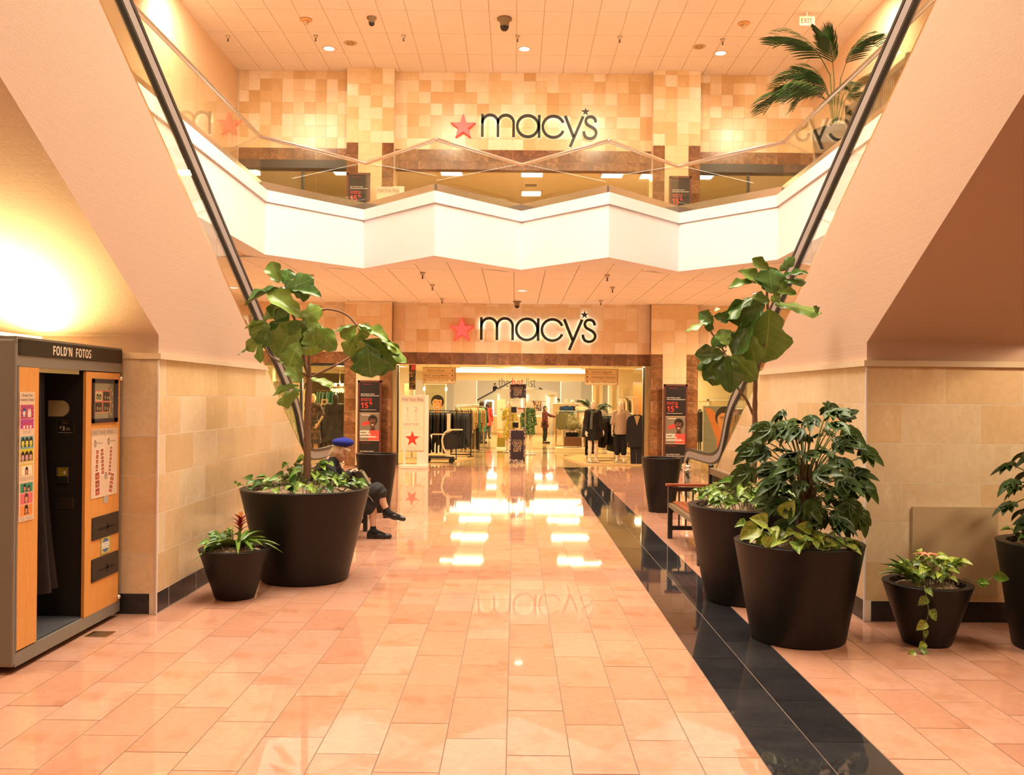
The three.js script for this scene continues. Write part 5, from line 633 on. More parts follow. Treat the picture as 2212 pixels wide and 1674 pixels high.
// ================= benches =================
function makeBench(label, pos, turn, len = 1.9) { // sits along local z, sitter faces local -x; wood seat slats and arm, black frame
  const b = thing('bench', label, 'bench', pos, turn);
  for (const z of [-len / 2, len / 2]) {
    mesh('leg', bx(0.055, 0.64, 0.055, 0, 0.32, z), MAT.blackMetal, b); mesh('leg', bx(0.055, 0.88, 0.055, 0.50, 0.44, z), MAT.blackMetal, b);
    mesh('armrest', rbx(0.58, 0.032, 0.075, 0.008, 0.235, 0.658, z), MAT.redWood, b);
    mesh('end_rail', [bx(0.45, 0.05, 0.04, 0.25, 0.13, z), bx(0.45, 0.05, 0.04, 0.25, 0.605, z), bx(0.45, 0.045, 0.04, 0.25, 0.42, z)], MAT.blackMetal, b);
    for (let i = 0; i < 4; i++) mesh('end_slat', bx(0.018, 0.46, 0.02, 0.11 + i * 0.085, 0.37, z), MAT.blackMetal, b);
    mesh('finial', ball(0.034, 0.50, 0.895, z, 1, 0.7, 1), MAT.blackMetal, b);
  }
  mesh('front_rail', bx(0.05, 0.05, len, 0, 0.415, 0), M(LIN(0.16, 0.11, 0.055), 0.4), b); mesh('stretcher', bx(0.04, 0.04, len, 0.48, 0.13, 0), MAT.blackMetal, b);
  for (let i = 0; i < 5; i++) mesh('seat_slat', rbx(0.082, 0.024, len - 0.06, 0.005, 0.065 + i * 0.093, 0.448, 0), MAT.redWood, b);
  mesh('top_rail', rbx(0.05, 0.085, len - 0.05, 0.008, 0.50, 0.835, 0), M(LIN(0.16, 0.11, 0.055), 0.4), b); mesh('lower_rail', bx(0.04, 0.04, len, 0.50, 0.52, 0), MAT.blackMetal, b);
  const n = Math.round(len / 0.062); for (let i = 1; i < n; i++) mesh('back_slat', bx(0.014, 0.28, 0.022, 0.50, 0.67, -len / 2 + i * len / n), MAT.blackMetal, b);
  return b;
}
makeBench('black slatted bench with reddish wooden armrest and seat beside the fig planter', [1.92, 0, -10.0], 0, 1.76);
makeBench('black slatted bench under the seated person with the blue beret', [-1.87, 0, -10.45], Math.PI, 1.5);
makeBench('dark slatted bench on the upper floor behind the glass railing', [5.1, 4.915, -11.4], Math.PI, 1.9);
// ================= signs on and around the store front =================
function stroke(pts, w) { // polyline to a ribbon outline
  const L = [], R = []; for (let i = 0; i < pts.length; i++) { const a = pts[Math.max(0, i - 1)], b = pts[Math.min(pts.length - 1, i + 1)], p = pts[i]; let m = 1, nx, ny; const d1 = [p[0] - a[0], p[1] - a[1]], d2 = [b[0] - p[0], b[1] - p[1]], l1 = Math.hypot(...d1) || 1, l2 = Math.hypot(...d2) || 1, u1 = i ? [d1[0] / l1, d1[1] / l1] : [d2[0] / l2, d2[1] / l2], u2 = i < pts.length - 1 ? [d2[0] / l2, d2[1] / l2] : u1; nx = -(u1[1] + u2[1]); ny = u1[0] + u2[0]; m = w / Math.max(0.4, (nx * nx + ny * ny) / 2) / 2; L.push([p[0] + nx * m / 1, p[1] + ny * m]); R.push([p[0] - nx * m, p[1] - ny * m]); }
  return [...L, ...R.reverse()];
}
const arc = (cx, cy, r, a0, a1, n = 28) => Array.from({ length: n + 1 }, (_, i) => { const a = lerp(a0, a1, i / n); return [cx + r * Math.cos(a), cy + r * Math.sin(a)]; });
function starPts(cx, cy, R, r = R * 0.40) { return Array.from({ length: 10 }, (_, i) => { const a = Math.PI / 2 + i * Math.PI / 5, q = i & 1 ? r : R; return [cx + q * Math.cos(a), cy + q * Math.sin(a)]; }); }
// letterforms measured in units of 1.79 mm, baseline 0, x-height 300
const Y0 = (y) => 470 - y, letterforms = (w) => ({
  m: [stroke([[503, 0], [503, 313]], w), stroke([[503, 180], ...arc(610, 193, 107, Math.PI * 0.98, 0), [717, 0]], w), stroke([[717, 180], ...arc(824, 193, 107, Math.PI * 0.98, 0), [931, 0]], w)],
  a: [{ ring: [1125, 152, 144.5 + w / 2, 144.5 - w / 2] }, stroke([[1280, -6], [1280, 305]], w)],
  c: [stroke(arc(1475, 147, 145, 0.40, Math.PI * 2 - 0.40, 44), w)],
  y: [stroke([[1635, 297], [1752, 10]], w + 2), stroke([[1880, 292], [1705, -127]], w + 2)],
  s: [stroke(new THREE.CatmullRomCurve3([[2050, 258], [2048, 225], [2020, 190], [1983, 180], [1940, 192], [1917, 235], [1932, 282], [1978, 312], [2030, 342], [2060, 390], [2050, 440], [2010, 473], [1965, 478], [1920, 460], [1897, 420], [1892, 382]].map((p) => V(p[0], Y0(p[1]), 0))).getPoints(48).map((p) => [p.x, p.y]), w)],
  apostrophe: [starPts(1912, Y0(112), 57 - (37 - w), 22 - (37 - w) * 0.4)],
}), GL = letterforms(37), GLH = letterforms(22);
function glyph(list, k, depth, z, grow = 0) { return list.map((s) => { let g; if (s.ring) { const [cx, cy, R, r] = s.ring; g = prism(arc(cx, cy, R + grow, 0, Math.PI * 2, 48).slice(0, -1), depth / k, [arc(cx, cy, r - grow, 0, Math.PI * 2, 48).slice(0, -1)]); } else g = prism(s, depth / k); g.scale(k, k, k); g.translate(0, 0, z); return g; }); }
function storeSign(label, xm, base, depth, starGap) { // black halo-lit letters and a lit red star
  const k = 0.00179, t = thing('illuminated_sign', label, 'sign', [xm - 503 * k, base, -depth]), BL = M(LIN(0.012, 0.009, 0.006), 0.4), halo = M(LIN(1, 1, 1), 0.6, { emissive: LIN(1, 0.96, 0.84), emissiveIntensity: 3.2 });
  for (const [n, list] of Object.entries(GL)) { const p = mesh(n === 'apostrophe' ? 'apostrophe_star' : 'letter_' + n, glyph(list, k, 0.05, 0.075), BL, t); mesh('halo_light', glyph(GLH[n], k, 0.02, 0.050), halo, p); }
  const s = mesh('red_star', (() => { const g = prism(starPts((237 - starGap) * k, Y0(335) * k, 182 * k, 72 * k), 0.09); g.translate(0, 0, 0.03); return g; })(), M(LIN(0.7, 0.02, 0.01), 0.4, { emissive: LIN(1, 0.03, 0.02), emissiveIntensity: 0.55 }), t);
  mesh('star_face', (() => { const g = prism(starPts((237 - starGap) * k, Y0(335) * k, 168 * k, 66 * k), 0.012); g.translate(0, 0, 0.115); return g; })(), M(LIN(0.45, 0.06, 0.05), 0.4, { emissive: LIN(1, 0.13, 0.10), emissiveIntensity: 0.7 }), s);
  areaLight(LIN(1, 0.94, 0.82), 0.2, 2.9, 0.45, [0.55, base + 0.28, -depth + 0.06], [0.55, base + 0.28, -depth - 1]);
}
storeSign('black halo-lit lettering with red star above the upper glass front', -0.860, 8.075, HF, -4);
storeSign('black halo-lit lettering with red star above the lower entrance', -0.835, 3.10, HF, 0);

function cardFace(x, w, h, y0, bg) { x.fillStyle = bg; x.fillRect(0, y0, w, h); }
const offerTex = painted(256, 900, (x, w) => {
  x.fillStyle = '#16100d'; x.fillRect(0, 0, w, 900); x.fillStyle = '#8a2a24'; x.font = 'bold 17px sans-serif'; x.fillText('★ STAR REWARDS', 18, 34);
  x.fillStyle = '#e6dccb'; x.font = 'bold 16px sans-serif'; x.fillText("open a Macy's account", 14, 146); x.fillText('and save today and tomorrow!', 14, 166); x.fillStyle = '#d8352c'; x.font = '62px sans-serif'; x.fillText('extra', 14, 222); x.font = 'bold 92px sans-serif'; x.fillText('15', 12, 304); x.font = 'bold 46px sans-serif'; x.fillText('%', 122, 262); x.fillStyle = '#cfc4b2'; x.fillRect(14, 322, 200, 4); x.fillStyle = '#b49a78'; x.fillRect(0, 356, w, 8);
  x.fillStyle = '#6f6452'; x.fillRect(0, 364, w, 310); x.fillStyle = '#e6dccb'; x.font = 'bold 15px sans-serif'; x.fillText('★ STAR REWARDS', 14, 388); portrait(x, 168, 462, 130, '#5a3622', '#3a2114', '#140c08', '#6a2a22'); x.fillStyle = '#c0483e'; x.fillRect(120, 560, 136, 114); x.save(); x.translate(30, 470); x.rotate(-0.25); x.fillStyle = '#c03a30'; x.fillRect(0, 0, 92, 44); x.restore(); x.fillStyle = '#f2e8d8'; x.font = 'bold 34px sans-serif'; x.fillText('savings,', 6, 580); x.fillText('benefits,', 6, 612); x.fillText('convenience...', 6, 644); x.fillStyle = '#b49a78'; x.fillRect(0, 674, w, 8);
  x.fillStyle = '#16100d'; x.fillRect(0, 682, w, 218); x.fillStyle = '#8a2a24'; x.font = 'bold 17px sans-serif'; x.fillText('★ STAR REWARDS', 14, 712); x.fillStyle = '#e6dccb'; x.font = 'bold 16px sans-serif'; x.fillText("open a Macy's account", 10, 806); x.fillText('and save today and tomorrow!', 10, 826); x.fillStyle = '#d8352c'; x.font = '62px sans-serif'; x.fillText('extra', 60, 884);
});
function offerStand(label, x, y0, top, d, w) {
  const t = thing('poster_stand', label, 'poster', [x, y0, -d]), h = top - y0; const F = M(LIN(0.10, 0.028, 0.016), 0.4);
  mesh('frame', [bx(0.045, h, 0.05, -w / 2, h / 2, 0), bx(0.045, h, 0.05, w / 2, h / 2, 0), bx(w + 0.045, 0.05, 0.05, 0, h - 0.025, 0), bx(w, 0.12, 0.05, 0, 0.10, 0)], F, t); mesh('back_board', bx(w, h - 0.1, 0.02, 0, h / 2, -0.01), MAT.black, t); mesh('foot', bx(w + 0.1, 0.03, 0.30, 0, 0.015, 0), MAT.black, t); print(t, 'printed_sheet', offerTex, w - 0.05, h - 0.20, [0, h / 2 + 0.065, 0.012], 0);
}
offerStand('tall dark framed offer poster before the left stone pilaster by the entrance', -3.50, 0, 2.08, 21.38, 0.53);
offerStand('tall dark framed offer poster before the right stone pilaster by the entrance', 3.88, 0, 2.06, 21.38, 0.53);
offerStand('dark framed offer poster behind the upper railing before the left pilaster', -3.75, 4.915, 6.985, 21.0, 0.50);
offerStand('dark framed offer poster behind the upper railing before the right pilaster', 3.87, 4.915, 6.985, 21.0, 0.48);

const directoryTex = painted(256, 560, (x, w, h) => {
  x.fillStyle = '#e2c8ae'; x.fillRect(0, 0, w, h); x.fillStyle = '#cdb39c'; x.fillRect(0, 0, w, 70); x.fillStyle = '#3c2f2a'; x.font = '46px sans-serif'; x.fillText('Find Your Way', 6, 50, 244); x.strokeStyle = '#a9c08a'; x.lineWidth = 6; x.strokeRect(4, 92, w - 8, 226); x.strokeRect(4, 336, w - 8, 216);
  x.fillStyle = '#a8603c'; x.font = '62px sans-serif'; x.fillText('1', 52, 160); x.fillText('2', 150, 160); x.fillStyle = '#b59a84'; for (let i = 0; i < 10; i++) { x.fillRect(58, 172 + i * 10, 20 + (i * 13) % 26, 3); x.fillRect(152, 172 + i * 10, 16 + (i * 17) % 30, 3); } x.fillStyle = '#6a5146'; x.font = '34px sans-serif'; x.fillText('DIRECTORY', 28, 304, 200);
  x.fillStyle = '#d23a24'; x.beginPath(); for (const [i, p] of starPts(128, 0, 86, 34).entries()) i ? x.lineTo(p[0], 440 - p[1]) : x.moveTo(p[0], 440 - p[1]); x.fill(); x.fillStyle = '#c0a592'; x.font = '44px sans-serif'; x.fillText("macy's", 70, 540, 130);
});
function directory(label, x, y0, h, d, w) {
  const t = thing('directory_stand', label, 'sign', [x, y0, -d]), Wm = M(LIN(0.74, 0.60, 0.48), 0.5); const s = h / 1.75;
  mesh('base', rbx(w * 1.02, 0.085 * s, 0.34, 0.01, 0, 0.042 * s, 0), Wm, t); mesh('leg', bx(0.05, 0.45 * s, 0.06, -w * 0.38, 0.28 * s, 0), Wm, t); mesh('post', bx(w * 0.42, h - 0.09 * s, 0.07, w * 0.29, h / 2 + 0.04 * s, -0.03), Wm, t); mesh('board', bx(w * 0.86, 1.32 * s, 0.03, -w * 0.09, h - 0.68 * s, 0.0), Wm, t); print(t, 'printed_sheet', directoryTex, w * 0.84, 1.29 * s, [-w * 0.09, h - 0.68 * s, 0.02], 0);
}
directory('white store directory stand with red star at the left of the entrance', -2.36, 0, 1.745, 21.0, 0.64);
directory('pale store directory stand behind the upper glass railing', -2.92, 4.915, 1.65, 20.5, 0.62);
// hanging wayfinding boards
function hanging(label, x, d, rows, arrows) {
  const t = thing('hanging_sign', label, 'sign', [x, 0, -d]), Wm = M(LIN(0.72, 0.56, 0.32), 0.5); const w = 0.80;
  mesh('hanger', [bar([-0.3, 2.45, 0], [-0.3, 2.80, 0], 0.008), bar([0.3, 2.45, 0], [0.3, 2.80, 0], 0.008)], MAT.steel, t); mesh('frame', bx(w + 0.05, 0.42, 0.02, 0.02, 2.245, -0.014), M(LIN(0.62, 0.47, 0.24), 0.5), t);
  rows.forEach((s, i) => print(t, 'sign_board', painted(512, 80, (c, W, H) => { c.fillStyle = '#ecd29a'; c.fillRect(0, 0, W, H); c.fillStyle = '#3a2c16'; c.font = '54px sans-serif'; c.textBaseline = 'middle'; if (arrows < 0) { c.textAlign = 'center'; c.fillText(s, 216, 42, 400); c.beginPath(); c.moveTo(500, 18); c.lineTo(462, 40); c.lineTo(500, 62); c.lineTo(488, 40); c.fill(); } else { c.beginPath(); c.moveTo(14, 18); c.lineTo(52, 40); c.lineTo(14, 62); c.lineTo(26, 40); c.fill(); c.fillText(s, i === 0 ? 100 : 66, 42, i ? 430 : 330); } }), w, 0.118, [0, 2.37 - i * 0.128, 0.004], 0, 0.012));
}
hanging('hanging board pointing to the men and women departments above the left racks', -1.945, 22.5, ["Men's Store", "INSIT Young Men's", "Women's Apparel"], -1);
hanging('hanging board pointing to the elevator and restroom above the mannequins', 2.185, 22.5, ["Women's Apparel", '⌂ Passenger Elevator', "♿ Women's Restroom"], 1);
// ================= inside the store =================
const C = { dark: M(LIN(0.018, 0.013, 0.011), 0.9), black: M(LIN(0.010, 0.009, 0.009), 0.9), navy: M(LIN(0.020, 0.018, 0.026), 0.9), brown: M(LIN(0.10, 0.055, 0.030), 0.9), tan: M(LIN(0.42, 0.25, 0.10), 0.9), tan2: M(LIN(0.50, 0.34, 0.16), 0.9), olive: M(LIN(0.14, 0.12, 0.045), 0.9), olive2: M(LIN(0.20, 0.17, 0.07), 0.9), teal: M(LIN(0.06, 0.34, 0.26), 0.9), mint: M(LIN(0.22, 0.44, 0.33), 0.9), cream: M(LIN(0.78, 0.62, 0.42), 0.9), green: M(LIN(0.03, 0.42, 0.17), 0.8), maroon: M(LIN(0.10, 0.018, 0.014), 0.9), red: M(LIN(0.36, 0.04, 0.025), 0.85), grey: M(LIN(0.30, 0.22, 0.15), 0.9), jeans: M(LIN(0.06, 0.055, 0.055), 0.9), blue: M(LIN(0.02, 0.06, 0.16), 0.9) };
const patt = (seed, a, b, c) => M(0xffffff, 0.85, { map: (() => { const n = fbm(seed, 16, 2); return texture(128, (u, v) => { const q = n(u, v); return q > 0.56 ? a : q > 0.46 ? b : c; }, 2.2); })() });
C.floralGreen = patt(301, [120, 140, 70], [60, 100, 70], [30, 60, 44]); C.floralGold = patt(302, [190, 160, 60], [120, 120, 50], [220, 200, 120]); C.floralDark = patt(303, [120, 80, 40], [40, 26, 16], [22, 14, 10]);
// hung garments: in the x,y plane, hook at the origin
function garmentGeo(kind, seed) {
  const r = rng(seed), w = 0.21, L = { coat: 0.86, shirt: 0.62, dress: 0.98, trousers: 0.92 }[kind]; let pts;
  if (kind === 'trousers') pts = [[-0.15, -0.06], [0.15, -0.06], [0.15, -0.5], [0.13, -L], [0.02, -L], [0.0, -0.5], [-0.02, -L], [-0.13, -L], [-0.15, -0.5]];
  else { const flare = kind === 'dress' ? 0.10 : 0.02; pts = [[-0.06, -0.045], [0, -0.07], [0.06, -0.045], [w, -0.115], [w + 0.035, -0.20], [w + 0.055, -0.52 * L / 0.62], [w + 0.005, -0.53 * L / 0.62], [w - 0.02, -0.26], [w - 0.03, -0.4], [w - 0.02 + flare, -L + 0.01]]; for (let i = 1; i < 6; i++) pts.push([lerp(w - 0.02 + flare, -w + 0.02 - flare, i / 6), -L + 0.014 * (i & 1 ? -1 : 1)]); pts.push([-w + 0.02 - flare, -L + 0.01], [-w + 0.03, -0.4], [-w + 0.02, -0.26], [-w - 0.005, -0.53 * L / 0.62], [-w - 0.055, -0.52 * L / 0.62], [-w - 0.035, -0.20], [-w, -0.115]); }
  const g = prism(pts, 0.03, [], 0.012); g.translate(0, 0, -0.015); const P = g.attributes.position; for (let i = 0; i < P.count; i++) { const x = P.getX(i), y = P.getY(i); P.setZ(i, P.getZ(i) + 0.012 * Math.sin(x * 30 + seed + y * 6) * clamp(-y)); } g.computeVertexNormals(); return metric(g);
}
const GG = {}; for (const k of ['coat', 'shirt', 'dress', 'trousers']) GG[k] = [1, 2, 3].map((s) => garmentGeo(k, s));
const HOOK = mg([tube([[0, -0.055, 0], [0, 0.0, 0], [0.012, 0.018, 0], [0.0, 0.03, 0], [-0.014, 0.018, 0]], 0.004, 10, 5), bar([-0.19, -0.10, 0], [0, -0.05, 0], 0.006, 5), bar([0.19, -0.10, 0], [0, -0.05, 0], 0.006, 5)]);
function garment(kind, v, mat, pos, ry, label, group, scale = 1) { const t = thing(kind === 'trousers' ? 'hanging_trousers' : kind === 'coat' ? 'hanging_coat' : kind === 'dress' ? 'hanging_dress' : 'hanging_shirt', label, 'garment', pos, ry, group); t.scale.setScalar(scale); mesh('cloth', GG[kind][v % 3], mat, t); mesh('hanger', HOOK, MAT.steel, t); return t; }
function rack(label, x, d, len, h, ry, mat = MAT.blackMetal, low = 0.08) { const t = thing('clothes_rack', label, 'clothes rack', [x, 0, -d], ry); for (const s of [-1, 1]) { mesh('post', bx(0.03, h, 0.03, s * len / 2, h / 2, 0), mat, t); mesh('foot', bx(0.04, 0.03, 0.46, s * len / 2, 0.03, 0), mat, t); } mesh('rail', bar([-len / 2, h, 0], [len / 2, h, 0], 0.014), mat, t); mesh('low_rail', bx(len, 0.03, 0.03, 0, low, 0), mat, t); return t; }
function hang(rx, d, len, h, ry, n, kinds, mats, label, group, seed, scale = 1) { const r = rng(seed); for (let i = 0; i < n; i++) { const s = (i + 0.5) / n * len - len / 2, k = kinds[Math.floor(r() * kinds.length)]; garment(k, i, mats[Math.floor(r() * mats.length)], [rx + Math.cos(ry) * s, h - 0.016, -d - Math.sin(ry) * s], ry + Math.PI / 2 + (r() - 0.5) * 0.35, label, group, scale * (0.94 + 0.1 * r())); } }
// left of the aisle
rack('black clothes rack of dark coats behind the directory stand', -2.05, 24.0, 0.95, 1.33, 0.05); hang(-2.05, 24.0, 0.85, 1.33, 0.05, 13, ['coat', 'shirt', 'coat'], [C.dark, C.black, C.dark, C.brown, C.navy], 'dark coat on the rack behind the directory stand', 'dark coats behind the directory', 5);
hang(-2.05, 24.02, 0.80, 0.66, 0.05, 8, ['shirt'], [C.dark, C.black, C.brown], 'dark short garment on the low rail behind the directory stand', 'low rail garments behind the directory', 6, 0.72);
rack('black clothes rack of long dark dresses right of the rolling cart', -1.52, 25.0, 0.62, 1.30, -0.25); hang(-1.52, 25.0, 0.55, 1.30, -0.25, 9, ['dress', 'trousers', 'coat'], [C.black, C.dark, C.navy], 'long black garment on the rack right of the rolling cart', 'long black garments', 7);
rack('clothes rack of tan jackets left of the marble aisle', -1.42, 28.2, 1.0, 1.40, 0.5, MAT.steel); hang(-1.42, 28.2, 0.95, 1.40, 0.5, 11, ['shirt', 'coat'], [C.tan, C.tan2, C.tan], 'tan jacket on the rack left of the marble aisle', 'tan jackets', 8, 0.95); garment('coat', 1, C.teal, [-1.02, 1.38, -28.35], 1.1, 'green jacket at the end of the tan rack', undefined, 0.9);
hang(-1.42, 28.22, 0.7, 0.75, 0.5, 5, ['trousers'], [C.jeans, C.grey], 'folded jeans below the tan jackets', 'jeans below the tan jackets', 9, 0.75);
{ // rolling cart with a bowed front
  const t = thing('rolling_cart', 'white rolling garment cart with bowed front rail and black wheels', 'cart', [-1.86, 0, -22.75]), Wm = M(LIN(0.75, 0.58, 0.36), 0.4);
  mesh('post', bx(0.085, 1.10, 0.06, 0.17, 0.72, 0), Wm, t); mesh('bowed_rail', tube([[0.28, 0.86, 0.1], [0.10, 0.80, 0.12], [0.02, 0.62, 0.14], [0.05, 0.42, 0.15], [0.18, 0.20, 0.14], [0.30, 0.14, 0.12]], 0.022, 26, 8), Wm, t); mesh('deck', bx(0.80, 0.045, 0.42, -0.06, 0.155, 0), MAT.blackMetal, t); mesh('front_plate', bx(0.24, 0.07, 0.3, 0.23, 0.16, 0), Wm, t); mesh('top_arm', [bx(0.36, 0.03, 0.03, -0.06, 0.74, 0.05), bx(0.34, 0.025, 0.2, 0.36, 0.86, 0)], Wm, t);
  for (const [x, z] of [[-0.36, 0.15], [-0.36, -0.15], [0.26, 0.15], [0.26, -0.15]]) { const g = new THREE.CylinderGeometry(0.068, 0.068, 0.035, 18); g.rotateX(Math.PI / 2); g.translate(x, 0.068, z); mesh('wheel', g, MAT.rubber, t); }
  for (let i = 0; i < 4; i++) garment('shirt', i, i & 1 ? C.black : C.dark, [-1.62 + 0.03 * i, 0.82, -22.72 - 0.05 * i], 0.5, 'black garment hanging on the rolling cart', 'garments on the rolling cart', 0.72);
}
{ const t = thing('light_box', 'tall lit poster of a smiling face with dark hair behind the coat rack', 'poster', [-2.381, 1.627, -26.5]); mesh('cabinet', bx(0.66, 0.92, 0.12, 0, 0, -0.07), MAT.white, t); print(t, 'printed_sheet', painted(220, 300, (x, w, h) => { x.fillStyle = '#a9a27e'; x.fillRect(0, 0, w, h); x.fillStyle = '#c0b48c'; x.font = '38px sans-serif'; x.fillText('fantastic', 20, 70, 180); x.fillStyle = '#d8904e'; x.beginPath(); x.moveTo(0, 130); x.lineTo(60, 250); x.lineTo(10, 300); x.lineTo(0, 300); x.fill(); portrait(x, 132, 196, 150, '#e0a066', '#c07c48', '#1c120c', '#b04838'); x.fillStyle = '#3a5a7a'; x.fillRect(0, 262, 60, 38); }), 0.60, 0.86, [0, 0, 0.0], 0); for (const s of [-1, 1]) mesh('bulb', ball(0.06, s * 0.33, 0.30, 0.03, 0.6, 1, 0.6), MAT.glowWarm, t); mesh('stand', bx(0.3, 1.22, 0.1, 0, -1.05, -0.07), MAT.white, t); }
{ const t = thing('banner_column', 'slim dark column banner with red top left of the hanging board', 'banner', [-2.836, 0, -24.5]); mesh('pole', bx(0.05, 2.75, 0.05, 0, 1.375, -0.04), MAT.steel, t); mesh('cloth', bx(0.18, 0.72, 0.012, 0, 2.25, 0), C.floralDark, t); mesh('top_card', bx(0.13, 0.18, 0.016, 0.03, 2.52, 0.012), C.red, t); mesh('base', bx(0.4, 0.03, 0.4, 0, 0.015, 0), MAT.steel, t); }
// white totem with a printed face
{ const t = thing('totem_sign', 'narrow white totem with a faint star and a face in a hat', 'sign', [-0.436, 0, -29.2]); mesh('base', bx(0.40, 0.05, 0.3, 0.04, 0.025, 0), MAT.white, t); mesh('slab', bx(0.27, 1.58, 0.06, 0, 0.84, -0.04), MAT.white, t); print(t, 'printed_sheet', painted(100, 580, (x, w, h) => { x.fillStyle = '#efcfb4'; x.fillRect(0, 0, w, h); x.fillStyle = '#d9998a'; x.beginPath(); for (const [i, p] of starPts(50, 0, 30, 12).entries()) i ? x.lineTo(p[0], 120 - p[1]) : x.moveTo(p[0], 120 - p[1]); x.fill(); x.fillStyle = '#d8b49c'; for (const y of [50, 200, 210, 300, 330]) x.fillRect(24, y, 52, 4); x.fillStyle = '#c8a050'; x.fillRect(0, 360, w, h - 360); x.fillStyle = '#8a7a20'; x.fillRect(0, 470, w, 110); face(x, 50, 430, 80, '#e2a070', '#c07040', '#7a4020'); x.fillStyle = '#e4c8a0'; x.beginPath(); x.ellipse(50, 392, 46, 20, 0, 0, 7); x.fill(); }), 0.265, 1.56, [0, 0.84, -0.005], 0); }
// display tower of gift boxes
{ const d = 23.0, X0 = 0.077, t = thing('display_tower', 'chrome display tower with dark printed gift panels in the middle of the entrance', 'display stand', [X0, 0, -d]), gift = (big) => painted(256, big ? 440 : 200, (x, w, h) => { x.fillStyle = '#b59a8c'; x.fillRect(0, 0, w, h); const r = rng(4); x.fillStyle = '#231a2a'; for (let i = 0; i < 260; i++) x.fillRect(r() * w, r() * h, 8 + r() * 22, 6 + r() * 14); x.fillRect(24, big ? 10 : 14, w - 48, h - (big ? 60 : 28)); x.fillStyle = '#d8b88a'; x.textAlign = 'center'; const y0 = big ? 176 : 56; x.font = '20px serif'; if (big) x.fillText('ESTÉE LAUDER', 128, y0 - 30, 170); x.font = '50px sans-serif'; x.fillText('CREATE', 128, y0 + 16, 180); x.fillText('YOUR', 128, y0 + 58, 160); x.font = '64px sans-serif'; x.fillText('GIFT', 128, y0 + 112, 180); });
  for (const sx of [-1, 1]) for (const sz of [-1, 1]) mesh('post', bar([sx * 0.20, 0, sz * 0.16], [sx * 0.20, 2.03, sz * 0.16], 0.010), MAT.chrome, t);
  for (const y of [0.90, 1.29, 1.66]) mesh('shelf', bx(0.42, 0.015, 0.34, 0, y, 0), MAT.glass, t); mesh('plinth_box', rbx(0.41, 0.84, 0.34, 0.02, 0, 0.44, 0.0), M(LIN(0.02, 0.015, 0.022), 0.35), t); print(t, 'front_print', gift(true), 0.41, 0.86, [0, 0.44, 0.175], 0); mesh('top_box', bx(0.42, 0.36, 0.34, 0, 1.87, 0), M(LIN(0.02, 0.015, 0.022), 0.4), t); print(t, 'top_print', gift(false), 0.42, 0.36, [0, 1.87, 0.175], 0);
  const r = rng(2), items = [['gift_box', 0.14, 0.13, C.navy, 'dark patterned gift box on the upper tower shelf', -0.10, 1.30], ['gift_box', 0.16, 0.11, M(LIN(0.7, 0.45, 0.36), 0.6), 'pink gift box with red lid on the upper tower shelf', 0.08, 1.30], ['cosmetic_pouch', 0.15, 0.12, C.black, 'black pouch on the lower tower shelf', -0.05, 0.91], ['cosmetic_pouch', 0.13, 0.16, C.floralDark, 'patterned pouch on the top tower shelf', -0.12, 1.67], ['cosmetic_pouch', 0.12, 0.14, C.floralGold, 'golden patterned pouch on the top tower shelf', 0.08, 1.67]];
  for (const [nm, w, h, m, label, x, y] of items) { const o = thing(nm, label, nm === 'gift_box' ? 'box' : 'pouch', [X0 + x, y + 0.0075, -d]); mesh('body', rbx(w, h, 0.14, 0.012, 0, h / 2, 0), m, o); mesh(nm === 'gift_box' ? 'lid' : 'flap', rbx(w + 0.012, 0.03, 0.15, 0.006, 0, h, 0), nm === 'gift_box' && m !== C.navy ? C.red : m, o); }
}
// mannequins
function mannequin(label, x, d, turn, o, clothes) { const t = thing('mannequin', label, 'mannequin', [x, 0.02, -d], turn), J = standing(o), F = figureParts(t, J, { egg: true, skin: o.skin ?? PLASTIC }); clothes(t, J, F); mesh('stand_plate', rbx(0.36, 0.02, 0.36, 0.006, 0, -0.010, 0.03), MAT.steel, t); return t; }
const S3 = (J, y, z = 0, x = 0) => V(x * J.s, y * J.s, z * J.s);
mannequin('faceless mannequin in black dress, open cardigan and grey scarf beside the aisle', 2.06, 23.25, 0.25, { h: 1.60, armR: [[0.23, 1.08, 0.0], [0.25, 0.86, 0.12]] }, (t, J, F) => { dress(t, 'black_dress', [...F.torso.slice(0, 5), cap(J.pe, S3(J, 0.62), 0.15 * J.s, 0.165 * J.s)], 0.014, C.black, 0.013, 0.004, 0.60 * J.s); dress(t, 'cardigan', [...F.arm('R').map((p, i) => i ? { ...p, b: p.a.clone().lerp(p.b, 0.85) } : p), ...F.arm('L').map((p, i) => i ? { ...p, b: p.a.clone().lerp(p.b, 0.85) } : p), cap(J.sL, J.sR, 0.06), cap(S3(J, 1.25, -0.04, 0.15), S3(J, 0.70, -0.03, 0.20), 0.07, 0.09), cap(S3(J, 1.25, -0.04, -0.15), S3(J, 0.70, -0.03, -0.20), 0.07, 0.09), cap(S3(J, 1.2, -0.10), S3(J, 0.75, -0.11), 0.09, 0.11)], 0.018, C.dark, 0.013, 0.004, 0.68 * J.s); mesh('scarf', [tube([[-0.09, 1.37, 0.02], [0, 1.36, 0.10], [0.09, 1.38, 0.02], [0, 1.39, -0.07]].map((p) => V(...p).multiplyScalar(J.s)), 0.035, 30, 8, true), tube([[-0.06, 1.33, 0.09], [-0.10, 1.15, 0.15], [-0.11, 0.90, 0.17]].map((p) => V(...p).multiplyScalar(J.s)), 0.035, 16, 7)], M(LIN(0.10, 0.11, 0.08), 0.9), t); });
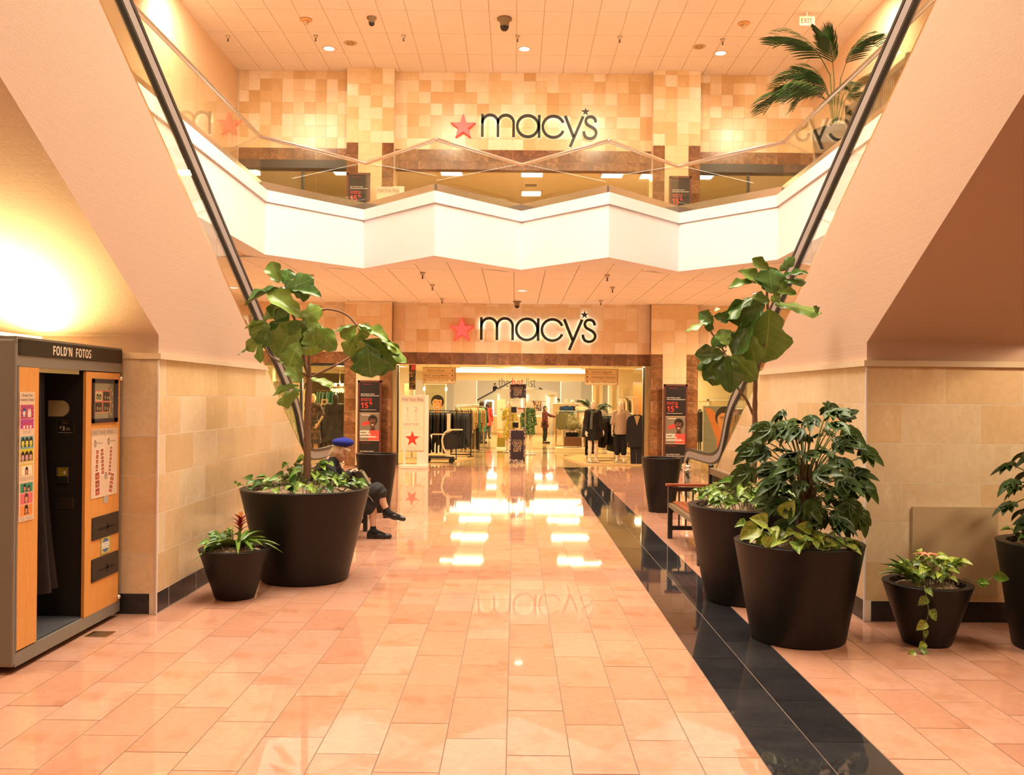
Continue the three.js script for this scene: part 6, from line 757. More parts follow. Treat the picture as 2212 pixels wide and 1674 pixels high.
mannequin('faceless mannequin in loose beige top and cropped black trousers beside the aisle', 2.80, 23.35, -0.2, { h: 1.60 }, (t, J, F) => { dress(t, 'beige_top', [...F.torso.slice(0, 5), cap(J.sR, J.eR, 0.045, 0.055), cap(J.sL, J.eL, 0.045, 0.055), cap(J.ch, S3(J, 0.80), 0.13, 0.155)], 0.016, M(LIN(0.50, 0.36, 0.24), 0.9), 0.013, 0.004, 0.76 * J.s); dress(t, 'black_trousers', [...F.torso.slice(0, 2), ...['R', 'L'].flatMap((k) => [cap(J['h' + k], J['k' + k], 0.095, 0.075), cap(J['k' + k], S3(J, 0.26, 0, k === 'R' ? 0.088 : -0.088), 0.075, 0.065)])], 0.010, C.black); });
mannequin('mannequin in green patterned dress behind the gift tower', 0.407, 26.5, 0.3, { h: 1.58, armR: [[0.22, 1.08, -0.02], [0.24, 0.90, 0.06]] }, (t, J, F) => dress(t, 'green_dress', [...F.torso.slice(0, 5), ...F.arm('R'), ...F.arm('L'), cap(J.pe, S3(J, 0.66), 0.16, 0.20)], 0.016, C.floralGreen, 0.013, 0.004, 0.60 * J.s));
mannequin('mannequin in gold patterned dress left of the gift tower', -0.152, 27.5, -0.2, { h: 1.55 }, (t, J, F) => dress(t, 'gold_dress', [...F.torso.slice(0, 5), cap(J.sR, J.eR, 0.05, 0.045), cap(J.sL, J.eL, 0.05, 0.045), cap(J.pe, S3(J, 0.50), 0.15, 0.20)], 0.016, C.floralGold, 0.013, 0.004, 0.44 * J.s));
mannequin('dark-skinned mannequin in black spotted dress in the left display window', -4.698, 23.2, 0.1, { h: 1.72, skin: M(LIN(0.02, 0.014, 0.010), 0.4) }, (t, J, F) => dress(t, 'spotted_dress', [...F.torso.slice(0, 5), ...F.arm('R'), ...F.arm('L'), cap(J.pe, S3(J, 0.50), 0.16, 0.24)], 0.018, patt(330, [60, 44, 30], [20, 14, 12], [18, 13, 11]), 0.013, 0.004, 0.44 * J.s));
mannequin('pale mannequin in brown patterned dress in the left display window', -5.325, 23.4, -0.3, { h: 1.72, skin: M(LIN(0.75, 0.46, 0.24), 0.4), armR: [[0.29, 1.12, -0.02], [0.22, 0.90, 0.12]] }, (t, J, F) => dress(t, 'brown_dress', [...F.torso.slice(0, 5), cap(J.sR, J.eR, 0.045, 0.04), cap(J.pe, S3(J, 0.45), 0.15, 0.22)], 0.016, C.floralDark, 0.013, 0.004, 0.40 * J.s));
mannequin('headed mannequin in blue top far behind the olive coats', 1.776, 30.5, 0, { h: 1.62 }, (t, J, F) => dress(t, 'blue_top', [...F.torso.slice(0, 5), ...F.arm('R'), ...F.arm('L')], 0.016, C.blue));
mannequin('mannequin in black top with raised arm far behind the olive coats', 2.067, 31.8, 0.4, { h: 1.60, armR: [[0.34, 1.30, 0.02], [0.52, 1.22, 0.04]] }, (t, J, F) => dress(t, 'black_top', [...F.torso.slice(0, 5), ...F.arm('L')], 0.016, C.black));
mannequin('mannequin in pale top and olive trousers near the indoor palm', 2.279, 30.2, -0.4, { h: 1.62 }, (t, J, F) => { dress(t, 'pale_top', [...F.torso.slice(0, 5)], 0.016, C.cream); dress(t, 'olive_trousers', [...F.torso.slice(0, 2), ...F.leg('R').slice(0, 3), ...F.leg('L').slice(0, 3)], 0.012, C.olive); });
// right of the aisle
rack('clothes rack of black skirts between the two front mannequins', 2.42, 24.1, 0.9, 1.28, 0.15, MAT.steel); hang(2.42, 24.1, 0.85, 1.28, 0.15, 10, ['coat', 'dress'], [C.black, C.black, C.dark], 'black garment between the two front mannequins', 'black garments between the mannequins', 15); garment('coat', 0, C.cream, [1.92, 1.27, -24.0], 1.2, 'cream coat at the left end of the black rack', undefined, 1);
garment('trousers', 0, C.black, [1.98, 0.95, -24.05], 1.2, 'black trousers hanging below the cream coat', undefined, 0.85);
rack('clothes rack of cream and green garments right of the beige mannequin', 3.02, 24.6, 0.55, 1.28, 0.4, MAT.steel); hang(3.02, 24.6, 0.5, 1.28, 0.4, 6, ['coat', 'trousers'], [C.cream, C.olive2, M(LIN(0.10, 0.16, 0.12), 0.9), C.tan2], 'light garment on the rack right of the beige mannequin', 'light garments by the beige mannequin', 17);
{ const t = thing('suit_stand', 'dark suit jacket and trousers on a valet stand beside the right jamb', 'clothes rack', [3.16, 0, -22.95]); mesh('pole', bar([0, 0, 0], [0, 1.36, 0], 0.014), MAT.chrome, t); mesh('base', cyl(0.18, 0.18, 0.025), MAT.chrome, t); mesh('finial', tube([[-0.02, 1.36, 0], [-0.025, 1.43, 0], [0.02, 1.44, 0], [0.02, 1.37, 0]], 0.006, 12, 6), MAT.chrome, t); garment('trousers', 1, C.navy, [3.16, 0.90, -22.95], 0, 'black trousers on the valet stand beside the right jamb', undefined, 0.98).children[1].visible = true; const s = garment('coat', 2, C.navy, [3.16, 1.33, -22.90], 0, 'long dark jacket with open collar on the valet stand', undefined, 1.02); const vg = prism([[-0.075, -0.07], [0.075, -0.07], [0, -0.32]], 0.008); vg.translate(0, 0, 0.030); mesh('shirt_front', vg, C.tan2, s); }
rack('clothes rack of a pale shirt behind the valet stand', 3.35, 26.5, 0.6, 1.75, 0.2, MAT.steel); hang(3.30, 26.5, 0.4, 1.75, 0.2, 4, ['shirt'], [C.cream, C.cream, C.olive], 'pale shirt high on the rack behind the valet stand', 'pale shirts behind the valet stand', 19);
hang(3.30, 26.5, 0.45, 1.05, 0.2, 5, ['shirt'], [C.dark, C.red, M(LIN(0.03, 0.05, 0.03), 0.9)], 'dark shirt low on the rack behind the valet stand', 'dark shirts behind the valet stand', 20);
rack('clothes rack of olive jackets beside the standing shopper', 1.78, 30.0, 0.75, 1.25, 0.1, MAT.brass); hang(1.72, 30.0, 0.55, 1.25, 0.9, 5, ['shirt'], [C.olive, C.olive2], 'olive jacket on the rack beside the standing shopper', 'olive jackets', 22, 0.95);
{ const t = thing('display_platform', 'low platform with brown trunk and shelf right of the olive jackets', 'display stand', [1.859, 0, -28.6]); mesh('platform', bx(0.95, 0.10, 0.8, -0.05, 0.05, 0), MAT.paint2, t); mesh('trunk', rbx(0.56, 0.30, 0.4, 0.015, 0.02, 0.30, 0), M(LIN(0.16, 0.06, 0.025), 0.5), t); mesh('shelf', bx(0.6, 0.03, 0.42, 0.02, 0.66, 0), MAT.steel, t); mesh('shelf_leg', [bar([-0.26, 0.1, 0.18], [-0.26, 0.66, 0.18], 0.012), bar([0.30, 0.1, 0.18], [0.30, 0.66, 0.18], 0.012), bar([-0.26, 0.1, -0.18], [-0.26, 0.66, -0.18], 0.012), bar([0.30, 0.1, -0.18], [0.30, 0.66, -0.18], 0.012)], MAT.steel, t);
  const bags = thing('handbag', 'black handbag on the trunk of the low platform', 'handbag', [1.859, 0.45, -28.6]); mesh('bag_body', rbx(0.42, 0.14, 0.2, 0.04, 0, 0.07, 0), C.black, bags); mesh('handle', tube([[-0.1, 0.13, 0], [0, 0.19, 0], [0.1, 0.13, 0]], 0.01, 12, 6), C.black, bags);
  const c = thing('draped_coat', 'olive coat draped over a form on top of the low platform shelf', 'garment', [1.859, 0.675, -28.6]); dress(c, 'cloth', [ell([0.02, 0.16, 0], [0.20, 0.16, 0.16]), cap([-0.05, 0.28, 0], [-0.02, 0.44, 0], 0.12, 0.08), cap([-0.10, 0.42, 0], [0.08, 0.40, 0], 0.06), cap([0.1, 0.35, 0.02], [0.24, 0.10, 0.05], 0.06, 0.07)], 0.0, C.olive2, 0.012, 0.008); mesh('collar', tube([[-0.07, 0.50, 0.03], [0, 0.52, 0.06], [0.06, 0.49, 0.03]], 0.022, 12, 6), C.olive, c); }
// indoor palm among the racks
function frondGeo(seed, n, len, droop) { // rachis with leaflets, along +x
  const parts = [], r = rng(seed), c = new THREE.CatmullRomCurve3([V(0, 0, 0), V(len * 0.4, len * 0.16, 0), V(len * 0.75, len * 0.10, 0), V(len, -droop * len * 0.3, 0)]); parts.push(new THREE.TubeGeometry(c, 14, len * 0.007, 5));
  for (let i = 0; i < n; i++) for (const s of [-1, 1]) { const t = 0.22 + 0.76 * i / n, p = c.getPoint(t), L = len * (0.16 + 0.34 * Math.sin(Math.PI * Math.pow(t, 1.1) * 0.92 + 0.12)) * (0.9 + 0.2 * r()), g = leafGrid(5, 1, (q) => 0.034 * Math.pow(Math.max(Math.sin(Math.PI * (0.1 + 0.9 * q)), 0), 0.6) + 0.002, { bend: 0.45 * droop + 0.15 * r() }); g.scale(L, L, L); g.rotateX(s * 0.5); g.rotateY(-s * (0.95 - 0.45 * t)); g.translate(p.x, p.y, p.z); parts.push(g); }
  return mg(parts);
}
const FROND = [1, 2, 3].map((s) => frondGeo(s, 22, 1, 0.6 + 0.25 * s));
function palm(label, pos, fronds, potR, potH, H) { const t = thing('potted_palm', label, 'potted plant', pos); potParts(t, potR * 0.65, potR, potH); const r = rng(fronds.length + 3); fronds.forEach(([a, e, L, y], i) => { const b = sub('palm_frond', t), root = V((r() - 0.5) * 0.05, potH - 0.05, (r() - 0.5) * 0.05), dir = V(Math.cos(a) * Math.cos(e), Math.sin(e), Math.sin(a) * Math.cos(e)), base = V(Math.cos(a) * 0.10, y, Math.sin(a) * 0.10); mesh('stalk', tube([root, root.clone().lerp(base, 0.6), base], 0.009, 12, 6), LM.stem, b); const m = mesh('leaflets', FROND[i % 3], LM.palm, b), x = dir, z = x.clone().cross(V(0, 1, 0)).normalize(), y2 = z.clone().cross(x); qBasis.makeBasis(x, y2, z); m.quaternion.setFromRotationMatrix(qBasis); m.position.copy(base); m.scale.setScalar(L); }); return t; }
palm('small potted palm behind the headless mannequins inside the store', [2.42, 0, -27.5], Array.from({ length: 10 }, (_, i) => [i * 2.4, 0.5 + 0.4 * Math.sin(i), 0.45, 1.25 + 0.1 * Math.sin(i * 3)]), 0.22, 0.5, 1.5);
// shoppers
function person(label, x, y, d, turn, o, clothes, extra = {}) { const t = thing('person', label, 'person', [x, y, -d], turn), J = standing(o), F = figureParts(t, J, extra); clothes(t, J, F); return t; }
const shoes = (t, J, m = C.black) => ['R', 'L'].forEach((k) => dress(t, 'shoe', [cap(J['a' + k].clone().add(V(0, -0.035 * J.s, -0.02)), J['t' + k].clone().add(V(0, 0.002, 0.03)), 0.036 * J.s, 0.030 * J.s)], 0.006, m, 0.01, 0)), hairCap = (t, J, m, long = 0) => mesh('hair', flesh([ell(J.hd.clone().add(V(0, 0.035 * J.s, -0.018 * J.s)), [0.086 * J.s, 0.098 * J.s, 0.098 * J.s]), ...(long ? [cap(J.hd.clone().add(V(0.05 * J.s, 0.0, -0.04 * J.s)), J.hd.clone().add(V(0.06 * J.s, -long * J.s, -0.05 * J.s)), 0.05 * J.s, 0.035 * J.s), cap(J.hd.clone().add(V(-0.05 * J.s, 0.0, -0.04 * J.s)), J.hd.clone().add(V(-0.06 * J.s, -long * J.s, -0.05 * J.s)), 0.05 * J.s, 0.035 * J.s)] : [])], 0.009, 0.02, [ell(J.hd.clone().add(V(0, -0.02 * J.s, 0.10 * J.s)), [0.07 * J.s, 0.095 * J.s, 0.07 * J.s])]), m, t);
person('standing shopper with long dark hair and maroon top reaching for an olive jacket', 1.13, 0, 33.0, 1.25, { h: 1.38, armR: [[0.10, 1.22, 0.24], [0.06, 1.18, 0.50]], armL: [[-0.20, 1.08, 0.02], [-0.16, 0.94, 0.16]] }, (t, J, F) => { dress(t, 'maroon_top', [...F.torso.slice(0, 5), ...F.arm('R'), ...F.arm('L'), cap(J.pe, S3(J, 0.74), 0.14 * J.s, 0.155 * J.s)], 0.016, C.maroon, 0.013, 0.004, 0.70 * J.s); dress(t, 'black_trousers', [...F.torso.slice(0, 2), ...F.leg('R').slice(0, 3), ...F.leg('L').slice(0, 3)], 0.014, C.black); shoes(t, J); hairCap(t, J, HAIRD, 0.16); });
person('shopper in dark top and wide jeans browsing beside the tan jackets', -1.20, 0, 32.5, 2.6, { h: 1.54 }, (t, J, F) => { dress(t, 'dark_top', [...F.torso.slice(0, 5), ...F.arm('R'), ...F.arm('L')], 0.018, C.dark); dress(t, 'jeans', [...F.torso.slice(0, 2), ...F.leg('R').slice(0, 3), ...F.leg('L').slice(0, 3)], 0.030, C.jeans); shoes(t, J); hairCap(t, J, HAIRD, 0.1); });
person('shopper in long red coat seen from behind near the lit mirror', -1.117, 0, 36.5, 2.9, { h: 1.45 }, (t, J, F) => { dress(t, 'red_coat', [...F.torso.slice(0, 5), ...F.arm('R'), ...F.arm('L'), cap(J.pe, S3(J, 0.62), 0.15 * J.s, 0.18 * J.s)], 0.022, C.red, 0.013, 0.004, 0.58 * J.s); dress(t, 'dark_trousers', [...F.leg('R').slice(0, 3), ...F.leg('L').slice(0, 3)], 0.014, C.jeans); shoes(t, J); hairCap(t, J, HAIRD, 0.1); });
// deep hall: crossing escalators, a rider, counters, lit mirror
function hallEscalator(label, x0, y0, x1, y1, d) { const t = thing('escalator', label, 'escalator', [0, 0, -d]); const a = V(x0, y0, 0), b = V(x1, y1, 0), u = b.clone().sub(a).normalize(); mesh('truss', beam(V(x0, y0 - 1.30, -0.6), V(x1, y1 - 1.30, -0.6), 1.4, 0.8), M(LIN(0.50, 0.42, 0.26), 0.6), t); for (const z of [0.05, -1.25]) { mesh('side_panel', beam(V(x0, y0 - 0.45, z), V(x1, y1 - 0.45, z), 0.03, 0.8), M(LIN(0.42, 0.40, 0.28), 0.4), t); mesh('handrail', beam(V(x0, y0, z), V(x1, y1, z), 0.12, 0.10), MAT.rubber, t); mesh('handrail_trim', beam(V(x0, y0 - 0.09, z), V(x1, y1 - 0.09, z), 0.08, 0.08), MAT.steel, t); } for (let i = 0; i < 10; i++) { const p = a.clone().lerp(b, (i + 0.5) / 10); mesh('step', bx(Math.abs(x1 - x0) / 10, 0.2, 1.0, p.x, p.y - 0.98, -0.6), MAT.alu, t); } }
hallEscalator('far escalator rising to the right with a rider in black', -3.334, 1.189, 1.33, 3.758, 68); hallEscalator('far escalator descending to the right behind the cosmetic counters', 1.821, 2.393, 4.596, 0.766, 66);
person('person in black standing on the far escalator', -1.534, 1.03, 68.55, 1.0, { h: 1.72, armR: [[0.20, 1.10, 0.10], [0.24, 1.02, 0.34]] }, (t, J, F) => { dress(t, 'black_jacket', [...F.torso.slice(0, 5), ...F.arm('R'), ...F.arm('L')], 0.022, C.black); dress(t, 'black_trousers', [...F.torso.slice(0, 2), ...F.leg('R').slice(0, 3), ...F.leg('L').slice(0, 3)], 0.016, C.black); shoes(t, J); hairCap(t, J, HAIRD); });
{ const t = thing('mirror', 'bright lit mirror in a white frame beside the red coat', 'mirror', [-1.101, 1.206, -38.5]); mesh('frame', [bx(0.36, 0.06, 0.05, 0, 0.33, 0), bx(0.36, 0.06, 0.05, 0, -0.33, 0), bx(0.07, 0.7, 0.05, -0.16, 0, 0), bx(0.07, 0.7, 0.05, 0.16, 0, 0)], MAT.glowWhite, t); mesh('mirror_glass', bx(0.26, 0.6, 0.02, 0, 0, -0.005), M(LIN(0.25, 0.22, 0.12), 0.1, { metalness: 0.8 }), t); mesh('stand', bx(0.1, 0.9, 0.06, 0, -0.78, -0.05), MAT.white, t); }
function counter(label, x, d, w, h, m) { const t = thing('counter', label, 'counter', [x, 0, -d]); mesh('front', bx(w, h - 0.06, 0.55, 0, (h - 0.06) / 2, 0), m, t); mesh('top', rbx(w + 0.06, 0.05, 0.62, 0.01, 0, h - 0.03, 0), MAT.white, t); mesh('kick', bx(w, 0.08, 0.5, 0, 0.04, 0.03), MAT.brass, t); mesh('panel_line', [bx(0.012, h - 0.2, 0.01, -w / 6, h / 2, 0.277), bx(0.012, h - 0.2, 0.01, w / 6, h / 2, 0.277)], MAT.brass, t); return t; }
const oak = M(LIN(0.55, 0.36, 0.17), 0.5); counter('pale wooden cosmetic counter left of the white totem', -1.057, 40.8, 0.9, 0.86, oak); counter('pale wooden cosmetic counter between the totem and the standing shopper', 0.819, 40.8, 1.5, 0.86, oak); counter('wooden counter block far left behind the coat racks', -2.094, 41.5, 1.1, 1.35, oak); counter('wooden counter block far right behind the mannequins', 2.394, 41.5, 1.2, 1.45, oak);
function cabinet(label, x, d, w, h, txt, art) { const t = thing('display_cabinet', label, 'cabinet', [x, 0, -d]); mesh('case', bx(w, h, 0.3, 0, h / 2, 0), MAT.white, t); mesh('cornice', bx(w + 0.08, 0.08, 0.36, 0, h + 0.02, 0), MAT.white, t); for (let i = 0; i < 3; i++) { mesh('shelf', bx(w - 0.1, 0.02, 0.1, 0, h - 0.5 - i * 0.3, 0.2), MAT.glass, t); } mesh('light_strip', [bx(0.04, h * 0.45, 0.03, -w / 2 + 0.08, h * 0.68, 0.17), bx(0.04, h * 0.45, 0.03, w / 2 - 0.08, h * 0.68, 0.17)], MAT.glowWarm, t); if (art) print(t, 'picture', painted(128, 128, (x2) => { x2.fillStyle = '#e8c896'; x2.fillRect(0, 0, 128, 128); const r = rng(7); for (let i = 0; i < 90; i++) { x2.fillStyle = ['#a84a30', '#4a5a7a', '#d8a050', '#6a3a5a', '#e8d8b0'][i % 5]; x2.fillRect(r() * 120, r() * 120, 6 + r() * 14, 8 + r() * 20); } }), 0.42, 0.5, [0, h * 0.64, 0.16], 0); if (txt) print(t, 'brand_strip', painted(256, 48, (x2) => { x2.fillStyle = '#e9cf9a'; x2.fillRect(0, 0, 256, 48); x2.fillStyle = '#8a6a34'; x2.font = '34px sans-serif'; x2.textAlign = 'center'; x2.fillText(txt, 128, 36, 200); }), w * 0.8, 0.12, [0, h - 0.14, 0.155], 0); return t; }
cabinet('white lit cosmetic cabinet behind the gift tower', -0.216, 43.2, 1.3, 2.02, '', false); cabinet('white lit cosmetic cabinet with a colourful picture', 1.093, 43.2, 1.1, 2.02, '', true); cabinet('white cosmetic cabinet with a lettered strip right of the picture', 1.79, 42.6, 0.5, 1.92, 'CLINIQUE', false);
for (const [x, w] of [[-2.45, 1.5], [2.768, 1.3]]) { const p = struct('column'); mesh('shaft', bx(w * 0.75, 5.0, 0.8, x, 2.5, -44), MAT.white, p); mesh('base', bx(w * 0.75 + 0.1, 0.2, 0.9, x, 0.1, -44), MAT.brass, p); }
for (const [i, px, w, h, m] of [[0, 1350, 0.5, 2.7, MAT.paint2], [1, 1325, 0.35, 2.7, MAT.white], [2, 880, 0.5, 2.7, MAT.white], [3, 1290, 0.35, 2.7, MAT.paint2]]) { const d = 31 + i * 0.4, p = struct('column'); mesh('shaft', bx(w, h, 0.4, at2(px, d), h / 2, -d), m, p); mesh('mirror_strip', bx(w * 0.35, h * 0.6, 0.02, at2(px, d), h * 0.5, -d + 0.21), MAT.brass, p); }
function at2(px, d) { return (px - 1112) * d / 1914; }
{ const p = struct('door'); p.name = 'door_1'; mesh('leaf', bx(0.95, 2.2, 0.06, 4.593, 1.1, -33), M(LIN(0.42, 0.17, 0.05), 0.5), p); mesh('casing', [bx(0.08, 2.3, 0.1, at2(1378, 33) - 0.52, 1.15, -33), bx(0.08, 2.3, 0.1, at2(1378, 33) + 0.52, 1.15, -33)], MAT.white, p); }
// "the hot list" lettering hung across the aisle
{ const d = 34.5, t = thing('hanging_lettering', 'lettering of three words, the middle one red, hung across the store aisle', 'sign', [0.098, 2.10, -d]); const { FontLoader } = await import('three/addons/loaders/FontLoader.js'), { TextGeometry } = await import('three/addons/geometries/TextGeometry.js'); const f = await new FontLoader().loadAsync('fonts/droid/droid_sans_regular.typeface.json'), fbold = await new FontLoader().loadAsync('fonts/droid/droid_sans_bold.typeface.json');
  let x = -0.74; for (const [w, font, m, nm] of [['the', f, M(LIN(0.08, 0.055, 0.02), 0.5), 'word_the'], ['hot', fbold, M(LIN(0.75, 0.05, 0.035), 0.5), 'word_hot'], ['list', f, M(LIN(0.08, 0.055, 0.02), 0.5), 'word_list']]) { const g = new TextGeometry(w, { font, size: 0.33, depth: 0.03, curveSegments: 4 }); g.computeBoundingBox(); const gw = g.boundingBox.max.x; g.scale(0.64, 1, 1); g.translate(x, 0, 0); x += gw * 0.64 + 0.09; mesh(nm, g, m, t); } mesh('hanger', [bar([-0.5, 0.3, 0], [-0.5, 0.70, 0], 0.006, 6), bar([0.5, 0.3, 0], [0.5, 0.70, 0], 0.006, 6)], MAT.steel, t);
  const gl = thing('globe_lamp', 'small round white globe lamp below the store ceiling above the lettering', 'lamp', [0.128, 2.687, -33]); mesh('globe', ball(0.055), MAT.glowWhite, gl); mesh('stem', bar([0, 0.04, 0], [0, 0.13, 0], 0.01), MAT.brass, gl); const pl2 = new THREE.PointLight(LIN(1, 0.85, 0.6), 3, 12); pl2.position.copy(gl.position).add(V(0, -0.09, 0.0)); scene.add(pl2); }
// ---- left display window ----
{ const t = thing('chandelier', 'glittering crystal chandelier in the left display window', 'chandelier', [-4.663, 1.945, -23.6]); const r = rng(6), cr = []; for (let i = 0; i < 260; i++) { const a = r() * 6.283, R = 0.05 + 0.20 * Math.sqrt(r()), y = -0.10 + 0.06 * r() - 0.10 * (1 - R / 0.25); const g = new THREE.OctahedronGeometry(0.011 + 0.006 * r()); g.scale(0.7, 1.5, 0.7); g.translate(Math.cos(a) * R, y, Math.sin(a) * R); cr.push(g); } stuff(mesh('crystals', cr, M(LIN(1, 0.85, 0.55), 0.1, { emissive: LIN(1, 0.66, 0.28), emissiveIntensity: 0.7 }), t)); mesh('ring', [lathe([[0.24, -0.02], [0.25, -0.005], [0.24, 0.01], [0.23, -0.005], [0.24, -0.02]], 36), lathe([[0.13, 0.06], [0.14, 0.07], [0.13, 0.08], [0.12, 0.07], [0.13, 0.06]], 30)], MAT.brass, t); mesh('stem', bar([0, 0.0, 0], [0, 0.62, 0], 0.012), MAT.brass, t); for (let i = 0; i < 5; i++) { const a = i * 1.257; mesh('candle_bulb', ball(0.028, Math.cos(a) * 0.15, 0.05, Math.sin(a) * 0.15, 0.8, 1.4, 0.8, 10, 8), M(LIN(1, 1, 1), 0.5, { emissive: LIN(1, 0.75, 0.4), emissiveIntensity: 7 }), t); } const p = new THREE.PointLight(LIN(1, 0.72, 0.36), 9, 14); p.position.copy(t.position).add(V(0, 0.12, 0.02)); scene.add(p); }
{ const d = 27.5, t = thing('wall_rail', 'wall rail of hanging mint and teal tops in the left display window', 'clothes rack', [-5.798, 0, -d]); mesh('back_wall', bx(1.5, 2.4, 0.1, 0, 1.2, -0.35), M(LIN(0.10, 0.075, 0.035), 0.8), t); mesh('rail', bar([-0.38, 1.86, 0], [0.38, 1.86, 0], 0.012), MAT.brass, t); mesh('bracket', [bar([-0.36, 1.86, 0], [-0.36, 1.86, -0.3], 0.01), bar([0.36, 1.86, 0], [0.36, 1.86, -0.3], 0.01)], MAT.brass, t); mesh('shelf', bx(0.9, 0.04, 0.3, 0, 1.14, -0.15), oak, t); hang(-5.827, d, 0.66, 1.86, 0, 7, ['shirt'], [C.teal, C.mint, C.mint], 'teal or mint top on the wall rail in the left window', 'teal and mint tops', 33, 0.72); const pic = thing('picture_frame', 'small framed dark round print below the teal tops', 'picture', [-5.86, 1.504, -27.3]); mesh('frame', bx(0.20, 0.17, 0.03, 0, 0, 0), C.cream, pic); mesh('print', cyl(0.055, 0.055, 0.01, 0, -0.005, 0).rotateX(Math.PI / 2).translate(0, 0, 0.017), C.brown, pic); }
rack('low clothes rack of dark dresses in the left display window', -5.29, 24.6, 0.75, 1.42, 0, MAT.blackMetal); hang(-5.29, 24.6, 0.65, 1.42, 0, 9, ['dress', 'coat'], [C.dark, C.black, C.floralDark], 'dark patterned dress on the rack in the left window', 'dark dresses in the left window', 35); hang(-5.29, 24.62, 0.65, 0.62, 0, 6, ['shirt'], [C.dark, C.floralDark], 'dark skirt on the low rail in the left window', 'dark skirts in the left window', 36, 0.7);
{ const t = thing('wall_sign', 'cream wall board with dark lettering above the left display window racks', 'sign', [-6.72, 2.28, -29]); mesh('board', bx(2.4, 0.34, 0.05, 0, 0, 0), M(LIN(0.70, 0.52, 0.28), 0.6), t); print(t, 'lettering', painted(512, 64, (x) => { x.fillStyle = '#dcb878'; x.fillRect(0, 0, 512, 64); x.fillStyle = '#5a4018'; x.font = '46px sans-serif'; x.textAlign = 'center'; x.fillText('personal service', 256, 46, 400); }), 2.3, 0.29, [0, 0, 0.03], 0); mesh('hanger', [bar([-1, 0.15, 0], [-1, 0.52, 0], 0.008), bar([1, 0.15, 0], [1, 0.52, 0], 0.008)], MAT.steel, t); }
// ---- right display window ----
{ const d = 22.9, t = thing('window_poster', 'large poster of a laughing person in a red dress in the right display window', 'poster', [5.548, 0.866, -d]); mesh('board', bx(1.36, 1.34, 0.03, 0, 0, -0.02), MAT.white, t); print(t, 'printed_sheet', painted(420, 420, (x, w, h) => { x.fillStyle = '#8f8a72'; x.fillRect(0, 0, w, h); x.fillStyle = '#e0803c'; x.beginPath(); x.moveTo(10, 10); x.lineTo(70, 20); x.lineTo(150, 200); x.lineTo(200, 250); x.lineTo(250, 420); x.lineTo(110, 420); x.lineTo(110, 280); x.closePath(); x.fill(); x.beginPath(); x.moveTo(40, 10); x.lineTo(180, 120); x.lineTo(160, 150); x.lineTo(20, 60); x.fill(); portrait(x, 186, 118, 205, '#e89a58', '#cc7438', '#24160e', '#b83a28'); x.fillStyle = '#e05a3a'; x.beginPath(); x.moveTo(120, 290); x.lineTo(230, 240); x.lineTo(330, 250); x.lineTo(360, 420); x.lineTo(110, 420); x.fill(); }), 1.34, 1.32, [0, 0, 0], 0); mesh('clip_bar', [bx(1.38, 0.02, 0.03, 0, 0.665, 0.005), bx(1.38, 0.012, 0.01, 0, 0.22, 0.008), bx(1.38, 0.012, 0.01, 0, -0.22, 0.008)], MAT.glass, t); mesh('stand', bx(1.0, 0.16, 0.12, 0, -0.745, -0.02), MAT.steel, t); }
rack('clothes rack of black garments at the edge of the right display window', 5.063, 24.2, 0.3, 1.42, 1.2, MAT.blackMetal); hang(5.063, 24.2, 0.3, 1.42, 1.2, 4, ['coat'], [C.black, C.dark], 'black coat at the edge of the right display window', 'black coats in the right window', 41); { const w = thing('wall_rail', 'short brass wall rail above the black coats in the right window', 'clothes rack', [5.348, 0, -25.5]); mesh('rail', bar([-0.2, 1.64, 0], [0.3, 1.64, 0], 0.012), MAT.brass, w); mesh('post', bar([0.3, 0, 0], [0.3, 1.64, 0], 0.014), MAT.brass, w); mesh('foot', bx(0.3, 0.02, 0.3, 0.3, 0.01, 0), MAT.brass, w); } garment('shirt', 0, C.cream, [5.348, 1.62, -25.5], 0.2, 'cream shirt hanging above the black coats in the right window', undefined, 0.9);
{ const p = struct('door'); p.name = 'door_2'; mesh('leaf', bx(0.75, 1.62, 0.05, 6.733, 0.81, -29.0), M(LIN(0.72, 0.56, 0.30), 0.6), p); mesh('casing', [bx(0.05, 1.7, 0.08, at2(1556, 29) - 0.40, 0.85, -29.0), bx(0.05, 1.7, 0.08, at2(1556, 29) + 0.40, 0.85, -29.0), bx(0.85, 0.05, 0.08, at2(1556, 29), 1.68, -29.0)], MAT.white, p); const w = struct('wall_back'); mesh('partition', bx(4.2, 2.8, 0.1, 6.3, 1.4, -29.2), MAT.paint2, w); }
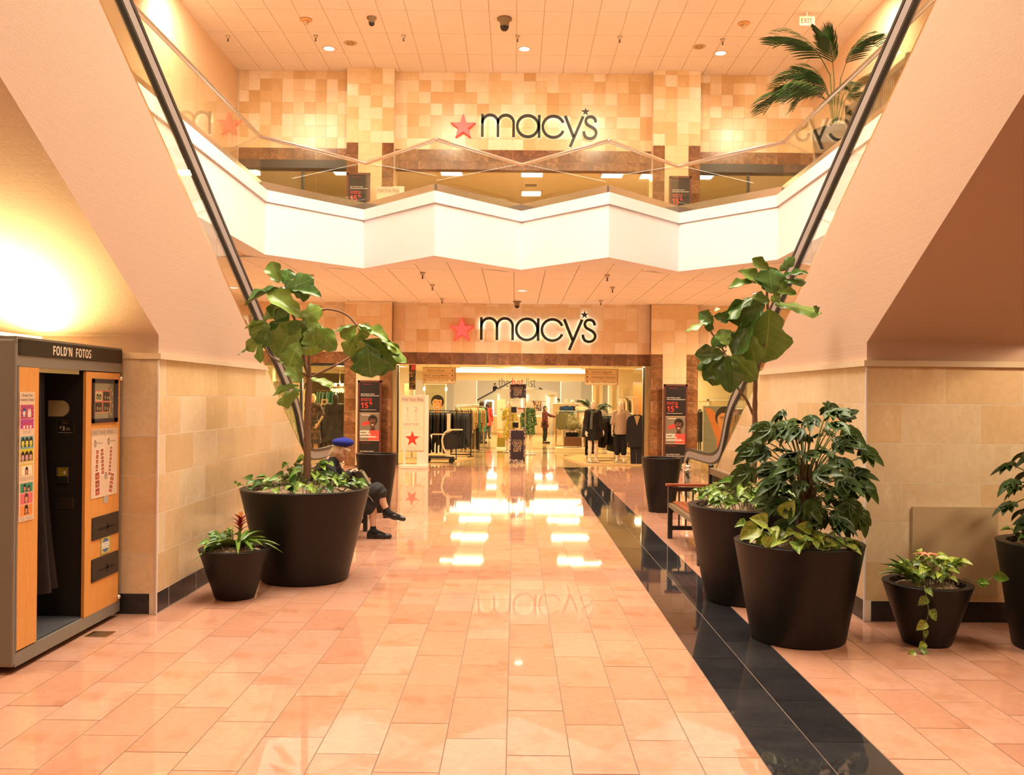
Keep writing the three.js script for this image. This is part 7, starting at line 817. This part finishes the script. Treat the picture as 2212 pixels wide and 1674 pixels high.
// ================= upper floor and ceiling fittings =================
{ const fr = [[2.9, 0.55, 1.05, 1.62], [2.2, 0.8, 0.85, 1.55], [1.2, 0.6, 0.80, 1.55], [3.4, 0.1, 1.0, 1.25], [2.7, 0.2, 0.95, 1.15], [3.0, 0.95, 0.7, 1.2], [0.6, 0.35, 0.7, 1.3], [-0.4, 0.4, 0.6, 1.2], [4.3, 0.45, 0.85, 1.3], [0.2, 0.9, 0.6, 1.1], [5.4, 0.5, 0.7, 1.35], [3.6, 0.6, 0.8, 1.35]]; palm('tall potted palm behind the upper glass railing', [4.72, 4.915, -13.15], fr.map(([a, e, L, y]) => [a, e, L * 0.92, y]), 0.34, 0.80, 2); }
function fixture(name, label, cat, x, d, y, group) { return thing(name, label, cat, [x, y, -d], 0, group); }
const beamCol = LIN(1, 0.78, 0.52);
function downlight(label, x, d, y, r, power, spread, aim = 0.25, soft = 4) { const t = fixture('downlight', label, 'ceiling light', x, d, y); mesh('trim_ring', lathe([[r - 0.002, -0.004], [r * 1.28, -0.012], [r * 1.36, 0], [r - 0.002, 0.004]], 32), MAT.white, t); mesh('lens', cyl(r, r, 0.006, 0, -0.004, 0, 28), M(LIN(1, 1, 1), 0.5, { emissive: LIN(1, 0.92, 0.76), emissiveIntensity: 5 }), t); const s = new THREE.SpotLight(beamCol, power, 0, spread, 1, 2); s.position.set(x, y - 0.02, -d); s.target.position.set(x, y - 4, -d - aim); s.castShadow = true; s.shadow.radius = soft; scene.add(s, s.target); }
downlight('recessed round ceiling light above the left upper pilaster', -4.35, 20.37, 9.68, 0.117, 6, 1.35); downlight('recessed round ceiling light above the upper lettering', 0.14, 20.28, 9.68, 0.117, 6, 1.35); downlight('recessed round ceiling light above the right upper pilaster', 4.66, 20.41, 9.68, 0.117, 6, 1.35);
for (const [x, w] of [[-6.1, 'left end'], [-2.0, 'left middle'], [2.3, 'right middle'], [6.4, 'right end']]) downlight(`recessed round ceiling light at the ${w} of the row above the balcony edge`, x, 16.6, 9.68, 0.117, 85, 1.3, 2.2);
downlight('recessed round ceiling light under the balcony behind the left fig', -5.0, 18.95, 4.005, 0.096, 120, 1.35); downlight('recessed round ceiling light under the balcony above the entrance aisle', 0.14, 19.04, 4.005, 0.096, 120, 1.35); downlight('recessed round ceiling light under the balcony behind the right fig', 5.2, 19.1, 4.005, 0.096, 120, 1.35);
for (const [x, w] of [[-5.3, 'left'], [5.0, 'right']]) downlight(`recessed round ceiling light under the ${w} side gallery near the stone return wall`, x, 4.6, 4.03, 0.096, 65, 1.3, 2.2, 22);
downlight('recessed round ceiling light under the gallery above the viewer', -1.5, 1.9, 4.0, 0.096, 22, 1.3, 3.0, 22);
function sprinkler(label, x, d, y, group) { const t = fixture('sprinkler', label, 'sprinkler', x, d, y, group); mesh('escutcheon', lathe([[0.001, 0], [0.055, 0], [0.045, -0.02], [0.022, -0.06], [0.012, -0.062], [0.001, -0.062]], 18), M(LIN(0.55, 0.45, 0.32), 0.5), t); mesh('nozzle', [cyl(0.010, 0.014, 0.05, 0, -0.11, 0, 10), cyl(0.024, 0.024, 0.006, 0, -0.118, 0, 14)], MAT.blackMetal, t); }
[[-6.456, 19.7, 'leftmost sprinkler head on the upper ceiling'], [-4.493, 19.64, 'sprinkler head beside the left upper smoke detector'], [-2.537, 19.59, 'sprinkler head between the left light and the security camera'], [-0.018, 19.56, 'sprinkler head just below the centre security camera'], [2.239, 19.55, 'sprinkler head right of the centre on the upper ceiling'], [4.524, 19.62, 'sprinkler head behind the right recessed light']].forEach(([x, d, l]) => sprinkler(l, x, d, 9.68));
[[-1.729, 16.4, 'sprinkler head under the balcony at the left front'], [-1.712, 18.17, 'sprinkler head under the balcony at the left middle'], [-1.724, 20.74, 'sprinkler head under the balcony at the left near the lettering'], [1.698, 16.47, 'sprinkler head under the balcony at the right front'], [1.989, 18.25, 'sprinkler head under the balcony at the right middle'], [1.998, 20.8, 'sprinkler head under the balcony at the right near the lettering'], [-3.9, 16.9, 'sprinkler head under the balcony beside the left fig'], [-4.4, 18.4, 'sprinkler head under the balcony seen through the left escalator']].forEach(([x, d, l]) => sprinkler(l, x, d, 4.005));
[[-4.509, 18.8, 'smoke detector on the left of the upper ceiling'], [4.774, 18.77, 'smoke detector on the right of the upper ceiling']].forEach(([x, d, l]) => { const t = fixture('smoke_detector', l, 'smoke detector', x, d, 9.68); mesh('base', lathe([[0.001, 0], [0.13, 0], [0.12, -0.025], [0.07, -0.035], [0.001, -0.035]], 24), M(LIN(0.75, 0.45, 0.18), 0.6), t); mesh('head', lathe([[0.001, -0.03], [0.055, -0.035], [0.05, -0.09], [0.03, -0.11], [0.001, -0.112]], 20), M(LIN(0.7, 0.55, 0.36), 0.6), t); });
function dome(label, x, d, y, s) { const t = fixture('security_camera', label, 'camera', x, d, y); mesh('housing', lathe([[0.001, 0], [0.14 * s, 0], [0.14 * s, -0.03 * s], [0.09 * s, -0.05 * s], [0.085 * s, -0.16 * s], [0.001, -0.16 * s]], 24), M(LIN(0.25, 0.18, 0.10), 0.5), t); mesh('dome', ball(0.085 * s, 0, -0.16 * s, 0, 1, 1, 1, 18, 12), M(LIN(0.015, 0.012, 0.01), 0.15), t); }
dome('dark dome camera on a drop mount at the centre of the upper ceiling', -0.294, 18.65, 9.68, 1.1); dome('small dark dome camera left of centre on the upper ceiling', -3.095, 18.67, 9.68, 0.75); dome('dark dome camera under the balcony above the lower lettering', 0.033, 21.2, 4.005, 0.7);
[[-3.796, 20.04, 'round pale speaker grille beside the left upper light'], [4.089, 20.05, 'round pale speaker grille beside the right upper light']].forEach(([x, d, l]) => { const t = fixture('ceiling_speaker', l, 'speaker', x, d, 9.68); mesh('grille', lathe([[0.001, -0.006], [0.12, -0.006], [0.14, -0.010], [0.15, 0], [0.001, 0]], 28), M(LIN(0.62, 0.46, 0.26), 0.6), t); mesh('cone', lathe([[0.03, -0.008], [0.06, -0.011], [0.09, -0.008], [0.06, -0.006], [0.03, -0.008]], 24), M(LIN(0.40, 0.27, 0.13), 0.6), t); });
{ const t = fixture('exit_sign', 'white exit sign with red lettering hung from the upper ceiling', 'sign', 5.956, 18.2, 9.42); t.position.x = 5.92; mesh('box', rbx(0.32, 0.19, 0.05, 0.008, 0, 0.07, 0), M(LIN(0.85, 0.75, 0.6), 0.5), t); mesh('stem', bar([0, 0.16, 0], [0, 0.26, 0], 0.012), MAT.white, t); print(t, 'lettering', painted(160, 92, (x) => { x.fillStyle = '#f2d2a8'; x.fillRect(0, 0, 160, 92); x.fillStyle = '#d01c18'; x.font = 'bold 74px sans-serif'; x.fillText('EXIT', 8, 72, 128); x.font = 'bold 40px sans-serif'; x.fillText('›', 140, 60); }), 0.30, 0.17, [0, 0.07, 0.028], 0, 0.004, 0.5); }
{ const t = fixture('air_vent', 'square slatted air vent between the upper store light panels', 'vent', 0.376, 23.61, 7.37); mesh('frame', [bx(0.36, 0.02, 0.03, 0, -0.008, 0.17), bx(0.36, 0.02, 0.03, 0, -0.008, -0.17), bx(0.03, 0.02, 0.36, 0.17, -0.008, 0), bx(0.03, 0.02, 0.36, -0.17, -0.008, 0)], MAT.white, t); for (let i = 0; i < 5; i++) mesh('slat', bx(0.30, 0.008, 0.035, 0, -0.01, -0.12 + i * 0.06), M(LIN(0.25, 0.2, 0.1), 0.6), t); }
scene.traverse((o) => { if (o.isMesh) { o.castShadow = true; o.receiveShadow = true; } });
renderer.render(scene, camera);
